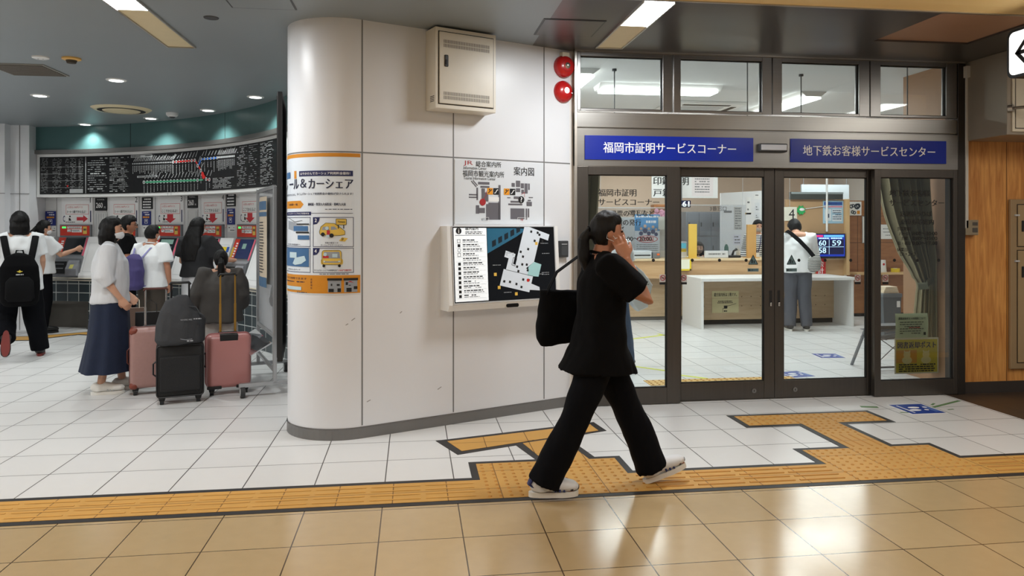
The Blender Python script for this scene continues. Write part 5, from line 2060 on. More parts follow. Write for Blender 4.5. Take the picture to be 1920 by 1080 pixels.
for u, Y, lb in ((1245, GY, 'at the right edge of the left fixed pane'), (1279, GD, 'at the left edge of the left sliding door'), (1608, GD, 'near the right edge of the right sliding door'), (1660, GY, 'at the left edge of the right fixed pane')):
    x, z = G(u, 521, Y)
    x = max(min(x, gl1 - 0.03 if u == 1245 else 99), dg0 + 0.03 if u == 1279 else 0)
    r = front_thing('no_smoking_sticker', 'small red-ringed no smoking sticker ' + lb, 'sticker', x, z, Y, 'no smoking stickers')
    mb = MB()
    mb.rect(-0.028, 0.028, -0.035, 0.028, -0.0007)
    mb.build('ground', M('sticker_grey', (176, 172, 170), 0.5), r)
    mb = MB()
    mb.ring(0, 0, 0.018, 0.024, -0.0013)
    mb.line(-0.015, 0.015, 0.015, -0.015, 0.005, -0.0013)
    mb.build('red_ring', M('ring_red', (150, 40, 40), 0.5), r)
    mb = MB()
    mb.rect(-0.013, 0.013, -0.004, 0.003, -0.0010)
    mb.rect(-0.028, 0.028, -0.056, -0.037, -0.0010)
    mb.build('print', ink, r)

# two paper notices behind the right pane
x0, z1 = G(1678, 588, GY + 0.02)
x1, z0 = G(1739, 633, GY + 0.02)
r = front_thing('pane_notice', 'pale green printed notice taped inside the right pane above the yellow poster', 'notice', (x0 + x1) / 2, z0, FRONT + 0.045)
w, h = (x1 - x0) / 2, z1 - z0
mb = MB()
n = 8
for i in range(n):
    za, zb = h * i / n, h * (i + 1) / n
    f = lambda z: -0.008 * math.sin(z / h * 3.1)
    mb.poly([(-w, f(za), za), (w, f(za), za), (w, f(zb), zb), (-w, f(zb), zb)])
mb.build('sheet', M('notice_green', (206, 212, 176), 0.5), r, smooth=60)
mb = MB()
mb.text('図書返却ポストの利用について', 0, h * 0.8, 0.022, -0.012, w=w * 1.65, align='C', bold=0.02)
for i in range(6):
    mb.dashes(-w * 0.75, w * (0.7 - 0.1 * (i % 3)), h * (0.65 - i * 0.09), 0.006, -0.012, i, 0.9)
mb.rect(w * 0.7, w * 0.84, h * 0.12, h * 0.24, -0.012)
mb.build('lettering', M('notice_ink', (44, 48, 40), 0.6), r)
mb = MB()
mb.dashes(-w * 0.2, w * 0.5, h * 0.43, 0.007, -0.0125, 9, 0.95)
mb.build('red_print', M('deep_red', (170, 40, 44)), r)
x0, z1 = G(1677, 634, GY + 0.02)
x1, z0 = G(1759, 699, GY + 0.02)
r = front_thing('pane_poster', 'yellow and orange book return poster inside the right pane near the floor', 'poster', (x0 + x1) / 2, z0, FRONT + 0.045)
w, h = (x1 - x0) / 2, z1 - z0
mb = MB()
mb.box(-w, w, -0.004, 0, 0, h)
mb.build('sheet', M('poster_border', (226, 212, 186), 0.5), r)
mb = MB()
mb.rect(-w + 0.012, w - 0.012, 0.012, h - 0.015, -0.005)
mb.build('yellow_ground', M('ground_yellow', (214, 190, 60), 0.5), r)
mb = MB()
mb.rect(-w + 0.012, 0.0, h * 0.3, h * 0.66, -0.0056)
mb.build('orange_ground', M('ground_orange', (218, 150, 54), 0.5), r)
mb = MB()
for sx, tail in ((-0.45, 1), (0.42, 0)):
    mb.ball((sx * w, -0.0062, h * 0.53), (0.034, 0.0008, 0.03), 14, 8)
    mb.ball((sx * w, -0.0064, h * 0.38), (0.048, 0.0008, 0.034), 14, 8)
    for e in (-1, 1):
        mb.poly([(sx * w + e * 0.03, -0.0068, h * 0.55), (sx * w + e * 0.008, -0.0068, h * 0.6), (sx * w + e * 0.03, -0.0068, h * 0.66)])
mb.build('pale_shape', M('pale_beast', (232, 212, 150), 0.5), r)
mb = MB()
mb.text('図書返却ポスト', 0, h * 0.8, 0.058, -0.006, w=w * 1.75, align='C', bold=0.03)
mb.build('title', navy, r)
mb = MB()
for i in range(4):
    mb.dashes(-w * 0.82, w * (0.85 - 0.08 * (i % 2)), h * (0.255 - i * 0.06), 0.011, -0.006, 20 + i, 0.95)
mb.build('lettering', ink, r)

# conduit and junction box beside the office front
r = thing('conduit', 'pale vertical conduit with a flared top beside the office door frame', 'conduit', (4.855, 5.955, 1.4))
mb = MB()
mb.box(-0.013, 0.013, -0.02, 0.03, 0.07, 1.42, 0.003)
mb.build('duct', M('duct_grey', (196, 192, 184), 0.4), r)
mb = MB()
mb.prism([(-0.03, 1.40), (0.03, 1.40), (0.055, 1.46), (0.055, 1.5), (-0.03, 1.5)], -0.05, 0.03, 'y')
mb.build('top_box', M('duct_grey', (196, 192, 184)), r)
r = thing('junction_box', 'small beige wall box with a key switch at the foot of the conduit', 'wall box', (4.915, 5.985, 1.42))
mb = MB()
mb.box(-0.072, 0.05, -0.05, 0, -0.01, 0.125, 0.005)
mb.build('body', M('box_tan', (150, 138, 116), 0.4, 0.3), r)
mb = MB()
mb.box(-0.01, 0.04, -0.054, -0.049, 0.015, 0.055, 0.003)
mb.box(-0.01, 0.04, -0.054, -0.049, 0.075, 0.105, 0.003)
mb.build('key_plate', M('plate_dark', (78, 74, 68), 0.4), r)

# fire hose cabinet at the right edge
r = thing('hose_cabinet', 'beige fire hose cabinet set in the wood wall at the right edge', 'cabinet', (5.72, 5.985, 0.21))
mb = MB()
mb.box(-0.42, 0.42, -0.03, 0.0, 0, 1.52, 0.006)
mb.build('frame', M('hose_beige', (158, 134, 100), 0.45, 0.15), r)
for z0, z1 in ((0.06, 1.06), (1.10, 1.47)):
    mb = MB()
    mb.box(-0.355, 0.36, -0.042, -0.03, z0, z1, 0.004)
    dr = mb.build('door', M('hose_door', (168, 144, 108), 0.4, 0.15), r)
    mb = MB()
    mb.frame(-0.362, 0.367, z0 - 0.007, z1 + 0.007, 0.006, -0.0305)
    mb.build('door_gap', dark_gap, dr)
    mb = MB()
    mb.box(-0.325, -0.305, -0.05, -0.041, z1 - 0.24, z1 - 0.14, 0.004)
    mb.build('handle', dark_gap, dr)
    mb = MB()
    mb.box(-0.385, -0.345, -0.046, -0.03, z1 - 0.1, z1 - 0.085)
    mb.build('hinge', light_grey, dr)
mb = MB()
mb.rect(-0.23, 0.05, 1.17, 1.31, -0.0425)
mb.build('red_plate', red, r)

# ------------------------------------------------------------------ stickers and tape on the floor
def floor_sticker(label, cx, cy, w, l, rot, steps, arrow=False):
    r = thing('floor_sticker', label, 'floor sticker', (cx, cy, 0), rot, 'blue footprint stickers')
    mb = MB()
    mb.box(-w / 2 - 0.012, w / 2 + 0.012, -l / 2 - 0.012, l / 2 + 0.012, 0.0002, 0.0008)
    mb.build('white_edge', paper, r)
    mb = MB()
    mb.box(-w / 2, w / 2, -l / 2, l / 2, 0.0006, 0.0014)
    mb.build('blue_ground', M('floor_blue', (22, 62, 150), 0.4), r)
    mb = MB()
    for sy in (-1, 1):
        mb.tube([(-0.02 + 0.02 * sy, sy * l * 0.13, 0.0013), (-0.02 + 0.02 * sy, sy * l * 0.13, 0.002)], [(w * 0.17, l * 0.085)] * 2, 16)
        mb.tube([(0.035 + w * 0.15 + 0.02 * sy, sy * l * 0.13, 0.0013), (0.035 + w * 0.15 + 0.02 * sy, sy * l * 0.13, 0.002)], [(w * 0.06, l * 0.06)] * 2, 14)
    mb.box(-w * 0.36, -w * 0.32, -l * 0.38, l * 0.38, 0.0013, 0.002)
    mb.build('footprint', paper, r)
    mb = MB()
    for i in range(3):
        mb.box(w * 0.33 + i * 0.018, w * 0.33 + i * 0.018 + 0.006, -l * 0.35, l * 0.3, 0.0013, 0.0018)
    mb.build('print', M('floor_pale', (130, 160, 210), 0.5), r)


floor_sticker('blue footprint sticker on the tiles outside the right door', 4.07, 5.53, 0.29, 0.30, 0, 1)
floor_sticker('farther blue footprint sticker inside the office, on the right', 4.73, 7.93, 0.28, 0.28, RAD(-8), 1)
floor_sticker('nearer blue footprint sticker inside the office, partly behind the door stile', 3.80, 6.98, 0.28, 0.28, RAD(10), 1)


def tape(name, label, quads, mat):
    c = sum((Vector(q[0]) for q in quads), Vector((0, 0))) / len(quads)
    r = thing(name, label, 'tape', (c.x, c.y, 0))
    mb = MB()
    for (x0, y0), (x1, y1), w in quads:
        d = Vector((x1 - x0, y1 - y0)).normalized()
        nn = Vector((-d.y, d.x)) * w / 2
        mb.prism([(x0 - c.x + nn.x, y0 - c.y + nn.y), (x0 - c.x - nn.x, y0 - c.y - nn.y), (x1 - c.x - nn.x, y1 - c.y - nn.y), (x1 - c.x + nn.x, y1 - c.y + nn.y)], 0.0003, 0.0012)
    mb.build('strip', mat, r)


tape_green = M('tape_green', (96, 132, 84), 0.6, var=0.3, scale=30)
tape_lime = M('tape_lime', (214, 220, 70), 0.6, var=0.1, scale=20)
tape('floor_tape', 'worn green tape strip running right from the blue sticker outside', [((4.24, 5.56), (4.62, 5.74), 0.03), ((4.28, 5.63), (4.34, 5.68), 0.02), ((4.3, 5.47), (4.36, 5.48), 0.015)], tape_green)
tape('floor_tape', 'worn green tape scraps left of the blue sticker outside', [((3.66, 5.66), (3.79, 5.62), 0.05), ((3.86, 5.44), (3.93, 5.43), 0.02)], tape_green)
tape('floor_tape', 'farther lime yellow tape line inside the office behind the walking woman', [((2.2, 9.1), (3.42, 9.75), 0.05), ((3.36, 9.86), (3.44, 9.6), 0.05)], tape_lime)
tape('floor_tape', 'nearer lime yellow tape line inside the office behind the walking woman', [((2.1, 7.85), (2.66, 7.25), 0.05), ((2.62, 7.12), (2.85, 6.9), 0.05)], tape_lime)
r = thing('tactile_mat', 'yellow dotted tactile strip just inside the sliding doors', 'tactile paving', (2.95, 6.77, 0))
mb = MB()
mb.box(-0.75, 0.75, -0.12, 0.12, 0.0003, 0.004)
mb.build('paving', M('tac_in', (214, 172, 92), 0.55), r)
mb = MB()
for i in range(25):
    for j in range(4):
        x, y = -0.72 + i * 0.06, -0.09 + j * 0.06
        mb.tube([(x, y, 0.004), (x, y, 0.009)], [0.013, 0.008], 8)
mb.build('bump', tac_bump, r)['kind'] = 'stuff'

# ------------------------------------------------------------------ office ceiling lights and services
def office_light(label, x, y, l, along_x, power, w=0.16):
    r = thing('office_light', label, 'ceiling light', (x, y, OC), 0 if along_x else RAD(90))
    mb = MB()
    mb.prism([(-w, 0), (-w * 0.55, -0.055), (w * 0.55, -0.055), (w, 0)], -l / 2, l / 2, 'x')
    mb.build('housing', white_paint, r)
    mb = MB()
    mb.box(-l / 2 + 0.04, l / 2 - 0.04, -w * 0.7, w * 0.7, -0.075, -0.055, 0.004)
    mb.build('diffuser', lit_white, r)
    area_light('office_lamp', (0, 0, -0.08), l - 0.1, w * 1.4, power, (0.97, 0.99, 1.0), r)


office_light('office ceiling light straight behind the transom, nearest the doors', 2.62, 7.7, 1.35, True, 28)
office_light('office ceiling light over the counter windows', 3.2, 10.2, 1.3, True, 30)
office_light('office ceiling light over the man at the counter', 5.6, 9.7, 1.4, True, 30)
office_light('office ceiling light running deep at the right behind the transom', 4.45, 8.4, 1.3, False, 22)
office_light('office ceiling light at the left edge of the transom', 1.62, 7.5, 1.2, False, 22)
office_light('office ceiling light behind the clerks', 4.2, 12.7, 1.4, True, 32)
office_light('office ceiling light over the far right partition', 7.0, 11.6, 1.4, True, 30)
r = thing('ceiling_air_unit', 'square white ceiling air conditioner seen through the second transom pane', 'air conditioner', (3.55, 9.0, OC))
mb = MB()
mb.box(-0.48, 0.48, -0.48, 0.48, -0.035, 0, 0.01)
mb.build('panel', white_paint, r)
mb = MB()
for a in range(4):
    mm = Matrix.Rotation(RAD(90 * a), 4, 'Z')
    vs0 = len(mb.bm.verts)
    mb.box(-0.3, 0.3, -0.42, -0.35, -0.038, -0.034)
    mb.bm.verts.ensure_lookup_table()
    bmesh.ops.transform(mb.bm, matrix=mm, verts=mb.bm.verts[vs0:])
mb.build('outlet_slot', dark_gap, r)
mb = MB()
mb.box(-0.27, 0.27, -0.27, 0.27, -0.042, -0.034, 0.004)
mb.build('intake_grille', light_grey, r)
for k, (u, lb) in enumerate(((1152, 'thin hanging rod in the first transom pane'), (1502, 'thin hanging rod in the third transom pane'))):
    x, _ = on_y(u, 160, 6.9)
    r = thing('hanging_rod', lb, 'rod', (x, 6.9, OC))
    mb = MB()
    mb.cyl((0, 0, 0), (0, 0, -0.52), 0.006, 8)
    mb.build('rod', grey_plastic, r)
    mb = MB()
    mb.cyl((0, 0, 0), (0, 0, -0.02), 0.022, 12)
    mb.build('ceiling_cup', dark_grey, r)
    mb = MB()
    mb.cyl((0, 0.0, -0.52), (0, 0, -0.55), 0.014, 10)
    mb.build('end_hook', dark_grey, r)
r = thing('curtain_rail', 'white curtain rail hung inside the office front', 'curtain rail', (3.05, 6.45, 2.45))
mb = MB()
mb.box(-1.75, 1.75, -0.012, 0.012, -0.012, 0.012)
mb.build('rail', white_paint, r)
mb = MB()
for x in (-1.6, 0, 1.6):
    mb.cyl((x, 0, 0.012), (x, 0, OC - 2.45), 0.006, 8)
mb.build('hanger', grey_plastic, r)

# ------------------------------------------------------------------ curtains
curtain_green = M('curtain_green', (150, 140, 110), 0.85, var=0.1, scale=4, bump=0.2, bscale=50)


def curtain(mb, rows, npl, amp, y0, seg=140, sway=0.0):
    """rows: (z, xl, xr) from the top down; pleats run down the cloth."""
    n = len(rows)
    sub = 10
    grid = []
    for i in range(n - 1):
        for k in range(sub + (1 if i == n - 2 else 0)):
            t = k / sub
            a, b = rows[i], rows[i + 1]
            p0 = rows[max(0, i - 1)]
            p3 = rows[min(n - 1, i + 2)]
            def cr(j):
                return 0.5 * (2 * a[j] + (b[j] - p0[j]) * t + (2 * p0[j] - 5 * a[j] + 4 * b[j] - p3[j]) * t * t + (3 * a[j] - p0[j] - 3 * b[j] + p3[j]) * t ** 3)
            z = a[0] + (b[0] - a[0]) * t
            xl, xr = cr(1), cr(2)
            am = min(amp, (xr - xl) * 0.22)
            row = []
            for s_ in range(seg + 1):
                q = s_ / seg
                ph = q * npl * 2 * math.pi
                wob = 0.35 * math.sin(ph * 0.37 + 1.3)
                row.append(mb.bm.verts.new((xl + (xr - xl) * q + 0.01 * math.sin(ph * 2), y0 + am * (math.sin(ph) + wob), z)))
            grid.append(row)
    for i in range(len(grid) - 1):
        for s_ in range(seg):
            mb.bm.faces.new((grid[i][s_], grid[i + 1][s_], grid[i + 1][s_ + 1], grid[i][s_ + 1]))


CY = 6.45
r = thing('curtain', 'grey-green curtain tied back inside the right pane', 'curtain', (4.55, CY, 0.1))
T = Matrix.Translation((-4.55, -CY, -0.1))
rows = []
for z, ul, ur in ((2.43, 1640, 1738), (1.95, 1651, 1736), (1.6, 1664, 1740), (1.25, 1690, 1746), (1.0, 1716, 1750), (0.93, 1723, 1751), (0.86, 1722, 1752), (0.6, 1718, 1758), (0.3, 1716, 1768), (0.10, 1716, 1778)):
    rows.append((z, on_y(ul, 500, CY)[0], min(4.925, on_y(ur, 500, CY)[0])))
mb = MB()
curtain(mb, rows, 7, 0.06, CY)
me_o = mb.build('cloth', curtain_green, r, smooth=180, mtx=T)
mb = MB()
zt = 0.95
xa, xb = on_y(1719, 500, CY)[0], 4.92
mb.tube([(xa - 0.01, CY - 0.03, zt - 0.03), (xa + 0.06, CY - 0.075, zt - 0.02), (xb - 0.12, CY - 0.07, zt + 0.0), (xb - 0.02, CY - 0.02, zt + 0.03), (xb, CY + 0.0, zt + 0.03)], [(0.034, 0.008)] * 5, 10, ref=(0, 0, 1))
mb.build('tie_band', M('tie_green', (126, 128, 108), 0.8), r, smooth=60, mtx=T)
r = thing('curtain', 'dark grey-green curtain gathered at the left edge of the left pane', 'curtain', (1.45, CY, 0.1))
rows = [(2.43, 1.30, on_y(1124, 400, CY)[0]), (1.9, 1.30, on_y(1124, 400, CY)[0]), (1.4, 1.30, on_y(1117, 400, CY)[0]), (1.0, 1.30, on_y(1114, 400, CY)[0]), (0.5, 1.30, on_y(1116, 400, CY)[0]), (0.1, 1.30, on_y(1117, 400, CY)[0])]
mb = MB()
curtain(mb, rows, 4, 0.04, CY)
mb.build('cloth', curtain_green, r, smooth=180, mtx=Matrix.Translation((-1.45, -CY, -0.1)))
r = thing('wall_switch', 'small black wall device with a white button beside the curtain', 'wall box', (4.93, 6.52, 1.28))
mb = MB()
mb.box(-0.04, 0, -0.055, 0.055, -0.07, 0.09, 0.006)
mb.build('body', black, r)
mb = MB()
mb.box(-0.044, -0.039, -0.012, 0.012, 0.0, 0.025)
mb.build('button', light_grey, r)

# ------------------------------------------------------------------ counter, table, things on and behind them
FY = 11.05
CTR_X1 = on_y(1582.5, 500, FY)[0]


def O(u, v, Y):
    return on_y(u, v, Y)


r = thing('service_counter', 'long pale wood service counter across the office', 'counter', (4.0, 11.4, 0))
T = Matrix.Translation((-4.0, -11.4, 0))
mb = MB()
mb.box(1.12, CTR_X1, FY - 0.03, 11.75, 0.95, 0.98, 0.005)
mb.build('countertop', M('counter_top', (222, 196, 156), 0.4), r, mtx=T)
mb = MB()
mb.box(1.12, CTR_X1, FY, FY + 0.25, 0.68, 0.95)
mb.build('fascia', board_wood, r, mtx=T)
mb = MB()
mb.box(1.12, CTR_X1, 11.3, 11.7, 0.06, 0.95)
mb.build('base_panel', beige_wood, r, mtx=T)
mb = MB()
mb.box(1.12, CTR_X1, 11.33, 11.68, 0, 0.06)
mb.build('kick_plate', M('kick_grey', (112, 108, 102), 0.5), r, mtx=T)
mb = MB()
for u in (1258, 1276):
    x = on_y(u, 550, 11.3)[0]
    mb.box(x - 0.006, x + 0.006, 11.297, 11.30, 0.06, 0.68)
mb.build('panel_joint', dark_gap, r, mtx=T)

r = thing('office_table', 'white writing table with side panels in front of the counter', 'table', (5.3, 10.5, 0))
TX0, TX1 = -1.18, 1.19
mb = MB()
mb.box(TX0, TX1, -0.32, 0.45, 0.69, 0.735, 0.003)
mb.build('tabletop', white_paint, r)
for x in (TX0, TX1 - 0.04):
    mb = MB()
    mb.box(x, x + 0.04, -0.3, 0.45, 0.0, 0.69, 0.002)
    mb.build('side_panel', white_paint, r)
mb = MB()
mb.box(TX0 + 0.04, TX1 - 0.04, 0.16, 0.18, 0.075, 0.69)
mb.build('back_panel', beige_wood, r)
mb = MB()
for i in range(14):
    for z in (0.28, 0.42):
        mb.cyl((-0.95 + i * 0.15, 0.157, z), (-0.95 + i * 0.15, 0.16, z), 0.008, 8)
mb.build('peg_hole', M('peg_brown', (120, 92, 60), 0.6), r)
mb = MB()
mb.box(TX0 + 0.04, TX1 - 0.04, 0.2, 0.22, 0.0, 0.07)
mb.build('dark_plinth', dark_gap, r)

PY = 10.655
x0, z1 = O(1335, 546, PY)
x1, z0 = O(1385, 586, PY)
r = thing('table_notice', 'yellowed paper notice with a small map taped under the white table', 'notice', ((x0 + x1) / 2, PY, z0))
w, h = (x1 - x0) / 2, z1 - z0
mb = MB()
mb.box(-w, w, -0.002, 0.001, 0, h * 0.66)
mb.box(-w * 1.0, w, -0.003, 0.001, h * 0.68, h)
mb.build('sheet', M('old_paper', (216, 206, 160), 0.6), r)
mb = MB()
mb.text('総合案内所は１階です。', 0, h * 0.84, 0.055, -0.004, w=w * 1.7, align='C', bold=0.02)
mb.dashes(-w * 0.55, w * 0.5, h * 0.53, 0.014, -0.004, 3, 0.95)
mb.dashes(-w * 0.6, w * 0.55, h * 0.46, 0.012, -0.004, 4, 0.95)
mb.pline([(-w * 0.2, 0.01), (-w * 0.2, h * 0.2), (w * 0.1, h * 0.2), (w * 0.1, h * 0.3), (w * 0.4, h * 0.35), (w * 0.8, h * 0.42)], 0.006, -0.004)
mb.rect(-w * 0.12, w * 0.14, h * 0.2, h * 0.33, -0.004)
mb.dashes(-w * 0.12, w * 0.12, h * 0.08, 0.02, -0.004, 5, 0.95)
mb.build('lettering', ink, r)

# wooden dividing posts on the counter
for u0, u1, v0, mt, lb in ((1291, 1306, 420, M('post_yellow', (226, 188, 84), 0.5), 'yellow upright divider board on the counter left of the seated clerk'), (1400, 1417, 421, M('post_tan', (206, 160, 96), 0.5), 'tan upright divider board on the counter in front of the standing clerk')):
    Y = 11.25
    xa, zt = O(u0, v0, Y)
    xb, _ = O(u1, v0, Y)
    r = thing('divider_board', lb, 'divider', ((xa + xb) / 2, Y, 0.98))
    mb = MB()
    mb.box(-(xb - xa) / 2, (xb - xa) / 2, -0.02, 0.02, 0.01, zt - 0.98, 0.003)
    mb.build('board', mt, r)
    mb = MB()
    mb.box(-(xb - xa) / 2 - 0.02, (xb - xa) / 2 + 0.02, -0.1, 0.1, 0, 0.012, 0.002)
    mb.build('foot', mt, r)


def office_sheet(u0, u1, v0, v1, Y, name, label, txt, tu0, tu1, tv):
    xa, zt = O(u0, v0, Y)
    xb, zb = O(u1, v1, Y)
    r = thing(name, label, 'partition', ((xa + xb) / 2, Y, zb))
    w = (xb - xa) / 2
    mb = MB()
    mb.box(-w, w, -0.002, 0.002, 0, zt - zb)
    mb.build('sheet', acrylic, r)
    mb = MB()
    mb.box(-w, w, -0.006, 0.006, zt - zb, zt - zb + 0.012)
    mb.build('top_edge', light_grey, r)
    xc, zc = O((tu0 + tu1) / 2, tv, Y)
    xt0, xt1 = O(tu0, tv, Y)[0], O(tu1, tv, Y)[0]
    mb = MB()
    mb.text(txt, xc - (xa + xb) / 2, zc - zb, 0.075, -0.004, w=xt1 - xt0, align='C')
    mb.build('lettering', ink, r)
    mb = MB()
    for x in (-w + 0.05, w - 0.05):
        mb.cyl((x, 0, zt - zb + 0.012), (x, 0, OC - zb), 0.003, 6)
    mb.build('hanging_wire', light_grey, r)


office_sheet(1262, 1398, 385, 470, 11.3, 'acrylic_screen', 'clear hanging screen lettered window 3 over the counter', '3番窓口', 1331, 1362, 391)
office_sheet(1120, 1256, 390, 470, 11.3, 'acrylic_screen', 'clear hanging screen lettered window 2 over the counter, behind the walking woman', '2番窓口', 1178, 1210, 398)

# big hanging sign over the counter
Y = 11.45
xa, zb = O(1222, 371, Y)
xb, _ = O(1346, 371, Y)
r = thing('hanging_board', 'large white hanging board with bold black lettering over the counter', 'sign', ((xa + xb) / 2, Y, zb))
w = (xb - xa) / 2
cx_ = (xa + xb) / 2
mb = MB()
mb.box(-w, w, 0, 0.02, 0, 0.62, 0.003)
mb.build('board', white_paint, r)
mb = MB()
for txt, u0, u1, v, hh in (('印鑑証明', 1225, 1291, 339, 0.135), ('戸籍', 1225, 1258, 361, 0.125)):
    x0, z = O(u0, v, Y)
    x1, _ = O(u1, v, Y)
    mb.text(txt, x0 - cx_, z - zb, hh, -0.002, w=x1 - x0, bold=0.025)
mb.build('lettering', ink, r)
mb = MB()
x0, z = O(1297, 362, Y)
x1, _ = O(1337, 362, Y)
mb.rect(x0 - cx_, x1 - cx_, 0.03, 0.6, -0.003)
pn = mb.build('paper_notice', M('pinkish_paper', (236, 226, 226), 0.6), r)
mb = MB()
for i in range(11):
    mb.dashes(x0 - cx_ + 0.05, x1 - cx_ - 0.06, 0.1 + i * 0.042, 0.016, -0.0045, 60 + i, 0.85)
mb.build('print', grey_plastic, pn)
mb = MB()
for x in (-w + 0.1, w - 0.1):
    mb.cyl((x, 0.01, 0.62), (x, 0.01, OC - zb), 0.006, 8)
mb.build('hanger', grey_plastic, r)
# number display 61
Y = 11.35
xa, z0 = O(1262, 389, Y)
xb, z1 = O(1294, 376, Y)
r = thing('number_display', 'dark blue number display showing 61 under the hanging board', 'display', ((xa + xb) / 2, Y, z0))
mb = MB()
mb.box(-(xb - xa) / 2, (xb - xa) / 2, -0.03, 0.03, 0, z1 - z0, 0.006)
mb.build('casing', M('display_navy', (18, 24, 62), 0.3), r)
mb = MB()
mb.text('61', 0.06, (z1 - z0) / 2, 0.085, -0.0315, align='C', w=0.11, bold=0.03)
mb.build('digits', M('digit_lit', (245, 250, 255), 0.4, emit=1.6), r)
mb = MB()
mb.cyl((0, 0, z1 - z0), (0, 0, OC - z0), 0.01, 8)
mb.build('hanger', grey_plastic, r)

# grey lockers
Y = 13.5
xa, zt = O(1286, 397, Y)
xb, _ = O(1357, 397, Y)
r = thing('locker_cabinet', 'grey steel locker cabinet behind the seated clerk', 'locker', ((xa + xb) / 2, Y, 0))
w = (xb - xa) / 2
mb = MB()
mb.box(-w, w, 0, 0.5, 0.0, zt, 0.005)
mb.build('body', M('locker_grey', (150, 154, 160), 0.4, 0.2), r)
for i in range(3):
    for z0, z1 in ((0.08, 0.85), (0.88, 1.28), (1.31, zt - 0.03)):
        a = -w + 0.02 + i * (2 * w - 0.04) / 3
        mb = MB()
        mb.box(a + 0.006, a + (2 * w - 0.04) / 3 - 0.006, -0.015, 0, z0, z1, 0.003)
        d = mb.build('door', M('locker_door', (140, 145, 152), 0.4, 0.2), r)
        mb = MB()
        mb.box(a + 0.03, a + 0.05, -0.022, -0.014, (z0 + z1) / 2 - 0.04, (z0 + z1) / 2 + 0.04)
        mb.build('handle', dark_grey, d)
# left book case and shelving behind window 2
xa, zt = O(1125, 402, 13.2)
xb, _ = O(1250, 402, 13.2)
r = thing('filing_cabinet', 'grey filing cabinet behind the window 2 poster', 'cabinet', ((xa + xb) / 2, 13.2, 0))
w = (xb - xa) / 2
mb = MB()
mb.box(-w, w, 0, 0.45, 0, zt - 0.05, 0.005)
mb.build('body', M('filing_grey', (186, 188, 188), 0.5), r)
for i in range(3):
    a = -w + i * 2 * w / 3
    mb = MB()
    mb.box(a + 0.01, a + 2 * w / 3 - 0.01, -0.015, 0, 0.08, zt - 0.08, 0.003)
    d = mb.build('door', M('filing_door', (176, 178, 180), 0.5), r)
    mb = MB()
    mb.box(a + 0.04, a + 0.06, -0.03, -0.015, 1.0, 1.15)
    mb.build('handle', dark_grey, d)
# cork notices between
xa, zt = O(1352, 360, 12.7)
xb, _ = O(1462, 360, 12.7)
r = thing('white_partition', 'tall white partition covered with small notices behind the standing clerk', 'partition', ((xa + xb) / 2, 12.7, 0))
w = (xb - xa) / 2
cx_ = (xa + xb) / 2
mb = MB()
mb.prism([(-w, 0), (w, 0), (w, zt + 0.05), (-w, zt - 0.02)], 0, 0.05, 'y')
mb.build('panel', M('partition_white', (232, 234, 236), 0.4), r)


def pinned(u0, u1, v0, v1, mat, name='pinned_sheet', dash=0, parent=None, Y=12.7, cx=None, yy=-0.003):
    cx = cx_ if cx is None else cx
    x0, z1 = O(u0, v0, Y)
    x1, z0 = O(u1, v1, Y)
    mb = MB()
    mb.rect(x0 - cx, x1 - cx, z0, z1, yy)
    s = mb.build(name, mat, parent or r)
    if dash:
        mb = MB()
        for i in range(dash):
            mb.dashes(x0 - cx + 0.02, x1 - cx - 0.02, z1 - (i + 0.7) * (z1 - z0) / (dash + 0.4), min(0.03, (z1 - z0) / dash * 0.35), yy - 0.003, i + int(u0), 0.75, 0.05)
        mb.build('print', grey_plastic, s)
    return s


pinned(1376, 1391, 388, 431, M('pin_grey', (200, 200, 196), 0.6), dash=9)
pinned(1399, 1408, 370, 402, paper, dash=2)
pinned(1414, 1424, 363, 373, paper, dash=2)
pinned(1415, 1424, 380, 396, M('pin_pale', (222, 226, 232), 0.6), dash=3)
pinned(1415, 1424, 398, 410, M('pin_pale', (222, 226, 232)), dash=3)
pinned(1397, 1408, 399, 402, M('pin_amber', (206, 176, 120), 0.6), 'tray_strip')
pinned(1375, 1389, 440, 459, M('pin_lilac', (226, 226, 238), 0.6), dash=3)
pinned(1357, 1372, 395, 399, grey_plastic, 'clip_strip')

# poster at window 2
Y = 11.6
xa, zt = O(1190, 402, Y)
xb, zb = O(1237, 474, Y)
r = thing('counter_poster', 'blue and white poster with a group picture standing behind window 2', 'poster', ((xa + xb) / 2, Y, 0.98))
w, h = (xb - xa) / 2, zt - 0.98
mb = MB()
mb.box(-w, w, 0, 0.012, 0, h)
mb.build('sheet', M('cp_white', (226, 232, 236), 0.5), r)
mb = MB()
mb.rect(-w, w, h * 0.62, h, -0.002)
mb.build('blue_ground', M('cp_blue', (70, 150, 206), 0.5), r)
mb = MB()
mb.ball((0, -0.0035, h * 0.43), (w * 0.85, 0.001, h * 0.085), 20, 8)
mb.build('red_cloud', M('cp_red', (206, 64, 72), 0.5), r)
mb = MB()
mb.ball((0, -0.0055, h * 0.43), (w * 0.78, 0.001, h * 0.068), 20, 8)
mb.build('white_cloud', paper, r)
mb = MB()
for x, z, s_ in ((-0.5, 0.62, 1), (-0.18, 0.68, 1.2), (0.12, 0.62, 1), (0.45, 0.66, 1.1), (0.7, 0.6, 0.9)):
    mb.disc(x * w, h * (z + 0.05), 0.022 * s_, -0.0075, 10)
mb.build('face', M('cp_face', (220, 186, 160), 0.6), r)
mb = MB()
for x, z, s_ in ((-0.5, 0.56, 1), (-0.18, 0.62, 1.2), (0.12, 0.56, 1), (0.45, 0.6, 1.1), (0.7, 0.54, 0.9)):
    mb.disc(x * w, h * z, 0.035 * s_, -0.0065, 10)
mb.build('figure', M('cp_navy', (50, 66, 110), 0.6), r)
mb = MB()
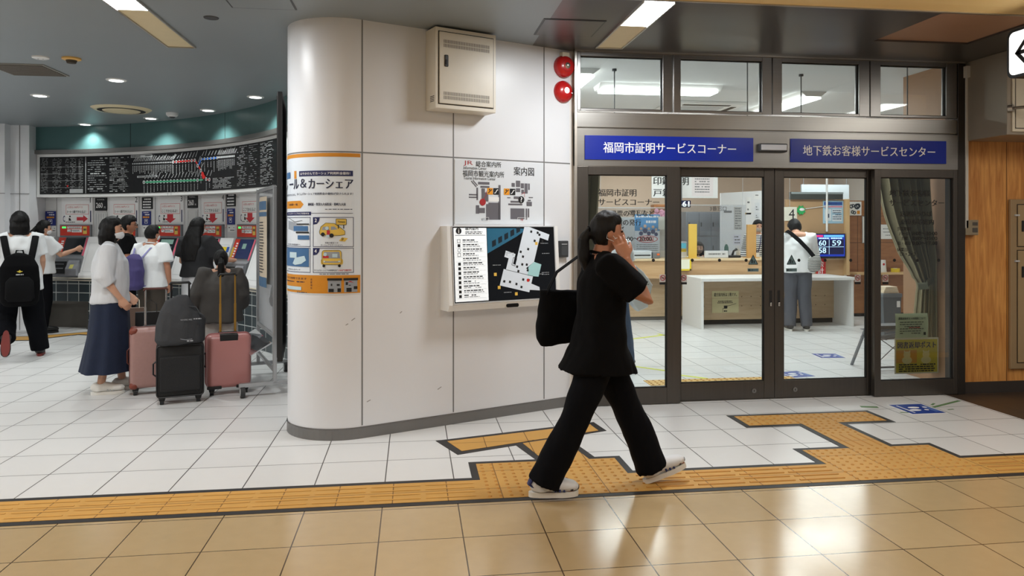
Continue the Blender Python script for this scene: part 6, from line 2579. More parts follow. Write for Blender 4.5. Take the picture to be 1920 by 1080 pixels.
mb.dashes(-w * 0.9, w * 0.9, h * 0.95, 0.03, -0.003, 3, 0.95, 0.05)
mb.dashes(-w * 0.1, w * 0.7, h * 0.83, 0.04, -0.003, 4, 0.95, 0.05)
mb.build('white_print', ink_white, r)
mb = MB()
mb.dashes(-w * 0.6, w * 0.5, h * 0.455, 0.022, -0.0075, 5, 1, 0.05)
mb.dashes(-w * 0.6, w * 0.5, h * 0.405, 0.022, -0.0075, 6, 1, 0.05)
mb.rect(-w * 0.85, -w * 0.1, h * 0.12, h * 0.15, -0.003)
mb.rect(-w * 0.85, -w * 0.1, h * 0.03, h * 0.06, -0.003)
mb.build('red_print', M('cp_red', (206, 64, 72)), r)
mb = MB()
for i in range(4):
    mb.dashes(-w * 0.85, w * 0.85, h * (0.3 - i * 0.045), 0.01, -0.003, 40 + i, 0.9)
mb.build('print', grey_plastic, r)

# objects on the counter
def counter_box(name, label, cat, u0, u1, v0, mat, Y=11.35, dep=0.2, zb=0.98, bev=0.012):
    xa, zt = O(u0, v0, Y)
    xb, _ = O(u1, v0, Y)
    r = thing(name, label, cat, ((xa + xb) / 2, Y, zb))
    w = (xb - xa) / 2
    mb = MB()
    mb.box(-w, w, 0, dep, 0, max(0.03, zt - zb), bev)
    mb.build('body', mat, r)
    return r, w, zt - zb


r, w, h = counter_box('card_terminal', 'white payment terminal with a cyan screen on the counter', 'terminal', 1268, 1289, 453, M('terminal_white', (224, 226, 228), 0.4))
mb = MB()
mb.box(-w * 0.7, w * 0.75, -0.004, 0.001, h * 0.6, h * 0.9)
mb.build('screen', M('cyan_screen', (90, 200, 222), 0.3, emit=0.5), r)
mb = MB()
mb.box(-w * 0.7, w * 0.75, -0.004, 0.001, h * 0.38, h * 0.56)
mb.build('yellow_label', yellow, r)
r, w, h = counter_box('monitor', 'back of a white monitor on the counter in front of the seated clerk', 'monitor', 1322, 1366, 470, M('monitor_white', (216, 220, 224), 0.4), 11.3, 0.05)
mb = MB()
mb.dashes(-w * 0.7, w * 0.7, h * 0.55, 0.02, -0.002, 4, 0.9)
mb.build('lettering', grey_plastic, r)
r, w, h = counter_box('receipt_printer', 'pale grey printer on the counter behind the walking woman', 'printer', 1176, 1222, 470, M('printer_grey', (196, 204, 210), 0.4), 11.2, 0.25)
mb = MB()
mb.box(-w * 0.9, w * 0.9, -0.004, 0.0, h * 0.35, h * 0.5)
mb.build('paper_slot', dark_grey, r)
r, w, h = counter_box('small_device', 'small grey box with an orange light beside the printer', 'device', 1224, 1238, 473, grey_plastic, 11.25, 0.15)
mb = MB()
mb.box(w * 0.1, w * 0.8, -0.004, 0, h * 0.5, h * 0.8)
mb.build('orange_light', M('orange_lamp', (226, 110, 50), 0.4), r)
r, w, h = counter_box('telephone', 'black telephone on the counter between the two clerks', 'telephone', 1366, 1390, 479, black, 11.35, 0.18)
mb = MB()
mb.tube([(-w * 0.2, 0.05, h), (0.0, 0.05, h + 0.07), (w * 0.5, 0.05, h + 0.1)], [0.02, 0.016, 0.022], 10)
mb.build('handset', black, r, smooth=50)
for u, v, col, lb in ((1362, 452, M('bottle_green', (40, 110, 90), 0.35), 'dark green pump bottle on the counter right of the monitor'), (1384, 462, M('bottle_white', (220, 214, 200), 0.4), 'pale bottle on the counter beside the telephone')):
    x, zt = O(u, v, 11.66)
    r = thing('pump_bottle', lb, 'bottle', (x, 11.66, 0.98))
    h = zt - 0.98
    mb = MB()
    mb.tube([(0, 0, 0), (0, 0, h * 0.62), (0, 0, h * 0.72), (0, 0, h * 0.8)], [0.035, 0.035, 0.022, 0.014], 14)
    mb.build('body', col, r, smooth=40)
    mb = MB()
    mb.tube([(0, 0, h * 0.8), (0, 0, h * 0.95)], [0.008, 0.008], 8)
    mb.box(-0.045, 0.012, -0.01, 0.01, h * 0.93, h)
    mb.build('pump', paper, r)
r = thing('counter_tag', 'yellow-edged white tag hanging over the counter edge', 'tag', (O(1285, 493, 11.0)[0], 11.015, 0.80))
mb = MB()
mb.box(-0.1, 0.1, -0.004, 0, 0, 0.17)
mb.build('sheet', M('tag_white', (236, 236, 214), 0.5), r)
mb = MB()
mb.box(0.075, 0.1, -0.006, -0.003, 0, 0.17)
mb.box(-0.1, 0.1, -0.006, -0.003, 0, 0.025)
mb.build('yellow_edge', yellow, r)
for u, v0, v1, txt, Y, lb in ((1248, 406, 430, '2', 11.5, 'white number 2 card above the counter beside the door stile'), (1481, 388, 414, '4', 11.0, 'white number 4 card over the head of the man at the counter')):
    x, zt = O(u, v0, Y)
    zb = O(u, v1, Y)[1]
    r = thing('number_card', lb, 'card', (x, Y, zb))
    mb = MB()
    mb.box(-0.12, 0.12, 0, 0.008, 0, zt - zb)
    mb.build('card', M('card_cream', (226, 222, 206), 0.6), r)
    mb = MB()
    mb.text(txt, 0.03, (zt - zb) / 2, 0.15, -0.0015, align='C')
    mb.build('number', ink, r)
    mb = MB()
    mb.cyl((0, 0.004, zt - zb), (0, 0.004, OC - zb), 0.003, 6)
    mb.build('hanging_wire', light_grey, r)
x, zt = O(1243, 391, 11.7)
r = thing('paper_flowers', 'bunch of pink paper flowers above the number 2 card', 'decoration', (x, 11.7, zt - 0.1))
mb = MB()
rnd = random.Random(8)
for i in range(16):
    mb.ball((rnd.uniform(-0.14, 0.1), rnd.uniform(-0.03, 0.03), rnd.uniform(-0.05, 0.06)), 0.04, 8, 6)
mb.build('petals', M('petal_pink', (232, 168, 190), 0.7), r, smooth=180)
mb = MB()
mb.box(-0.16, 0.12, 0.02, 0.06, -0.12 - zt + 0.1 + 1.105, -0.05)
mb.build('stand', M('flower_stand', (206, 200, 190), 0.6), r)
xs_, zs_ = O(1238, 375, 13.9)
r = thing('wall_shelf_box', 'brown wooden box on top of the filing cabinet', 'box', (O(1236, 390, 13.4)[0], 13.35, O(1236, 402, 13.2)[1] - 0.05))
mb = MB()
mb.box(-0.12, 0.16, 0, 0.2, 0, 0.24, 0.006)
mb.build('body', brown_wood, r)
mb = MB()
mb.box(-0.08, 0.12, -0.008, 0.0, 0.03, 0.2, 0.003)
mb.build('lid', M('lid_brown', (132, 86, 50), 0.5), r)

# wooden screen with TV on the right of the counter
SY = 11.0
xa, zt = O(1475, 374, SY)
xb, _ = O(1584, 374, SY)
xe = O(1590, 374, SY)[0]
r = thing('wooden_screen', 'tan wooden screen panel on the counter behind the television', 'partition', ((xa + xb) / 2, SY, 0.98))
cx_ = (xa + xb) / 2
w = (xb - xa) / 2
mb = MB()
mb.box(-w, w, 0.02, 0.06, 0, zt - 0.98)
mb.build('panel', M('screen_tan', (184, 150, 112), 0.45, var=0.04), r)
mb = MB()
mb.box(w, xe - cx_, -0.05, 0.35, -0.27, zt - 0.98 + 0.01, 0.003)
mb.build('end_board', M('end_pale', (214, 178, 128), 0.45), r)
x0, z1 = O(1482, 361, SY)
x1, z0 = O(1579, 375, SY)
r = thing('roller_blind_box', 'long dark blind box along the top of the wooden screen', 'blind box', ((x0 + x1) / 2, SY, zt + 0.003))
mb = MB()
mb.box(-(x1 - x0) / 2, (x1 - x0) / 2, -0.03, 0.05, 0, 0.115, 0.006)
mb.build('casing', M('blind_dark', (62, 66, 62), 0.5), r)
mb = MB()
mb.box(-(x1 - x0) / 2 - 0.002, (x1 - x0) / 2 + 0.002, -0.032, -0.028, 0.085, 0.115)
mb.build('top_strip', M('blind_pale', (150, 160, 160), 0.4), r)
x0, z1 = O(1503, 349, 12.0)
x1, z0 = O(1592, 372, 12.0)
r = thing('hanging_screen', 'pale grey-white panel hanging behind the wooden screen', 'panel', ((x0 + x1) / 2, 12.0, z0 - 0.02))
mb = MB()
mb.box(-(x1 - x0) / 2, (x1 - x0) / 2, 0, 0.03, 0, z1 - z0 + 0.05)
mb.build('panel', M('panel_pale', (206, 216, 222), 0.5), r)
mb = MB()
for x in (-0.4, 0.4):
    mb.cyl((x, 0.015, z1 - z0 + 0.05), (x, 0.015, OC - z0 + 0.02), 0.006, 8)
mb.build('hanger', grey_plastic, r)
x, z1 = O(1555, 334, 10.9)
r = thing('white_pole', 'thin white pole standing in front of the wooden screen above the television', 'pole', (x, 10.97, 1.405))
mb = MB()
mb.cyl((0, 0, 0), (0, 0, OC - 1.405), 0.016, 12)
mb.build('pole', white_paint, r)
mb = MB()
mb.cyl((0, 0, OC - 1.405 - 0.02), (0, 0, OC - 1.405), 0.04, 14)
mb.build('ceiling_flange', light_grey, r)
# television
TY = 10.95
xa, z1 = O(1516, 438, TY)
xb, z0 = O(1584, 484, TY)
r = thing('television', 'flat television with blue queue numbers beside the man at the counter', 'television', ((xa + xb) / 2, TY, 0.98))
w = (xb - xa) / 2
zb, zh = z0 - 0.98, z1 - 0.98
mb = MB()
mb.box(-w, w, -0.02, 0.025, zb, zh, 0.005)
mb.build('casing', black_gloss, r)
mb = MB()
mb.rect(-w + 0.014, w - 0.014, zb + 0.03, zh - 0.014, -0.0215)
sc = mb.build('screen', M('tv_blue', (14, 44, 150), 0.3, emit=1.2), r)
mb = MB()
H_ = zh - zb
mb.rect(-w + 0.02, w - 0.03, zb + H_ * 0.16, zb + H_ * 0.76, -0.0225)
mb.build('dark_field', M('tv_navy', (8, 12, 60), 0.3, emit=0.6), sc)
mb = MB()
mb.text('60', -w * 0.28, zb + H_ * 0.62, 0.085, -0.024, align='C', w=0.12, bold=0.02)
mb.text('59', w * 0.5, zb + H_ * 0.62, 0.085, -0.024, align='C', w=0.15, bold=0.02)
mb.text('58', -w * 0.28, zb + H_ * 0.32, 0.085, -0.024, align='C', w=0.12, bold=0.02)
mb.dashes(-w * 0.85, w * 0.85, zb + H_ * 0.81, 0.02, -0.024, 5, 0.9)
mb.rect(-w + 0.02, w - 0.03, zb + H_ * 0.455, zb + H_ * 0.47, -0.0235)
mb.rect(w * 0.08, w * 0.1, zb + H_ * 0.16, zb + H_ * 0.76, -0.0235)
mb.build('digits', M('tv_white', (190, 225, 250), 0.4, emit=1.3), sc)
mb = MB()
mb.rect(w * -0.2, w * 0.9, zb + H_ * 0.86, zb + H_ * 0.94, -0.0225)
mb.build('cyan_bar', M('tv_cyan', (110, 190, 230), 0.4, emit=0.9), sc)
mb = MB()
mb.rect(-w * 0.92, -w * 0.25, zb + H_ * 0.86, zb + H_ * 0.94, -0.0225)
mb.build('pink_bar', M('tv_pink', (220, 50, 110), 0.4, emit=0.9), sc)
mb = MB()
mb.box(-0.03, 0.03, -0.01, 0.02, 0.0, zb)
mb.box(-0.14, 0.14, -0.03, 0.06, 0.0, 0.012)
mb.build('foot', black, r)
# posters and small things there
def wall_paper(name, label, cat, u0, u1, v0, v1, Y, mat):
    x0, z1 = O(u0, v0, Y)
    x1, z0 = O(u1, v1, Y)
    r = thing(name, label, cat, ((x0 + x1) / 2, Y, z0))
    mb = MB()
    mb.box(-(x1 - x0) / 2, (x1 - x0) / 2, -0.003, 0.002, 0, z1 - z0)
    mb.build('sheet', mat, r)
    return r, (x1 - x0) / 2, z1 - z0


r, w, h = wall_paper('screen_poster', 'pale blue printed poster on the wooden screen above the television', 'poster', 1543, 1581, 376, 419, SY + 0.017, M('sp_blue', (170, 206, 226), 0.5))
mb = MB()
mb.rect(-w * 0.9, w * 0.9, h * 0.8, h * 0.94, -0.0045)
mb.build('blue_title', M('sp_navy', (40, 84, 160), 0.5), r)
mb = MB()
mb.rect(-w * 0.9, w * 0.9, h * 0.7, h * 0.77, -0.0045)
mb.build('pink_band', M('sp_pink', (226, 150, 170), 0.5), r)
mb = MB()
mb.rect(-w * 0.85, -w * 0.2, h * 0.12, h * 0.62, -0.0045)
mb.rect(-w * 0.1, w * 0.85, h * 0.45, h * 0.62, -0.0045)
mb.rect(-w * 0.1, w * 0.85, h * 0.1, h * 0.38, -0.0045)
mb.build('white_box', M('sp_white', (226, 234, 238), 0.5), r)
mb = MB()
for i in range(5):
    mb.dashes(-w * 0.05, w * 0.8, h * (0.56 - i * 0.09), 0.014, -0.006, i, 0.9)
mb.rect(-w * 0.7, -w * 0.4, h * 0.25, h * 0.42, -0.006)
mb.text('ポイント', -0.02, h * 0.87, 0.04, -0.0058, w=w, align='C')
mb.build('print', M('sp_ink', (50, 70, 100), 0.5), r)
x, z = O(1504, 394, SY - 0.03)
r = thing('ribbon_rosette', 'small green ribbon rosette on the wooden screen', 'rosette', (x, SY + 0.015, z))
mb = MB()
pts = [(0.08 * math.cos(RAD(i * 22.5)) * (1 if i % 2 else 0.7), 0.08 * math.sin(RAD(i * 22.5)) * (1 if i % 2 else 0.7)) for i in range(16)]
mb.prism(pts, -0.02, 0.0, 'y')
mb.build('petals', green, r)
mb = MB()
mb.ball((0.01, -0.024, 0.01), (0.045, 0.008, 0.025), 12, 8)
mb.build('label', paper, r, smooth=180)
mb = MB()
mb.tube([(0.07, -0.008, 0.02), (0.3, -0.008, 0.05), (0.5, -0.008, 0.07)], 0.006, 6)
mb.build('string', M('string_white', (220, 220, 214), 0.6), r)
r, w, h = wall_paper('checkout_sign', 'red hanging sign with white characters under the television', 'sign', 1530, 1548, 484.5, 517, FY - 0.035, red)
mb = MB()
mb.text('会', 0, h * 0.7, 0.1, -0.0045, align='C', bold=0.03)
mb.text('計', 0, h * 0.3, 0.1, -0.0045, align='C', bold=0.03)
mb.build('lettering', ink_white, r)

# brown wall panels to the right of the screen
BY = 11.35
xa, zt = O(1590, 376, BY)
r = thing('brown_partition', 'tall brown wooden partition right of the counter screen', 'partition', ((xa + 8.55) / 2, BY, 0))
cx_ = (xa + 8.55) / 2
w = (8.55 - xa) / 2
mb = MB()
mb.box(-w, w, 0, 0.04, 0.0, zt)
mb.build('panel', brown_wood, r)
mb = MB()
mb.box(-w, w, -0.25, 0, 0.70, 0.735, 0.003)
mb.build('ledge', M('end_pale', (214, 178, 128)), r)
mb = MB()
for u, v0, v1 in ((1608, 382, 518), (1650, 400, 518)):
    x = O(u, 450, BY)[0] - cx_
    mb.box(x - 0.004, x + 0.004, -0.002, 0, 0.735, zt)
for v in (405, 455):
    z = O(1610, v, BY)[1]
    mb.box(-w, w, -0.002, 0, z - 0.004, z + 0.004)
mb.build('panel_joint', M('joint_brown', (96, 60, 34), 0.6), r)
mb = MB()
mb.box(-w, w, -0.004, 0, 0.0, 0.05)
mb.build('kick_plate', dark_gap, r)
r, w, h = wall_paper('picture_poster', 'white poster with small dark pictures on the brown partition', 'poster', 1591, 1615, 378, 404, BY - 0.004, paper)
mb = MB()
for x, z, s_ in ((-0.6, 0.65, 0.035), (-0.3, 0.7, 0.03), (0.3, 0.65, 0.05), (0.5, 0.7, 0.04), (-0.4, 0.25, 0.03), (-0.1, 0.2, 0.03)):
    mb.ring(x * w, h * z, s_ * 0.45, s_, -0.0045, 14)
mb.build('dark_picture', M('pp_dark', (50, 60, 72), 0.6), r)
mb = MB()
mb.rect(w * 0.3, w * 0.75, h * 0.1, h * 0.35, -0.0045)
mb.build('orange_picture', orange, r)
r, w, h = wall_paper('white_strip_notice', 'narrow tall white notice on the brown partition', 'notice', 1616.5, 1622.5, 405, 456, BY - 0.02, paper)
mb = MB()
mb.frame(-w, w, 0, h, 0.008, -0.0045)
mb.build('border', grey_plastic, r)
r, w, h = wall_paper('white_notice', 'white printed sheet on the brown partition behind the right pane', 'notice', 1650, 1684, 421, 448, BY - 0.02, paper)
mb = MB()
for i in range(3):
    mb.dashes(-w * 0.7, w * (0.7 - i * 0.3), h * (0.7 - i * 0.22), 0.012, -0.0045, i, 0.9)
mb.build('lettering', grey_plastic, r)
x, z = O(1657, 489, BY - 0.15)
r = thing('hand_sanitizer', 'white dispenser on the ledge of the brown partition', 'dispenser', (x, BY - 0.12, 0.735))
mb = MB()
mb.tube([(0, 0, 0), (0, 0, 0.2)], [(0.07, 0.04), (0.05, 0.03)], 12)
mb.build('body', paper, r, smooth=40)
mb = MB()
mb.ball((0, -0.032, 0.13), (0.02, 0.008, 0.02), 10, 6)
mb.build('red_dot', red, r)
x, z = O(1681, 508, BY - 0.15)
r = thing('yellow_tape_roll', 'yellow tape roll on the ledge beside the dispenser', 'tape roll', (x, BY - 0.12, 0.735))
mb = MB()
mb.tube([(0, 0, 0), (0, 0, 0.06)], [0.07, 0.07], 18)
mb.build('roll', yellow, r, smooth=40)
mb = MB()
mb.tube([(0, 0, 0.0601), (0, 0, 0.064)], [0.03, 0.03], 14)
mb.build('core', paper, r)
# grey bins and wire rack
xa, zt = O(1656, 560, 9.0)
xb, zb = O(1690, 640, 9.0)
r = thing('storage_bin', 'large dark grey storage bin behind the right pane', 'bin', ((xa + xb) / 2, 9.0, 0))
w = (xb - xa) / 2
mb = MB()
mb.prism([(-w * 0.85, 0), (w * 0.85, 0), (w, 0.55), (-w, 0.55)], 0, 0.24, 'y')
mb.build('body', M('bin_grey', (92, 96, 100), 0.5), r)
mb = MB()
mb.box(-w - 0.01, w + 0.01, -0.01, 0.25, 0.55, 0.6, 0.008)
mb.build('lid', M('bin_lid', (110, 114, 118), 0.5), r)
mb = MB()
mb.box(w * 0.5, w * 0.85, -0.005, 0.0, 0.42, 0.5)
mb.build('label', paper, r)
r = thing('paper_stack', 'stack of pale papers on the grey storage bin', 'paper stack', ((xa + xb) / 2, 9.02, 0.60))
mb = MB()
for i in range(4):
    mb.box(-0.11 + 0.01 * i, 0.11 - 0.008 * i, 0.0, 0.18, 0.003 + i * 0.022, 0.023 + i * 0.022, 0.003)
mb.build('sheets', M('stack_cream', (222, 206, 180), 0.7), r)
r = thing('magazine_rack', 'grey wire magazine rack on splayed legs inside the right door', 'rack', (4.97, 7.15, 0))
rack = M('rack_grey', (136, 138, 142), 0.4, 0.5)
mb = MB()
for x in (-0.24, 0.2):
    for y, dy in ((-0.15, -0.22), (0.15, 0.2)):
        mb.tube([(x + (-0.06 if x < 0 else 0.06), y + dy * 0.4, 0), (x, y * 0.4, 0.43)], 0.016, 8)
mb.build('leg', rack, r, smooth=40)
mb = MB()
for z in (0.32, 0.40):
    for k in range(5):
        y = -0.12 + k * 0.06
        mb.tube([(-0.26, y, z), (0.22, y, z + 0.02)], 0.005, 6)
    for k in range(5):
        x = -0.26 + k * 0.12
        mb.tube([(x, -0.13, z), (x, 0.13, z)], 0.005, 6)
mb.tube([(-0.26, -0.1, 0.05), (0.2, -0.02, 0.38)], 0.005, 6)
mb.tube([(-0.24, -0.02, 0.38), (0.22, -0.1, 0.05)], 0.005, 6)
mb.tube([(-0.29, -0.09, 0.03), (0.25, -0.09, 0.03)], 0.01, 6)
mb.build('wire_shelf', rack, r, smooth=40)
mb = MB()
mb.box(-0.2, 0.16, -0.1, 0.1, 0.425, 0.46, 0.004)
mb.build('magazine', M('mag_grey', (96, 98, 100), 0.5), r)

# ------------------------------------------------------------------ people
skin = M('skin', (206, 156, 128), 0.5, var=0.04, scale=12)
skin_deep = M('skin_tan', (182, 126, 98), 0.5, var=0.04, scale=12)
hair_black = M('hair_black', (10, 8, 8), 0.5, spec=0.25, var=0.3, scale=40, stretch=(6, 6, 0.6), bump=0.3, bscale=60)
mask_white = M('mask_white', (236, 238, 240), 0.7, var=0.02)
tee_white = M('tee_white', (226, 228, 230), 0.85, var=0.02, bump=0.25, bscale=18)
cloth_black = M('cloth_black', (9, 9, 11), 0.9, spec=0.12, var=0.1, bump=0.25, bscale=18)
trouser_black = M('trouser_black', (9, 10, 15), 0.85, spec=0.12, var=0.1, bump=0.25, bscale=18)
sole_white = M('sole_white', (226, 224, 218), 0.6)

JOINTS = dict(pelvis=(0, 0, 0.88), chest=(0, 0.0, 1.18), neck=(0, -0.01, 1.345), head=(0, 0.015, 1.475),
              shR=(0.165, -0.01, 1.305), elR=(0.215, -0.02, 1.05), wrR=(0.215, 0.05, 0.82),
              shL=(-0.165, -0.01, 1.305), elL=(-0.215, -0.02, 1.05), wrL=(-0.215, 0.05, 0.82),
              hipR=(0.085, 0, 0.83), knR=(0.09, 0.02, 0.46), anR=(0.095, -0.02, 0.085), toeR=(0.115, 0.15, 0.03),
              hipL=(-0.085, 0, 0.83), knL=(-0.09, 0.02, 0.46), anL=(-0.095, -0.02, 0.085), toeL=(-0.115, 0.15, 0.03))


def lerp(a, b, t):
    return a + (b - a) * t


def smooth_step(a, b, x):
    t = max(0.0, min(1.0, (x - a) / (b - a)))
    return t * t * (3 - 2 * t)


def torso_path(J, low=-0.10):
    pe, ch, ne = J['pelvis'], J['chest'], J['neck']
    up = (ch - pe).normalized()
    return [pe + up * low, pe, lerp(pe, ch, 0.42), lerp(pe, ch, 0.78), lerp(ch, ne, 0.12), lerp(ch, ne, 0.62), ne + (ne - ch) * 0.02]


def hand(mb, wr, d, pal, side, s=1.0, curl=0.5, spread=0.12):
    """A palm, four fingers of different lengths bent in three joints, a thumb from the side of the palm."""
    d = d.normalized()
    pal = (pal - d * pal.dot(d)).normalized()
    x = d.cross(pal).normalized() * side
    mb.tube([wr - d * 0.02 * s, wr + d * 0.02 * s, wr + d * 0.055 * s, wr + d * 0.088 * s], [(0.022 * s, 0.018 * s), (0.031 * s, 0.016 * s), (0.039 * s, 0.015 * s), (0.036 * s, 0.0125 * s)], 12, ref=x)
    for k, (o, L) in enumerate(((-0.029, 0.066), (-0.0095, 0.076), (0.0105, 0.071), (0.029, 0.056))):
        p = wr + d * (0.084 - 0.003 * abs(k - 1)) * s + x * o * s
        a = d + x * spread * (k - 1.5) * 0.4
        pts = [p - d * 0.02 * s, p]
        ang = 0.0
        for q in (0.45, 0.32, 0.26):
            ang += curl * (0.55 + 0.12 * k)
            v = (a * math.cos(ang) + pal * math.sin(ang)).normalized()
            p = p + v * (L * q * s)
            pts.append(p)
        mb.tube(pts, [0.0095 * s, 0.0098 * s, 0.009 * s, 0.0082 * s, 0.0062 * s], 8, ref=x)
    t0 = wr + d * 0.028 * s - x * 0.026 * s
    a = (d * 0.75 - x * 0.65 + pal * 0.3).normalized()
    b = (d * 0.95 - x * 0.2 + pal * 0.45 * (0.5 + curl)).normalized()
    mb.tube([t0 - a * 0.012 * s, t0 + a * 0.03 * s, t0 + a * 0.03 * s + b * 0.026 * s, t0 + a * 0.03 * s + b * 0.05 * s], [0.013 * s, 0.0125 * s, 0.0105 * s, 0.0075 * s], 8, ref=pal)


def head_fn(d):
    """Skull and face: narrower jaw, flat face, chin."""
    x, y, z = d.x * 0.074, d.y * 0.094, d.z * 0.112
    if d.z < 0:
        k = -d.z
        x *= 1 - 0.30 * k * k
        if d.y < 0:
            y *= 1 - 0.42 * k
        else:
            y *= 1 - 0.05 * k
    if d.y > 0.3:
        y -= 0.010 * smooth_step(0.3, 1.0, d.y)
        y -= 0.006 * math.exp(-((d.z - 0.12) / 0.16) ** 2) * smooth_step(0.5, 0.9, d.y)
        y += 0.006 * math.exp(-((d.z + 0.72) / 0.15) ** 2)
    return Vector((x, y, z))


def person(name_label, root_pos, facing, scale=1.0, pose=None, look=(0.0, 0.0), sk=skin, build=1.0, hair='short', shirt=None, sleeve='short', hem=0.80, shirt_r=(0.035, 0.04), shirt_mat=None, hem_r=None,
           legs='trousers', legs_mat=None, leg_r=(0.095, 0.08, 0.075), waist_z=None, skirt=None, shoe_mat=None, sole_mat=None, mask=True, voxel=0.0085, seed=1, curlR=0.6, curlL=0.6, palR=None, palL=None, long_hair=0.5,
           shoes=True, glasses=False, collar=True, wr_amp=0.012, sleeve_r=(0.072, 0.066, 0.06), group=None):
    r = thing('person', name_label, 'person', root_pos, facing, group)
    J = {k: Vector(v) for k, v in JOINTS.items()}
    for k, v in (pose or {}).items():
        J[k] = Vector(v)
    J = {k: v * scale for k, v in J.items()}
    s = scale
    HR = Matrix.Rotation(look[0], 4, 'Z') @ Matrix.Rotation(look[1], 4, 'X')
    HR3 = HR.to_3x3()
    hc = J['head']
    # --- body, one continuous surface
    mb = MB()
    tp = torso_path(J)
    tr = [(0.13, 0.095), (0.158, 0.108), (0.132, 0.092), (0.148, 0.105), (0.158, 0.105), (0.135, 0.075), (0.055, 0.052)]
    mb.tube(tp, [(a * s * build, b * s * build) for a, b in tr], 20, ref=J['shR'] - J['shL'])
    mb.tube([J['shL'], lerp(J['shL'], J['shR'], 0.5) + Vector((0, 0, 0.012 * s)), J['shR']], [0.05 * s, 0.06 * s, 0.05 * s], 12, ref=(0, 1, 0))
    mb.tube([lerp(J['chest'], J['neck'], 0.7), J['neck'], lerp(J['neck'], hc, 0.6), hc + HR3 @ Vector((0, -0.02 * s, -0.02 * s))], [0.062 * s, 0.053 * s, 0.05 * s, 0.05 * s], 14)
    for sd in 'LR':
        sh, el, wr = J['sh' + sd], J['el' + sd], J['wr' + sd]
        mb.tube([sh, lerp(sh, el, 0.35), lerp(sh, el, 0.8), el, lerp(el, wr, 0.3), lerp(el, wr, 0.8), wr], [0.047 * s, 0.046 * s, 0.038 * s, 0.036 * s, 0.037 * s, 0.027 * s, 0.025 * s], 12)
        hp, kn, an = J['hip' + sd], J['kn' + sd], J['an' + sd]
        mb.tube([hp + Vector((0, 0, 0.04 * s)), hp, lerp(hp, kn, 0.5), lerp(hp, kn, 0.9), kn, lerp(kn, an, 0.3), lerp(kn, an, 0.75), an], [0.075 * s, 0.082 * s, 0.07 * s, 0.053 * s, 0.051 * s, 0.053 * s, 0.036 * s, 0.034 * s], 14)
        to = J['toe' + sd]
        mb.tube([an, lerp(an, to, 0.12) - Vector((0, 0, 0.03 * s)), lerp(an, to, 0.6), to], [0.032 * s, (0.032 * s, 0.028 * s), (0.03 * s, 0.014 * s), (0.02 * s, 0.008 * s)], 12)
        d = wr - el
        pal = Vector(palR if sd == 'R' else palL) if (palR if sd == 'R' else palL) else Vector((-1 if sd == 'R' else 1, 0.3, 0))
        hd = d
        if pose and ('hd' + sd) in pose:
            hd = Vector(pose['hd' + sd])
        sgn = 1 if sd == 'R' else -1
        hand(mb, wr, hd, pal, sgn, s, curlR if sd == 'R' else curlL)
    mb.ball(hc, 1, 28, 20, rot=HR3, fn=lambda d: head_fn(d) * s)
    nose = [Vector((0, 0.080, 0.018)), Vector((0, 0.090, 0.0)), Vector((0, 0.099, -0.018)), Vector((0, 0.084, -0.028))]
    mb.tube([hc + HR3 @ (p * s) for p in nose], [(0.008 * s, 0.008 * s), (0.010 * s, 0.010 * s), (0.014 * s, 0.011 * s), (0.013 * s, 0.006 * s)], 10)
    for sx in (-1, 1):
        mb.ball(hc + HR3 @ Vector((sx * 0.074 * s, -0.006 * s, -0.004 * s)), (0.011 * s, 0.021 * s, 0.031 * s), 12, 10, rot=HR3)
    lips = hc + HR3 @ Vector((0, 0.080 * s, -0.055 * s))
    mb.ball(lips, (0.022 * s, 0.010 * s, 0.009 * s), 12, 8, rot=HR3)
    mb.union('body', sk, r, voxel, 2)
    # --- face
    for sx in (-1, 1):
        mb = MB()
        mb.ball(hc + HR3 @ Vector((sx * 0.031 * s, 0.0765 * s, 0.010 * s)), (0.0125 * s, 0.006 * s, 0.0062 * s), 12, 8, rot=HR3)
        e = mb.build('eye', M('eye_dark', (34, 24, 20), 0.25), r, smooth=180)
        mb = MB()
        mb.tube([hc + HR3 @ (Vector((sx * q, yy, zz_)) * s) for q, yy, zz_ in ((0.014, 0.083, 0.030), (0.032, 0.0815, 0.036), (0.048, 0.073, 0.031))], [(0.004 * s, 0.003 * s)] * 3, 6)
        mb.build('eyebrow', hair_black, r, smooth=60)
    if mask:
        mb = MB()
        rows, cols = 9, 15
        g = []
        for j in range(rows):
            row = []
            for i in range(cols):
                th = RAD(-72 + 144 * i / (cols - 1))
                zz_ = -0.012 - 0.088 * j / (rows - 1)
                edge = abs(i - (cols - 1) / 2) / ((cols - 1) / 2)
                zq = lerp(zz_, -0.05, 0.45 * edge ** 2)
                d = Vector((math.sin(th), math.cos(th), zq / 0.112 * 1.05)).normalized()
                p = head_fn(d) * 1.05
                p.y += 0.016 * (1 - edge) * math.sin(math.pi * j / (rows - 1)) + 0.006 * (1 - edge)
                row.append(mb.bm.verts.new(hc + HR3 @ (p * s)))
            g.append(row)
        for j in range(rows - 1):
            for i in range(cols - 1):
                mb.bm.faces.new((g[j][i], g[j + 1][i], g[j + 1][i + 1], g[j][i + 1]))
        mk = mb.build('face_mask', mask if not isinstance(mask, bool) else mask_white, r, smooth=180)
        mo = mk.modifiers.new('thick', 'SOLIDIFY')
        mo.thickness = 0.003
        mo.offset = 1
        for sx in (-1, 1):
            mb = MB()
            mb.tube([hc + HR3 @ (Vector(p) * s) for p in ((sx * 0.066, 0.03, -0.03), (sx * 0.078, 0.0, -0.005), (sx * 0.08, -0.022, -0.01), (sx * 0.077, -0.02, -0.035), (sx * 0.066, 0.028, -0.05))], 0.0016, 6)
            mb.build('ear_loop', mask_white, mk)
    else:
        mb = MB()
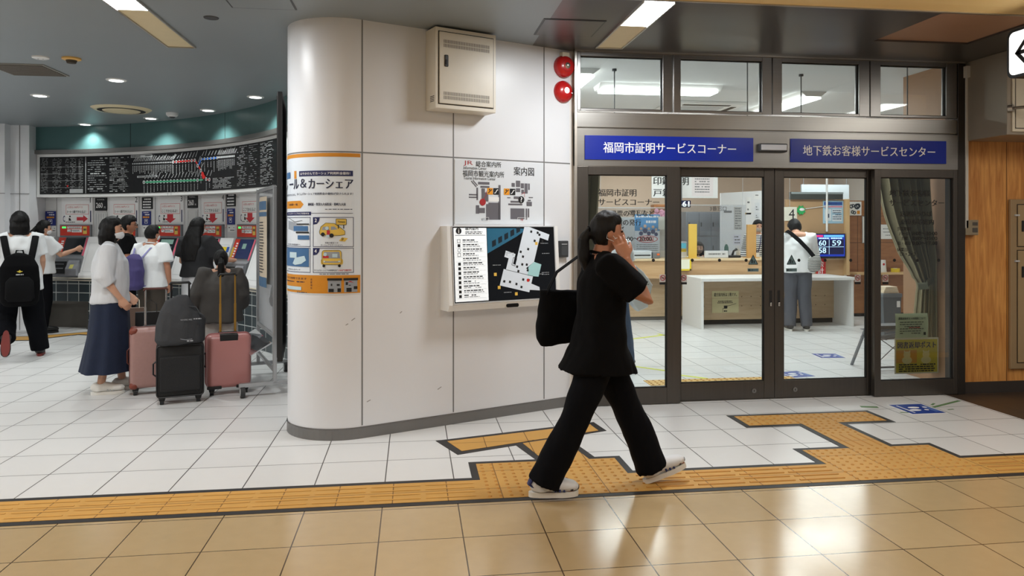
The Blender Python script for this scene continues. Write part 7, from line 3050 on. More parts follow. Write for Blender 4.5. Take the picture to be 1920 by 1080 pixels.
        mb.ball(lips + HR3 @ Vector((0, 0.003 * s, 0)), (0.021 * s, 0.009 * s, 0.006 * s), 12, 8, rot=HR3)
        mb.build('lips', M('lip', (170, 96, 88), 0.5), r, smooth=180)
    if glasses:
        mb = MB()
        for sx in (-1, 1):
            c = hc + HR3 @ Vector((sx * 0.033 * s, 0.094 * s, 0.008 * s))
            loop = [c + HR3 @ (Vector((0.024 * math.cos(a), 0, 0.018 * math.sin(a))) * s) for a in [RAD(30 * i) for i in range(13)]]
            mb.tube(loop, 0.0018 * s, 6)
            mb.tube([c + HR3 @ (Vector((sx * 0.024, 0, 0.004)) * s), hc + HR3 @ (Vector((sx * 0.079, 0.06, 0.012)) * s), hc + HR3 @ (Vector((sx * 0.08, -0.01, 0.01)) * s)], 0.0016 * s, 6)
        mb.build('glasses', M('spectacle', (40, 36, 34), 0.3), r)
    # --- hair
    mb = MB()
    top = {'short': -0.02, 'bob': -0.09, 'long': -0.09, 'tail': -0.03, 'boy': -0.015}[hair]

    def hf(d):
        p = head_fn(d)
        th = 0.020 if hair in ('bob', 'long', 'short') else 0.014
        out = 1 + th / max(0.06, p.length)
        if hair in ('bob', 'long') and d.z < 0.1:
            low = smooth_step(0.1, -0.8, d.z)
            p = Vector((d.x * 0.090, d.y * 0.096, d.z * 0.112 - 0.03 * low))
            out = 1.0
        face = smooth_step(0.12, 0.5, d.y) * (1 - smooth_step(0.38, 0.62, d.z + 0.12 * abs(d.x)))
        if hair in ('short', 'boy', 'tail'):
            lowcut = smooth_step(top / 0.112 - 0.25, top / 0.112 - 0.6, d.z)
            side = smooth_step(-0.25, 0.1, d.y) * smooth_step(0.15, -0.15, d.z)
            face = max(face, lowcut, side * 0.9)
        else:
            lowcut = smooth_step(-0.85, -0.97, d.z)
            face = max(face, 0.0)
        return (p * lerp(out, 0.80, face)) * s
    mb.ball(hc, 1, 40, 28, rot=HR3, fn=hf)
    if hair == 'bob':
        mb.tube([hc + HR3 @ (Vector(p) * s) for p in ((0, -0.045, 0.02), (0, -0.055, -0.05), (0, -0.05, -0.115), (0, -0.04, -0.13))], [(0.085 * s, 0.05 * s), (0.095 * s, 0.06 * s), (0.092 * s, 0.058 * s), (0.07 * s, 0.04 * s)], 20, ref=HR3 @ Vector((1, 0, 0)))
    if hair == 'long':
        b = J['chest']
        L = long_hair * s
        c0 = hc + HR3 @ Vector((0, -0.04, 0.0)) * 1.0
        mb.tube([c0, c0 + Vector((0, -0.05 * s, -0.12 * s)), Vector((c0.x * 0.9, J['neck'].y - 0.10 * s, c0.z - 0.55 * L)), Vector((c0.x * 0.8, J['chest'].y - 0.15 * s, c0.z - L))], [(0.09 * s, 0.065 * s), (0.115 * s, 0.065 * s), (0.14 * s, 0.05 * s), (0.10 * s, 0.02 * s)], 24, ref=(1, 0, 0))
    if hair == 'tail':
        q = hc + HR3 @ Vector((0, -0.105 * s, 0.0 * s))
        L = long_hair * s
        mb.tube([hc + HR3 @ Vector((0, -0.075 * s, 0.005 * s)), q, q + Vector((0, -0.035 * s, -0.05 * s)), q + Vector((0, -0.03 * s, -0.55 * L)), q + Vector((0, 0.0, -L))], [(0.03 * s, 0.03 * s), (0.022 * s, 0.022 * s), (0.038 * s, 0.034 * s), (0.042 * s, 0.034 * s), (0.012 * s, 0.010 * s)], 16, ref=(1, 0, 0))
    hobj = mb.union('hair', hair_black, r, 0.007 * max(s, 0.9), 2, 0.004, 40, seed, (1, 1, 0.25))
    if hair == 'tail':
        mb = MB()
        q = hc + HR3 @ Vector((0, -0.1 * s, 0.002 * s))
        mb.tube([q + HR3 @ Vector((0, 0.004 * s, 0)), q - HR3 @ Vector((0, 0.012 * s, 0.0))], 0.026 * s, 12)
        mb.build('hair_tie', cloth_black, hobj)
    # --- shirt
    if shirt_mat:
        mb = MB()
        mg, mh = shirt_r
        tp = torso_path(J)
        pe, ch = J['pelvis'], J['chest']
        up = (ch - pe).normalized()
        hz = pe + up * (hem - JOINTS['pelvis'][2]) * s
        ha, hb = hem_r or (0.165 + mh, 0.11 + mh)
        n_ = J['neck']
        pts = [hz, lerp(hz, tp[2], 0.45), tp[2], tp[3], tp[4], tp[5], n_ + (n_ - ch) * 0.03]
        rad = [(ha * s, hb * s), ((0.16 + mh * 0.9) * s, (0.108 + mh * 0.9) * s), ((0.142 + mg) * s, (0.100 + mg) * s), ((0.15 + mg) * s, (0.108 + mg) * s), ((0.162 + mg * 0.8) * s, (0.108 + mg * 0.8) * s), ((0.145 + mg * 0.5) * s, (0.08 + mg * 0.5) * s), (0.068 * s, 0.064 * s)]
        mb.tube(pts, rad, 28, ref=J['shR'] - J['shL'], power=0.9)
        for sd in 'LR':
            sh, el, wr = J['sh' + sd], J['el' + sd], J['wr' + sd]
            a, b, c = sleeve_r
            inn = lerp(sh, J['neck'], 0.45)
            if sleeve == 'short':
                e = lerp(sh, el, 0.78)
                mb.tube([inn, sh, lerp(sh, el, 0.4), e], [0.06 * s, a * s, (a + b) / 2 * s, b * s], 16)
            elif sleeve == 'three':
                e = lerp(el, wr, 0.35)
                mb.tube([inn, sh, lerp(sh, el, 0.5), el, e], [0.06 * s, a * s, (a + b) / 2 * s, b * s, c * s], 16)
            elif sleeve == 'long':
                e = lerp(el, wr, 0.93)
                mb.tube([inn, sh, lerp(sh, el, 0.5), el, lerp(el, wr, 0.5), e], [0.06 * s, a * s, b * s, b * s, c * s, c * 0.8 * s], 16)
        so = mb.union('shirt', shirt_mat, r, 0.011 * max(s, 0.9), 3, wr_amp, 8.0, seed, (1, 1, 0.6))
        if collar:
            mb = MB()
            cc = J['neck'] + (n_ - ch) * 0.01
            loop = [cc + Vector((0.068 * math.cos(a), 0.064 * math.sin(a) + 0.004, 0.006 - 0.016 * math.sin(a))) * s for a in [RAD(20 * i) for i in range(19)]]
            mb.tube(loop, [(0.008 * s, 0.006 * s)] * 19, 8, ref=(0, 0, 1), caps=False)
            mb.build('collar', shirt_mat, so, smooth=180)
    # --- trousers or skirt
    wz = waist_z or 0.97
    if legs in ('trousers', 'shorts', 'wide'):
        mb = MB()
        pe, ch = J['pelvis'], J['chest']
        up = (ch - pe).normalized()
        mb.tube([pe + up * (wz - 0.88) * s, pe + up * 0.03 * s, pe - up * 0.06 * s, pe - up * 0.11 * s], [(0.15 * s, 0.108 * s), (0.17 * s, 0.12 * s), (0.172 * s, 0.122 * s), (0.13 * s, 0.10 * s)], 22, ref=J['hipR'] - J['hipL'])
        for sd in 'LR':
            hp, kn, an = J['hip' + sd], J['kn' + sd], J['an' + sd]
            a, b, c = leg_r
            if legs == 'shorts':
                mb.tube([hp + Vector((0, 0, 0.05 * s)), hp, lerp(hp, kn, 0.5), lerp(hp, kn, 1.02)], [a * 0.9 * s, a * s, b * s, c * s], 18)
            else:
                e = an + Vector((0, 0, -0.02 * s)) if (an - kn).normalized().z < -0.7 else lerp(kn, an, 1.02)
                mb.tube([hp + Vector((0, 0, 0.05 * s)), hp, lerp(hp, kn, 0.5), kn, lerp(kn, an, 0.5), e], [a * 0.9 * s, a * s, (a + b) / 2 * s, b * s, (b + c) / 2 * s, c * s], 18)
        mb.union('shorts' if legs == 'shorts' else 'trousers', legs_mat, r, 0.011 * max(s, 0.9), 3, 0.009, 9.0, seed + 3, (1, 1, 0.5))
    elif legs == 'skirt':
        mb = MB()
        pts, rad, folds = skirt
        n = 64
        rings = []
        for i in range(25):
            t = i / 24 * (len(pts) - 1)
            k = min(int(t), len(pts) - 2)
            f = t - k
            c = lerp(Vector(pts[k]), Vector(pts[k + 1]), f)
            ra = lerp(rad[k][0], rad[k + 1][0], f)
            rb = lerp(rad[k][1], rad[k + 1][1], f)
            row = []
            for q in range(n):
                a = 2 * math.pi * q / n
                w = 1 + folds * (i / 24) * (math.sin(a * 7 + 0.6) + 0.6 * math.sin(a * 11 + 2)) * 0.05
                row.append(mb.bm.verts.new(Vector((c.x + ra * w * math.cos(a), c.y + rb * w * math.sin(a), c.z)) * s))
            rings.append(row)
        for i in range(24):
            for q in range(n):
                mb.bm.faces.new((rings[i][q], rings[i + 1][q], rings[i + 1][(q + 1) % n], rings[i][(q + 1) % n]))
        mb.bm.faces.new(rings[0])
        sk_o = mb.build('skirt', legs_mat, r, smooth=180)
    # --- shoes
    if shoes:
        for sd in 'LR':
            an, to = J['an' + sd], J['toe' + sd]
            f = to - an
            down = Vector((0, 0, -1))
            if pose and ('down' + sd) in pose:
                down = Vector(pose['down' + sd]).normalized()
            fw = (f - down * f.dot(down)).normalized()
            sidev = fw.cross(down)
            base = an + down * (an - to).dot(-down) * 1.0
            sole_p = an + down * (0.062 * s)
            mb = MB()
            P = [sole_p - fw * 0.075 * s, sole_p - fw * 0.05 * s, sole_p + fw * 0.03 * s, sole_p + fw * 0.11 * s, sole_p + fw * 0.165 * s, sole_p + fw * 0.19 * s]
            W_ = [(0.024, 0.026), (0.041, 0.043), (0.043, 0.046), (0.048, 0.036), (0.041, 0.027), (0.018, 0.015)]
            mb.tube([p - down * (0.012 * s + w[1] * s * 0.75) for p, w in zip(P, W_)], [(a * s, b * s) for a, b in W_], 16, ref=sidev)
            mb.tube([an + down * 0.05 * s - fw * 0.008 * s, an - down * 0.012 * s - fw * 0.012 * s], [0.049 * s, 0.047 * s], 14)
            sh = mb.union('shoe', shoe_mat or black, r, 0.007, 2)
            mb = MB()
            n = 20
            lo, hi = [], []
            for k in range(n):
                a = 2 * math.pi * k / n
                cx, cw = math.cos(a), math.sin(a)
                lx = 0.055 + 0.137 * cx
                wd = (0.042 if cx > 0 else 0.036) * abs(cw) ** 0.8 * math.copysign(1, cw)
                p = sole_p + fw * lx * s + sidev * wd * s
                lo.append(mb.bm.verts.new(p + down * 0.022 * s))
                hi.append(mb.bm.verts.new(p - down * 0.006 * s))
            mb.bm.faces.new(lo)
            mb.bm.faces.new(hi[::-1])
            for k in range(n):
                mb.bm.faces.new((lo[k], hi[k], hi[(k + 1) % n], lo[(k + 1) % n]))
            bmesh.ops.recalc_face_normals(mb.bm, faces=mb.bm.faces)
            mb.build('sole', sole_mat or sole_white, sh, smooth=40)
            if shoe_mat is not None and shoe_mat.name.startswith('sneaker'):
                mb = MB()
                for k in range(3):
                    q = an + down * 0.03 * s + fw * (0.06 + k * 0.024) * s
                    mb.tube([q + sidev * 0.045 * s + down * 0.02 * s, q + sidev * 0.03 * s - down * (0.006 - k * 0.006) * s, q - down * (0.012 - k * 0.008) * s, q - sidev * 0.03 * s - down * (0.006 - k * 0.006) * s, q - sidev * 0.045 * s + down * 0.02 * s], 0.006 * s, 6)
                if 'navy' in shoe_mat.name:
                    m2 = MB()
                    c = sole_p + fw * 0.158 * s
                    m2.tube([c - down * 0.036 * s - fw * 0.03 * s, c - down * 0.03 * s, c - down * 0.022 * s + fw * 0.036 * s], [(0.0435 * s, 0.028 * s), (0.040 * s, 0.0275 * s), (0.012 * s, 0.011 * s)], 16, ref=sidev)
                    m2.build('toe_cap', M('toe_navy', (26, 30, 52), 0.5), sh, smooth=60)
                    m3 = MB()
                    m3.tube([sole_p - down * 0.03 * s - fw * 0.045 * s, sole_p - down * 0.05 * s - fw * 0.078 * s, sole_p - down * 0.085 * s - fw * 0.06 * s], [(0.036 * s, 0.012 * s)] * 3, 12, ref=sidev)
                    m3.build('heel_tab', M('stripe_navy', (24, 36, 92), 0.5), sh, smooth=60)
                mb.build('stripe' if 'navy' in shoe_mat.name else 'lace', M('stripe_navy', (24, 36, 92), 0.5) if 'navy' in shoe_mat.name else light_grey, sh)
    return r, J


def fp(u, d):
    return floor_pt(u, d)


def near(pos, ang, v):
    """A point given in the frame of a person standing at pos and turned by ang."""
    return pos + Matrix.Rotation(ang, 3, 'Z') @ Vector(v)


sneaker_white = M('sneaker_white', (232, 230, 224), 0.6)
sneaker_navy = M('sneaker_navy_white', (222, 224, 228), 0.5)

# the woman walking past
wx = fp(1119, 4.13)
wpos = Vector((wx.x, 4.05, 0))
person('woman in black walking to the right past the office doors, hand raised to her face', wpos, RAD(-90), 1.0,
       dict(pelvis=(0, 0.02, 0.86), chest=(0, 0.035, 1.16), neck=(0, 0.03, 1.325), head=(0, 0.065, 1.455),
            shR=(0.165, 0.02, 1.285), elR=(0.225, 0.225, 1.085), wrR=(0.135, 0.135, 1.31), hdR=(-0.35, -0.2, 0.75),
            shL=(-0.165, 0.04, 1.285), elL=(-0.21, 0.03, 1.03), wrL=(-0.19, 0.14, 0.82),
            hipR=(0.085, 0.01, 0.81), knR=(0.09, -0.13, 0.45), anR=(0.09, -0.315, 0.105), toeR=(0.10, -0.13, 0.035),
            hipL=(-0.085, 0.03, 0.81), knL=(-0.085, 0.20, 0.46), anL=(-0.085, 0.355, 0.105), toeL=(-0.09, 0.545, 0.115), downL=(0, 0.33, -0.94)),
       look=(0.0, -0.08), hair='tail', long_hair=0.27, shirt_mat=cloth_black, sleeve='short', hem=0.70, shirt_r=(0.03, 0.05), hem_r=(0.225, 0.225), legs='trousers', legs_mat=trouser_black, leg_r=(0.105, 0.085, 0.092),
       shoe_mat=sneaker_navy, mask=True, voxel=0.0055, seed=4, curlR=0.35, palR=(-0.9, 0.1, 0.1), sleeve_r=(0.078, 0.085, 0.06), sk=skin_deep)
# her black shoulder bag
r = thing('shoulder_bag', 'black tote bag on the far shoulder of the walking woman', 'bag', wpos + Vector((-0.13, 0.25, 0.80)), RAD(-90))
mb = MB()
mb.tube([(0, 0, 0.0), (0, -0.005, 0.04), (0, -0.01, 0.2), (0, -0.01, 0.31)], [(0.045, 0.14), (0.07, 0.16), (0.06, 0.15), (0.03, 0.13)], 20, ref=(1, 0, 0), power=0.7)
mb.union('body', cloth_black, r, 0.01, 3, 0.01, 7, 9)
mb = MB()
for sx in (-0.02, 0.02):
    mb.tube([(sx, -0.11, 0.29), (0.03 + sx, -0.05, 0.42), (0.07 + sx, 0.10, 0.535), (0.06 + sx, 0.17, 0.52), (0.0 + sx, 0.16, 0.42), (sx, 0.10, 0.3)], [(0.02, 0.004)] * 6, 8, ref=(1, 0, 0))
mb.build('strap', cloth_black, r, smooth=60)

# man with black backpack at the left edge
bp_pos = fp(37, 8.35)
s_ = 1.66 / 1.6
r, J = person('person in white T-shirt and black backpack walking away at the left edge', bp_pos, RAD(26), s_,
              dict(hipL=(-0.085, 0, 0.83), knL=(-0.13, 0.03, 0.45), anL=(-0.12, -0.27, 0.25), toeL=(-0.125, -0.225, 0.08), downL=(0, -0.97, 0.25),
                   knR=(0.13, 0.06, 0.46), anR=(0.19, 0.08, 0.085), toeR=(0.21, 0.26, 0.03), elL=(-0.205, -0.03, 1.05), wrL=(-0.2, 0.08, 0.83), elR=(0.205, -0.02, 1.06), wrR=(0.19, 0.12, 0.86)),
              hair='bob', shirt_mat=tee_white, sleeve='short', hem=0.74, shirt_r=(0.05, 0.06), legs='wide', legs_mat=trouser_black, leg_r=(0.115, 0.105, 0.09), shoe_mat=M('shoe_dark', (40, 38, 38), 0.6), sole_mat=M('sole_red', (120, 42, 36), 0.6), mask=False, seed=2, sleeve_r=(0.072, 0.074, 0.07))
r = thing('backpack', 'large black backpack worn by the person walking away at the left edge', 'backpack', near(bp_pos, RAD(26), (0, -0.11, 0.62)), RAD(26))
mb = MB()
mb.tube([(0, -0.10, 0.0), (0, -0.11, 0.04), (0, -0.11, 0.25), (0, -0.10, 0.42), (0, -0.08, 0.53), (0, -0.06, 0.56)], [(0.15, 0.08), (0.185, 0.10), (0.19, 0.11), (0.18, 0.10), (0.13, 0.07), (0.05, 0.03)], 24, ref=(1, 0, 0), power=0.75)
mb.union('main_bag', cloth_black, r, 0.011, 3, 0.006, 6, 3)
mb = MB()
mb.tube([(0, -0.20, 0.05), (0, -0.215, 0.08), (0, -0.215, 0.26), (0, -0.2, 0.31)], [(0.11, 0.02), (0.135, 0.03), (0.13, 0.03), (0.09, 0.015)], 20, ref=(1, 0, 0), power=0.6)
mb.build('front_pocket', M('pack_black', (13, 13, 15), 0.8, spec=0.15), r, smooth=50)
mb = MB()
mb.dashes(-0.035, 0.035, 0.34, 0.012, -0.222, 2, 0.95, 0.03)
mb.build('lettering', light_grey, r)
mb = MB()
mb.poly([(-0.03, -0.222, 0.375), (0, -0.222, 0.36), (0.03, -0.222, 0.375), (0.01, -0.222, 0.38), (0, -0.222, 0.392), (-0.01, -0.222, 0.38)])
mb.build('badge', M('badge_yellow', (214, 190, 60), 0.5), r)
for sx in (-1, 1):
    mb = MB()
    mb.tube([(sx * 0.09, -0.075, 0.42), (sx * 0.125, -0.05, 0.60), (sx * 0.15, 0.03, 0.755), (sx * 0.155, 0.12, 0.775), (sx * 0.155, 0.215, 0.68), (sx * 0.15, 0.23, 0.45)], [(0.034, 0.009)] * 6, 10, ref=(1, 0, 0))
    mb.build('strap', M('pack_black', (22, 22, 24)), r, smooth=60)
mb = MB()
mb.tube([(-0.04, -0.07, 0.55), (-0.03, -0.065, 0.60), (0.03, -0.065, 0.60), (0.04, -0.07, 0.55)], 0.009, 8)
mb.build('grab_handle', M('pack_black', (22, 22, 24)), r, smooth=60)

# woman at machine 1
person('woman in white blouse and black trousers reaching to ticket machine 1', fp(78, 10.3), RAD(-40), 0.99,
       dict(elR=(0.24, 0.14, 1.10), wrR=(0.20, 0.36, 1.17), head=(0, 0.03, 1.47)), look=(RAD(-8), -0.1), hair='tail', long_hair=0.26, shirt_mat=tee_white, sleeve='short', hem=0.84, shirt_r=(0.045, 0.05), legs='trousers', legs_mat=trouser_black,
       leg_r=(0.095, 0.075, 0.06), shoe_mat=black, sole_mat=black, mask=True, seed=6, sleeve_r=(0.085, 0.09, 0.07))

# woman in the denim skirt
denim = M('denim', (19, 31, 56), 0.85, var=0.2, scale=14, bump=0.3, bscale=120)
blouse = M('blouse_white', (214, 216, 220), 0.85, var=0.05, scale=60, stretch=(1, 1, 0.15), bump=0.35, bscale=50)
person('woman with a black bob in a white blouse and long denim skirt, wearing a mask', fp(207, 6.64), RAD(-73), 0.985,
       dict(elR=(0.225, -0.04, 1.06), wrR=(0.20, 0.09, 0.87), elL=(-0.22, -0.02, 1.06), wrL=(-0.16, 0.13, 0.88), anR=(0.085, -0.07, 0.085), toeR=(0.10, 0.10, 0.03), anL=(-0.085, 0.09, 0.085), toeL=(-0.09, 0.27, 0.03), knR=(0.09, -0.01, 0.46), knL=(-0.09, 0.06, 0.46)),
       look=(RAD(-4), 0.0), hair='bob', shirt_mat=blouse, sleeve='three', hem=0.82, shirt_r=(0.05, 0.045), hem_r=(0.185, 0.165), legs='skirt', legs_mat=denim,
       skirt=([(0, 0.0, 0.98), (0, 0.0, 0.85), (0, -0.01, 0.5), (0, -0.03, 0.20)], [(0.15, 0.115), (0.178, 0.15), (0.21, 0.175), (0.25, 0.215)], 1.0), shoe_mat=sneaker_white, mask=True, seed=7, sleeve_r=(0.085, 0.078, 0.064))

# man in black behind her
person('man in a black T-shirt and glasses standing behind the woman in the denim skirt', fp(239, 9.5), RAD(-70), 1.02, dict(elR=(0.22, 0.0, 1.06), wrR=(0.2, 0.16, 0.95)), look=(RAD(-8), -0.12), hair='short', sk=skin_deep, shirt_mat=cloth_black, sleeve='short', hem=0.80,
       legs='trousers', legs_mat=trouser_black, shoe_mat=black, mask=False, glasses=True, seed=8)
# boy with rucksack
boy_pos = fp(285, 8.95)
person('boy in a white T-shirt and brown shorts with a purple rucksack on his back', boy_pos, RAD(-18), 0.945, dict(elR=(0.235, -0.02, 1.06), wrR=(0.215, 0.05, 0.84), wrL=(-0.2, 0.1, 0.85)), look=(RAD(-14), -0.05), hair='boy', sk=skin_deep, shirt_mat=tee_white, sleeve='short', hem=0.80,
       shirt_r=(0.05, 0.055), legs='shorts', legs_mat=M('shorts_brown', (58, 50, 42), 0.85, bump=0.2), leg_r=(0.105, 0.1, 0.11), shoe_mat=black, mask=True, seed=9, sleeve_r=(0.085, 0.095, 0.07))
r = thing('rucksack', 'purple drawstring rucksack on the back of the boy in white', 'backpack', near(boy_pos, RAD(-18), (-0.06, -0.12, 0.74)), RAD(-22))
purple = M('purple_cloth', (62, 54, 104), 0.8, var=0.08, bump=0.25, bscale=40)
mb = MB()
mb.tube([(-0.04, -0.09, 0.0), (-0.04, -0.10, 0.04), (-0.03, -0.10, 0.22), (-0.02, -0.09, 0.36), (-0.02, -0.07, 0.41)], [(0.11, 0.06), (0.14, 0.085), (0.14, 0.085), (0.11, 0.06), (0.05, 0.03)], 22, ref=(1, 0, 0), power=0.8)
mb.union('sack', purple, r, 0.01, 3, 0.008, 8, 2)
for sx in (-1, 1):
    mb = MB()
    mb.tube([(sx * 0.06 - 0.02, -0.05, 0.36), (sx * 0.11, 0.03, 0.49), (sx * 0.125, 0.14, 0.50), (sx * 0.15, 0.20, 0.3), (sx * 0.15, 0.08, 0.10), (sx * 0.10 - 0.03, -0.04, 0.03)], [(0.012, 0.005)] * 6, 8, ref=(1, 0, 0))
    mb.build('strap', M('strap_lilac', (132, 128, 178), 0.7), r, smooth=60)
mb = MB()
mb.tube([(-0.14, -0.16, 0.32), (-0.12, -0.17, 0.36), (-0.06, -0.17, 0.34), (-0.06, -0.185, 0.2), (-0.12, -0.18, 0.08)], 0.007, 8)
mb.build('cord', M('cord_lilac', (176, 170, 206), 0.7), r, smooth=60)
mb = MB()
mb.ring(-0.13, 0.12, 0.015, 0.028, -0.188, 14, 0.7)
mb.build('charm', M('charm_red', (214, 96, 84), 0.5), r)
# woman with long hair
person('woman with long black hair in a dark top and white trousers at ticket machine 4', fp(370, 9.25), RAD(-24), 1.0, dict(elR=(0.27, 0.08, 1.08), wrR=(0.36, 0.30, 1.05), hdR=(0.6, 0.6, -0.05), wrL=(-0.17, 0.17, 0.95)), look=(RAD(-12), -0.05), hair='long', long_hair=0.42,
       shirt_mat=M('top_charcoal', (28, 28, 31), 0.85, bump=0.2, bscale=20), sleeve='short', hem=0.86, shirt_r=(0.05, 0.06), hem_r=(0.22, 0.17), legs='wide', legs_mat=M('trouser_white', (214, 216, 220), 0.8, bump=0.2, bscale=16), leg_r=(0.12, 0.13, 0.14), waist_z=0.98, shoe_mat=black, mask=True, seed=10, sleeve_r=(0.095, 0.1, 0.08))
# child with ponytail
person('child with a ponytail in a loose dark grey jacket behind the pink suitcase', fp(414, 7.15), RAD(10), 0.79, dict(elL=(-0.28, 0.0, 1.06), wrL=(-0.31, 0.08, 0.84), elR=(0.24, 0.03, 1.06), wrR=(0.22, 0.14, 0.86), head=(0.0, 0.03, 1.475), anL=(-0.17, 0, 0.085), toeL=(-0.18, 0.17, 0.03), knL=(-0.14, 0.02, 0.46)), look=(RAD(6), -0.12), hair='tail', long_hair=0.42,
       shirt_mat=M('jacket_grey', (74, 72, 70), 0.85, var=0.08, bump=0.3, bscale=14), sleeve='long', hem=0.72, shirt_r=(0.075, 0.09), hem_r=(0.28, 0.19), legs='wide', legs_mat=M('trouser_pale', (184, 182, 178), 0.85), leg_r=(0.11, 0.11, 0.11), shoe_mat=sneaker_white, mask=False, seed=11, sleeve_r=(0.105, 0.105, 0.095), wr_amp=0.02)

# ------------------------------------------------------------------ office people
def stripe_mat(name, c1, c2, freq):
    m = M(name, c1, 0.85)
    nt = m.node_tree
    b = nt.nodes['Principled BSDF']
    tc = [n for n in nt.nodes if n.type == 'TEX_COORD'][0]
    w = nt.nodes.new('ShaderNodeTexWave')
    w.wave_type = 'BANDS'
    w.bands_direction = 'Z'
    w.inputs['Scale'].default_value = freq
    w.inputs['Distortion'].default_value = 0.6
    cr = nt.nodes.new('ShaderNodeValToRGB')
    cr.color_ramp.elements[0].position = 0.32
    cr.color_ramp.elements[1].position = 0.38
    cr.color_ramp.elements[0].color = lin(c2)
    cr.color_ramp.elements[1].color = lin(c1)
    nt.links.new(tc.outputs['Object'], w.inputs['Vector'])
    nt.links.new(w.outputs['Fac'], cr.inputs[0])
    nt.links.new(cr.outputs[0], b.inputs['Base Color'])
    return m


mpos = fp(1496, 10.55)
person('man in a white long-sleeved top and grey trousers at the white office table', mpos, RAD(-24), 1.03, dict(head=(-0.035, 0.12, 1.43), neck=(-0.01, 0.03, 1.335), chest=(0, 0.02, 1.18), elR=(0.22, 0.06, 1.06), wrR=(0.12, 0.24, 1.0), elL=(-0.22, 0.06, 1.06), wrL=(-0.14, 0.26, 1.0), anR=(0.11, 0, 0.085), anL=(-0.11, -0.05, 0.085), toeL=(-0.15, 0.11, 0.03)),
       look=(RAD(10), -0.55), hair='short', shirt_mat=M('tee_bright', (236, 238, 240), 0.85, var=0.02, bump=0.2, bscale=16), sleeve='long', hem=0.80, shirt_r=(0.05, 0.05), legs='trousers', legs_mat=M('trouser_grey', (84, 86, 94), 0.85, bump=0.25, bscale=16), leg_r=(0.105, 0.085, 0.08), shoe_mat=M('shoe_grey', (56, 54, 54), 0.6), mask=False, seed=12,
       sleeve_r=(0.085, 0.075, 0.065))
r = thing('sling_bag', 'striped sling bag on a black strap across the back of the man at the table', 'bag', near(mpos, RAD(-24), (0.20, -0.12, 0.86)), RAD(-24))
mb = MB()
mb.tube([(0, 0, 0), (0.0, -0.01, 0.03), (0.01, -0.01, 0.16), (0.03, 0.0, 0.24)], [(0.06, 0.035), (0.085, 0.05), (0.09, 0.05), (0.05, 0.03)], 18, ref=(1, 0, 0))
mb.union('pouch', stripe_mat('sling_stripe', (196, 196, 192), (30, 30, 32), 16), r, 0.009, 2)
mb = MB()
mb.tube([(0.0, -0.03, 0.2), (-0.08, -0.075, 0.30), (-0.2, -0.10, 0.43), (-0.31, -0.09, 0.53), (-0.355, 0.02, 0.565), (-0.35, 0.14, 0.55)], [(0.028, 0.006)] * 6, 10, ref=(1, 0, 0.6))
mb.build('strap', cloth_black, r, smooth=60)

cpos = fp(1421, 12.5)
person('office clerk standing behind the counter in a striped top, white vest and lanyard', cpos, RAD(152), 1.0, dict(wrR=(0.22, 0.16, 0.95), wrL=(-0.2, 0.16, 0.95)), look=(RAD(22), 0.0), hair='short', shirt_mat=stripe_mat('clerk_stripe', (226, 228, 230), (40, 42, 48), 9), sleeve='long', hem=0.80, legs='trousers', legs_mat=trouser_black,
       shoe_mat=black, mask=M('mask_beige', (176, 168, 160), 0.7), seed=13)
r = thing('lanyard', 'dark lanyard with a card worn by the standing clerk', 'lanyard', cpos + Vector((0, 0, 1.05)), RAD(152))
mb = MB()
mb.tube([(-0.05, 0.05, 0.29), (-0.045, 0.155, 0.15), (-0.01, 0.165, 0.0), (0.01, 0.165, 0.0), (0.045, 0.155, 0.15), (0.05, 0.05, 0.29)], [(0.007, 0.003)] * 6, 8, ref=(1, 0, 0))
mb.build('ribbon', navy, r, smooth=60)
mb = MB()
mb.box(-0.03, 0.03, 0.16, 0.166, -0.09, 0.0, 0.003)
mb.build('card', paper, r)
spos = fp(1310, 12.6)
r, J = person('office clerk seated behind the counter in a brown mask beside the yellow board', spos + Vector((0, 0, -0.0)), RAD(160), 0.98,
              dict(pelvis=(0, 0, 0.53), chest=(0, 0.0, 0.83), neck=(0, 0.01, 0.995), head=(0, 0.035, 1.13), shR=(0.165, 0.0, 0.955), elR=(0.22, 0.03, 0.71), wrR=(0.18, 0.24, 0.74), shL=(-0.165, 0.0, 0.955), elL=(-0.22, 0.03, 0.71), wrL=(-0.18, 0.24, 0.74),
                   hipR=(0.09, 0.02, 0.49), knR=(0.1, 0.42, 0.47), anR=(0.1, 0.40, 0.085), toeR=(0.11, 0.57, 0.03), hipL=(-0.09, 0.02, 0.49), knL=(-0.1, 0.42, 0.47), anL=(-0.1, 0.40, 0.085), toeL=(-0.11, 0.57, 0.03)),
              hair='long', long_hair=0.3, shirt_mat=M('clerk_white', (224, 224, 224), 0.8), sleeve='long', hem=0.80, legs='trousers', legs_mat=trouser_black, shoe_mat=black, mask=M('mask_brown', (124, 108, 98), 0.7), seed=14)
r = thing('office_chair', 'dark office chair under the seated clerk', 'chair', spos, RAD(160))
mb = MB()
mb.box(-0.23, 0.23, -0.22, 0.24, 0.37, 0.415, 0.02, 3)
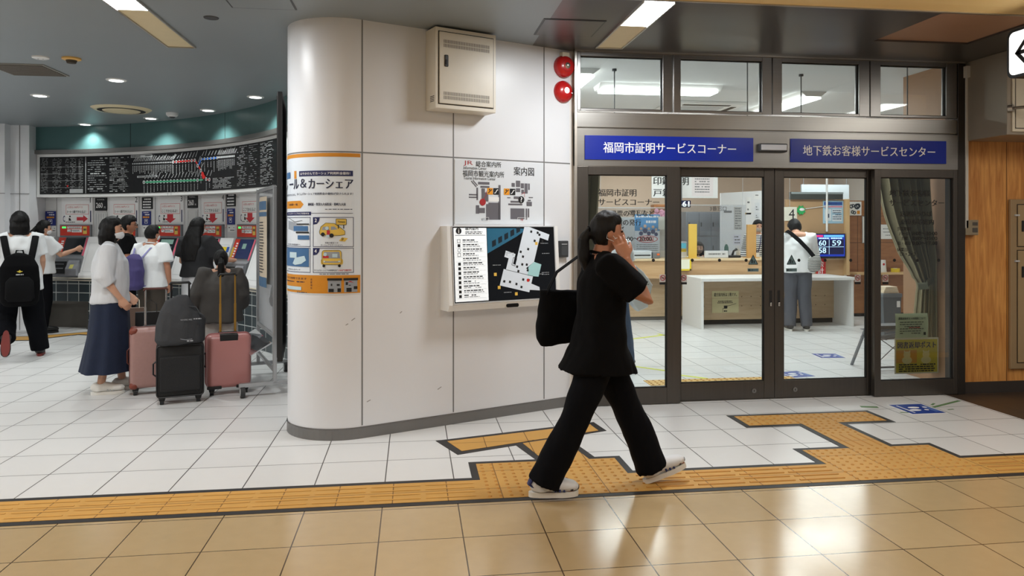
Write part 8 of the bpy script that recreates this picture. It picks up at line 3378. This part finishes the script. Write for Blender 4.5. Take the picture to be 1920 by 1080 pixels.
mb.build('seat', dark_grey, r)
mb = MB()
mb.box(-0.2, 0.2, -0.27, -0.22, 0.5, 0.82, 0.02, 3)
mb.build('backrest', dark_grey, r)
mb = MB()
mb.tube([(0, -0.245, 0.52), (0, -0.24, 0.4), (0, -0.1, 0.365)], 0.02, 8)
mb.build('back_post', black, r)
mb = MB()
mb.cyl((0, 0, 0.06), (0, 0, 0.37), 0.025, 12)
mb.build('column', black, r)
for i in range(5):
    a = RAD(72 * i)
    mb = MB()
    mb.tube([(0, 0, 0.09), (0.26 * math.cos(a), 0.26 * math.sin(a), 0.055)], [0.025, 0.018], 8)
    mb.ball((0.27 * math.cos(a), 0.27 * math.sin(a), 0.026), 0.026, 10, 8)
    mb.build('leg', black, r)

# customer inside, mostly hidden behind the walking woman
hp_ = fp(1142, 7.75)
person('customer in white T-shirt and blue jeans inside the office, mostly hidden behind the walking woman', hp_, RAD(-20), 1.0, dict(elR=(0.23, 0.0, 1.06), wrR=(0.27, 0.04, 0.90), knR=(0.15, 0.02, 0.46), anR=(0.2, -0.02, 0.085), toeR=(0.23, 0.15, 0.03)), hair='short', shirt_mat=tee_white, sleeve='short', hem=0.84, legs='trousers', legs_mat=M('jeans', (60, 84, 116), 0.85, var=0.15, bump=0.2, bscale=60),
       shoe_mat=black, mask=True, seed=15)
r = thing('carrier_bag', 'white printed carrier bag held by the customer hidden behind the walking woman', 'bag', hp_ + Vector((0.31, -0.14, 0.62)), RAD(10))
mb = MB()
mb.prism([(-0.15, 0.10), (-0.06, 0.0), (0.05, 0.03), (0.10, 0.26), (0.0, 0.40), (-0.09, 0.47), (-0.14, 0.34)], -0.05, 0.05, 'y')
mb.union('body', M('carrier_white', (226, 228, 230), 0.5, bump=0.3, bscale=20), r, 0.01, 3, 0.012, 7, 4)
mb = MB()
mb.dashes(-0.06, 0.04, 0.3, 0.012, -0.068, 2, 0.9)
mb.dashes(-0.05, 0.05, 0.27, 0.01, -0.068, 3, 0.9)
mb.build('print', grey_plastic, r)
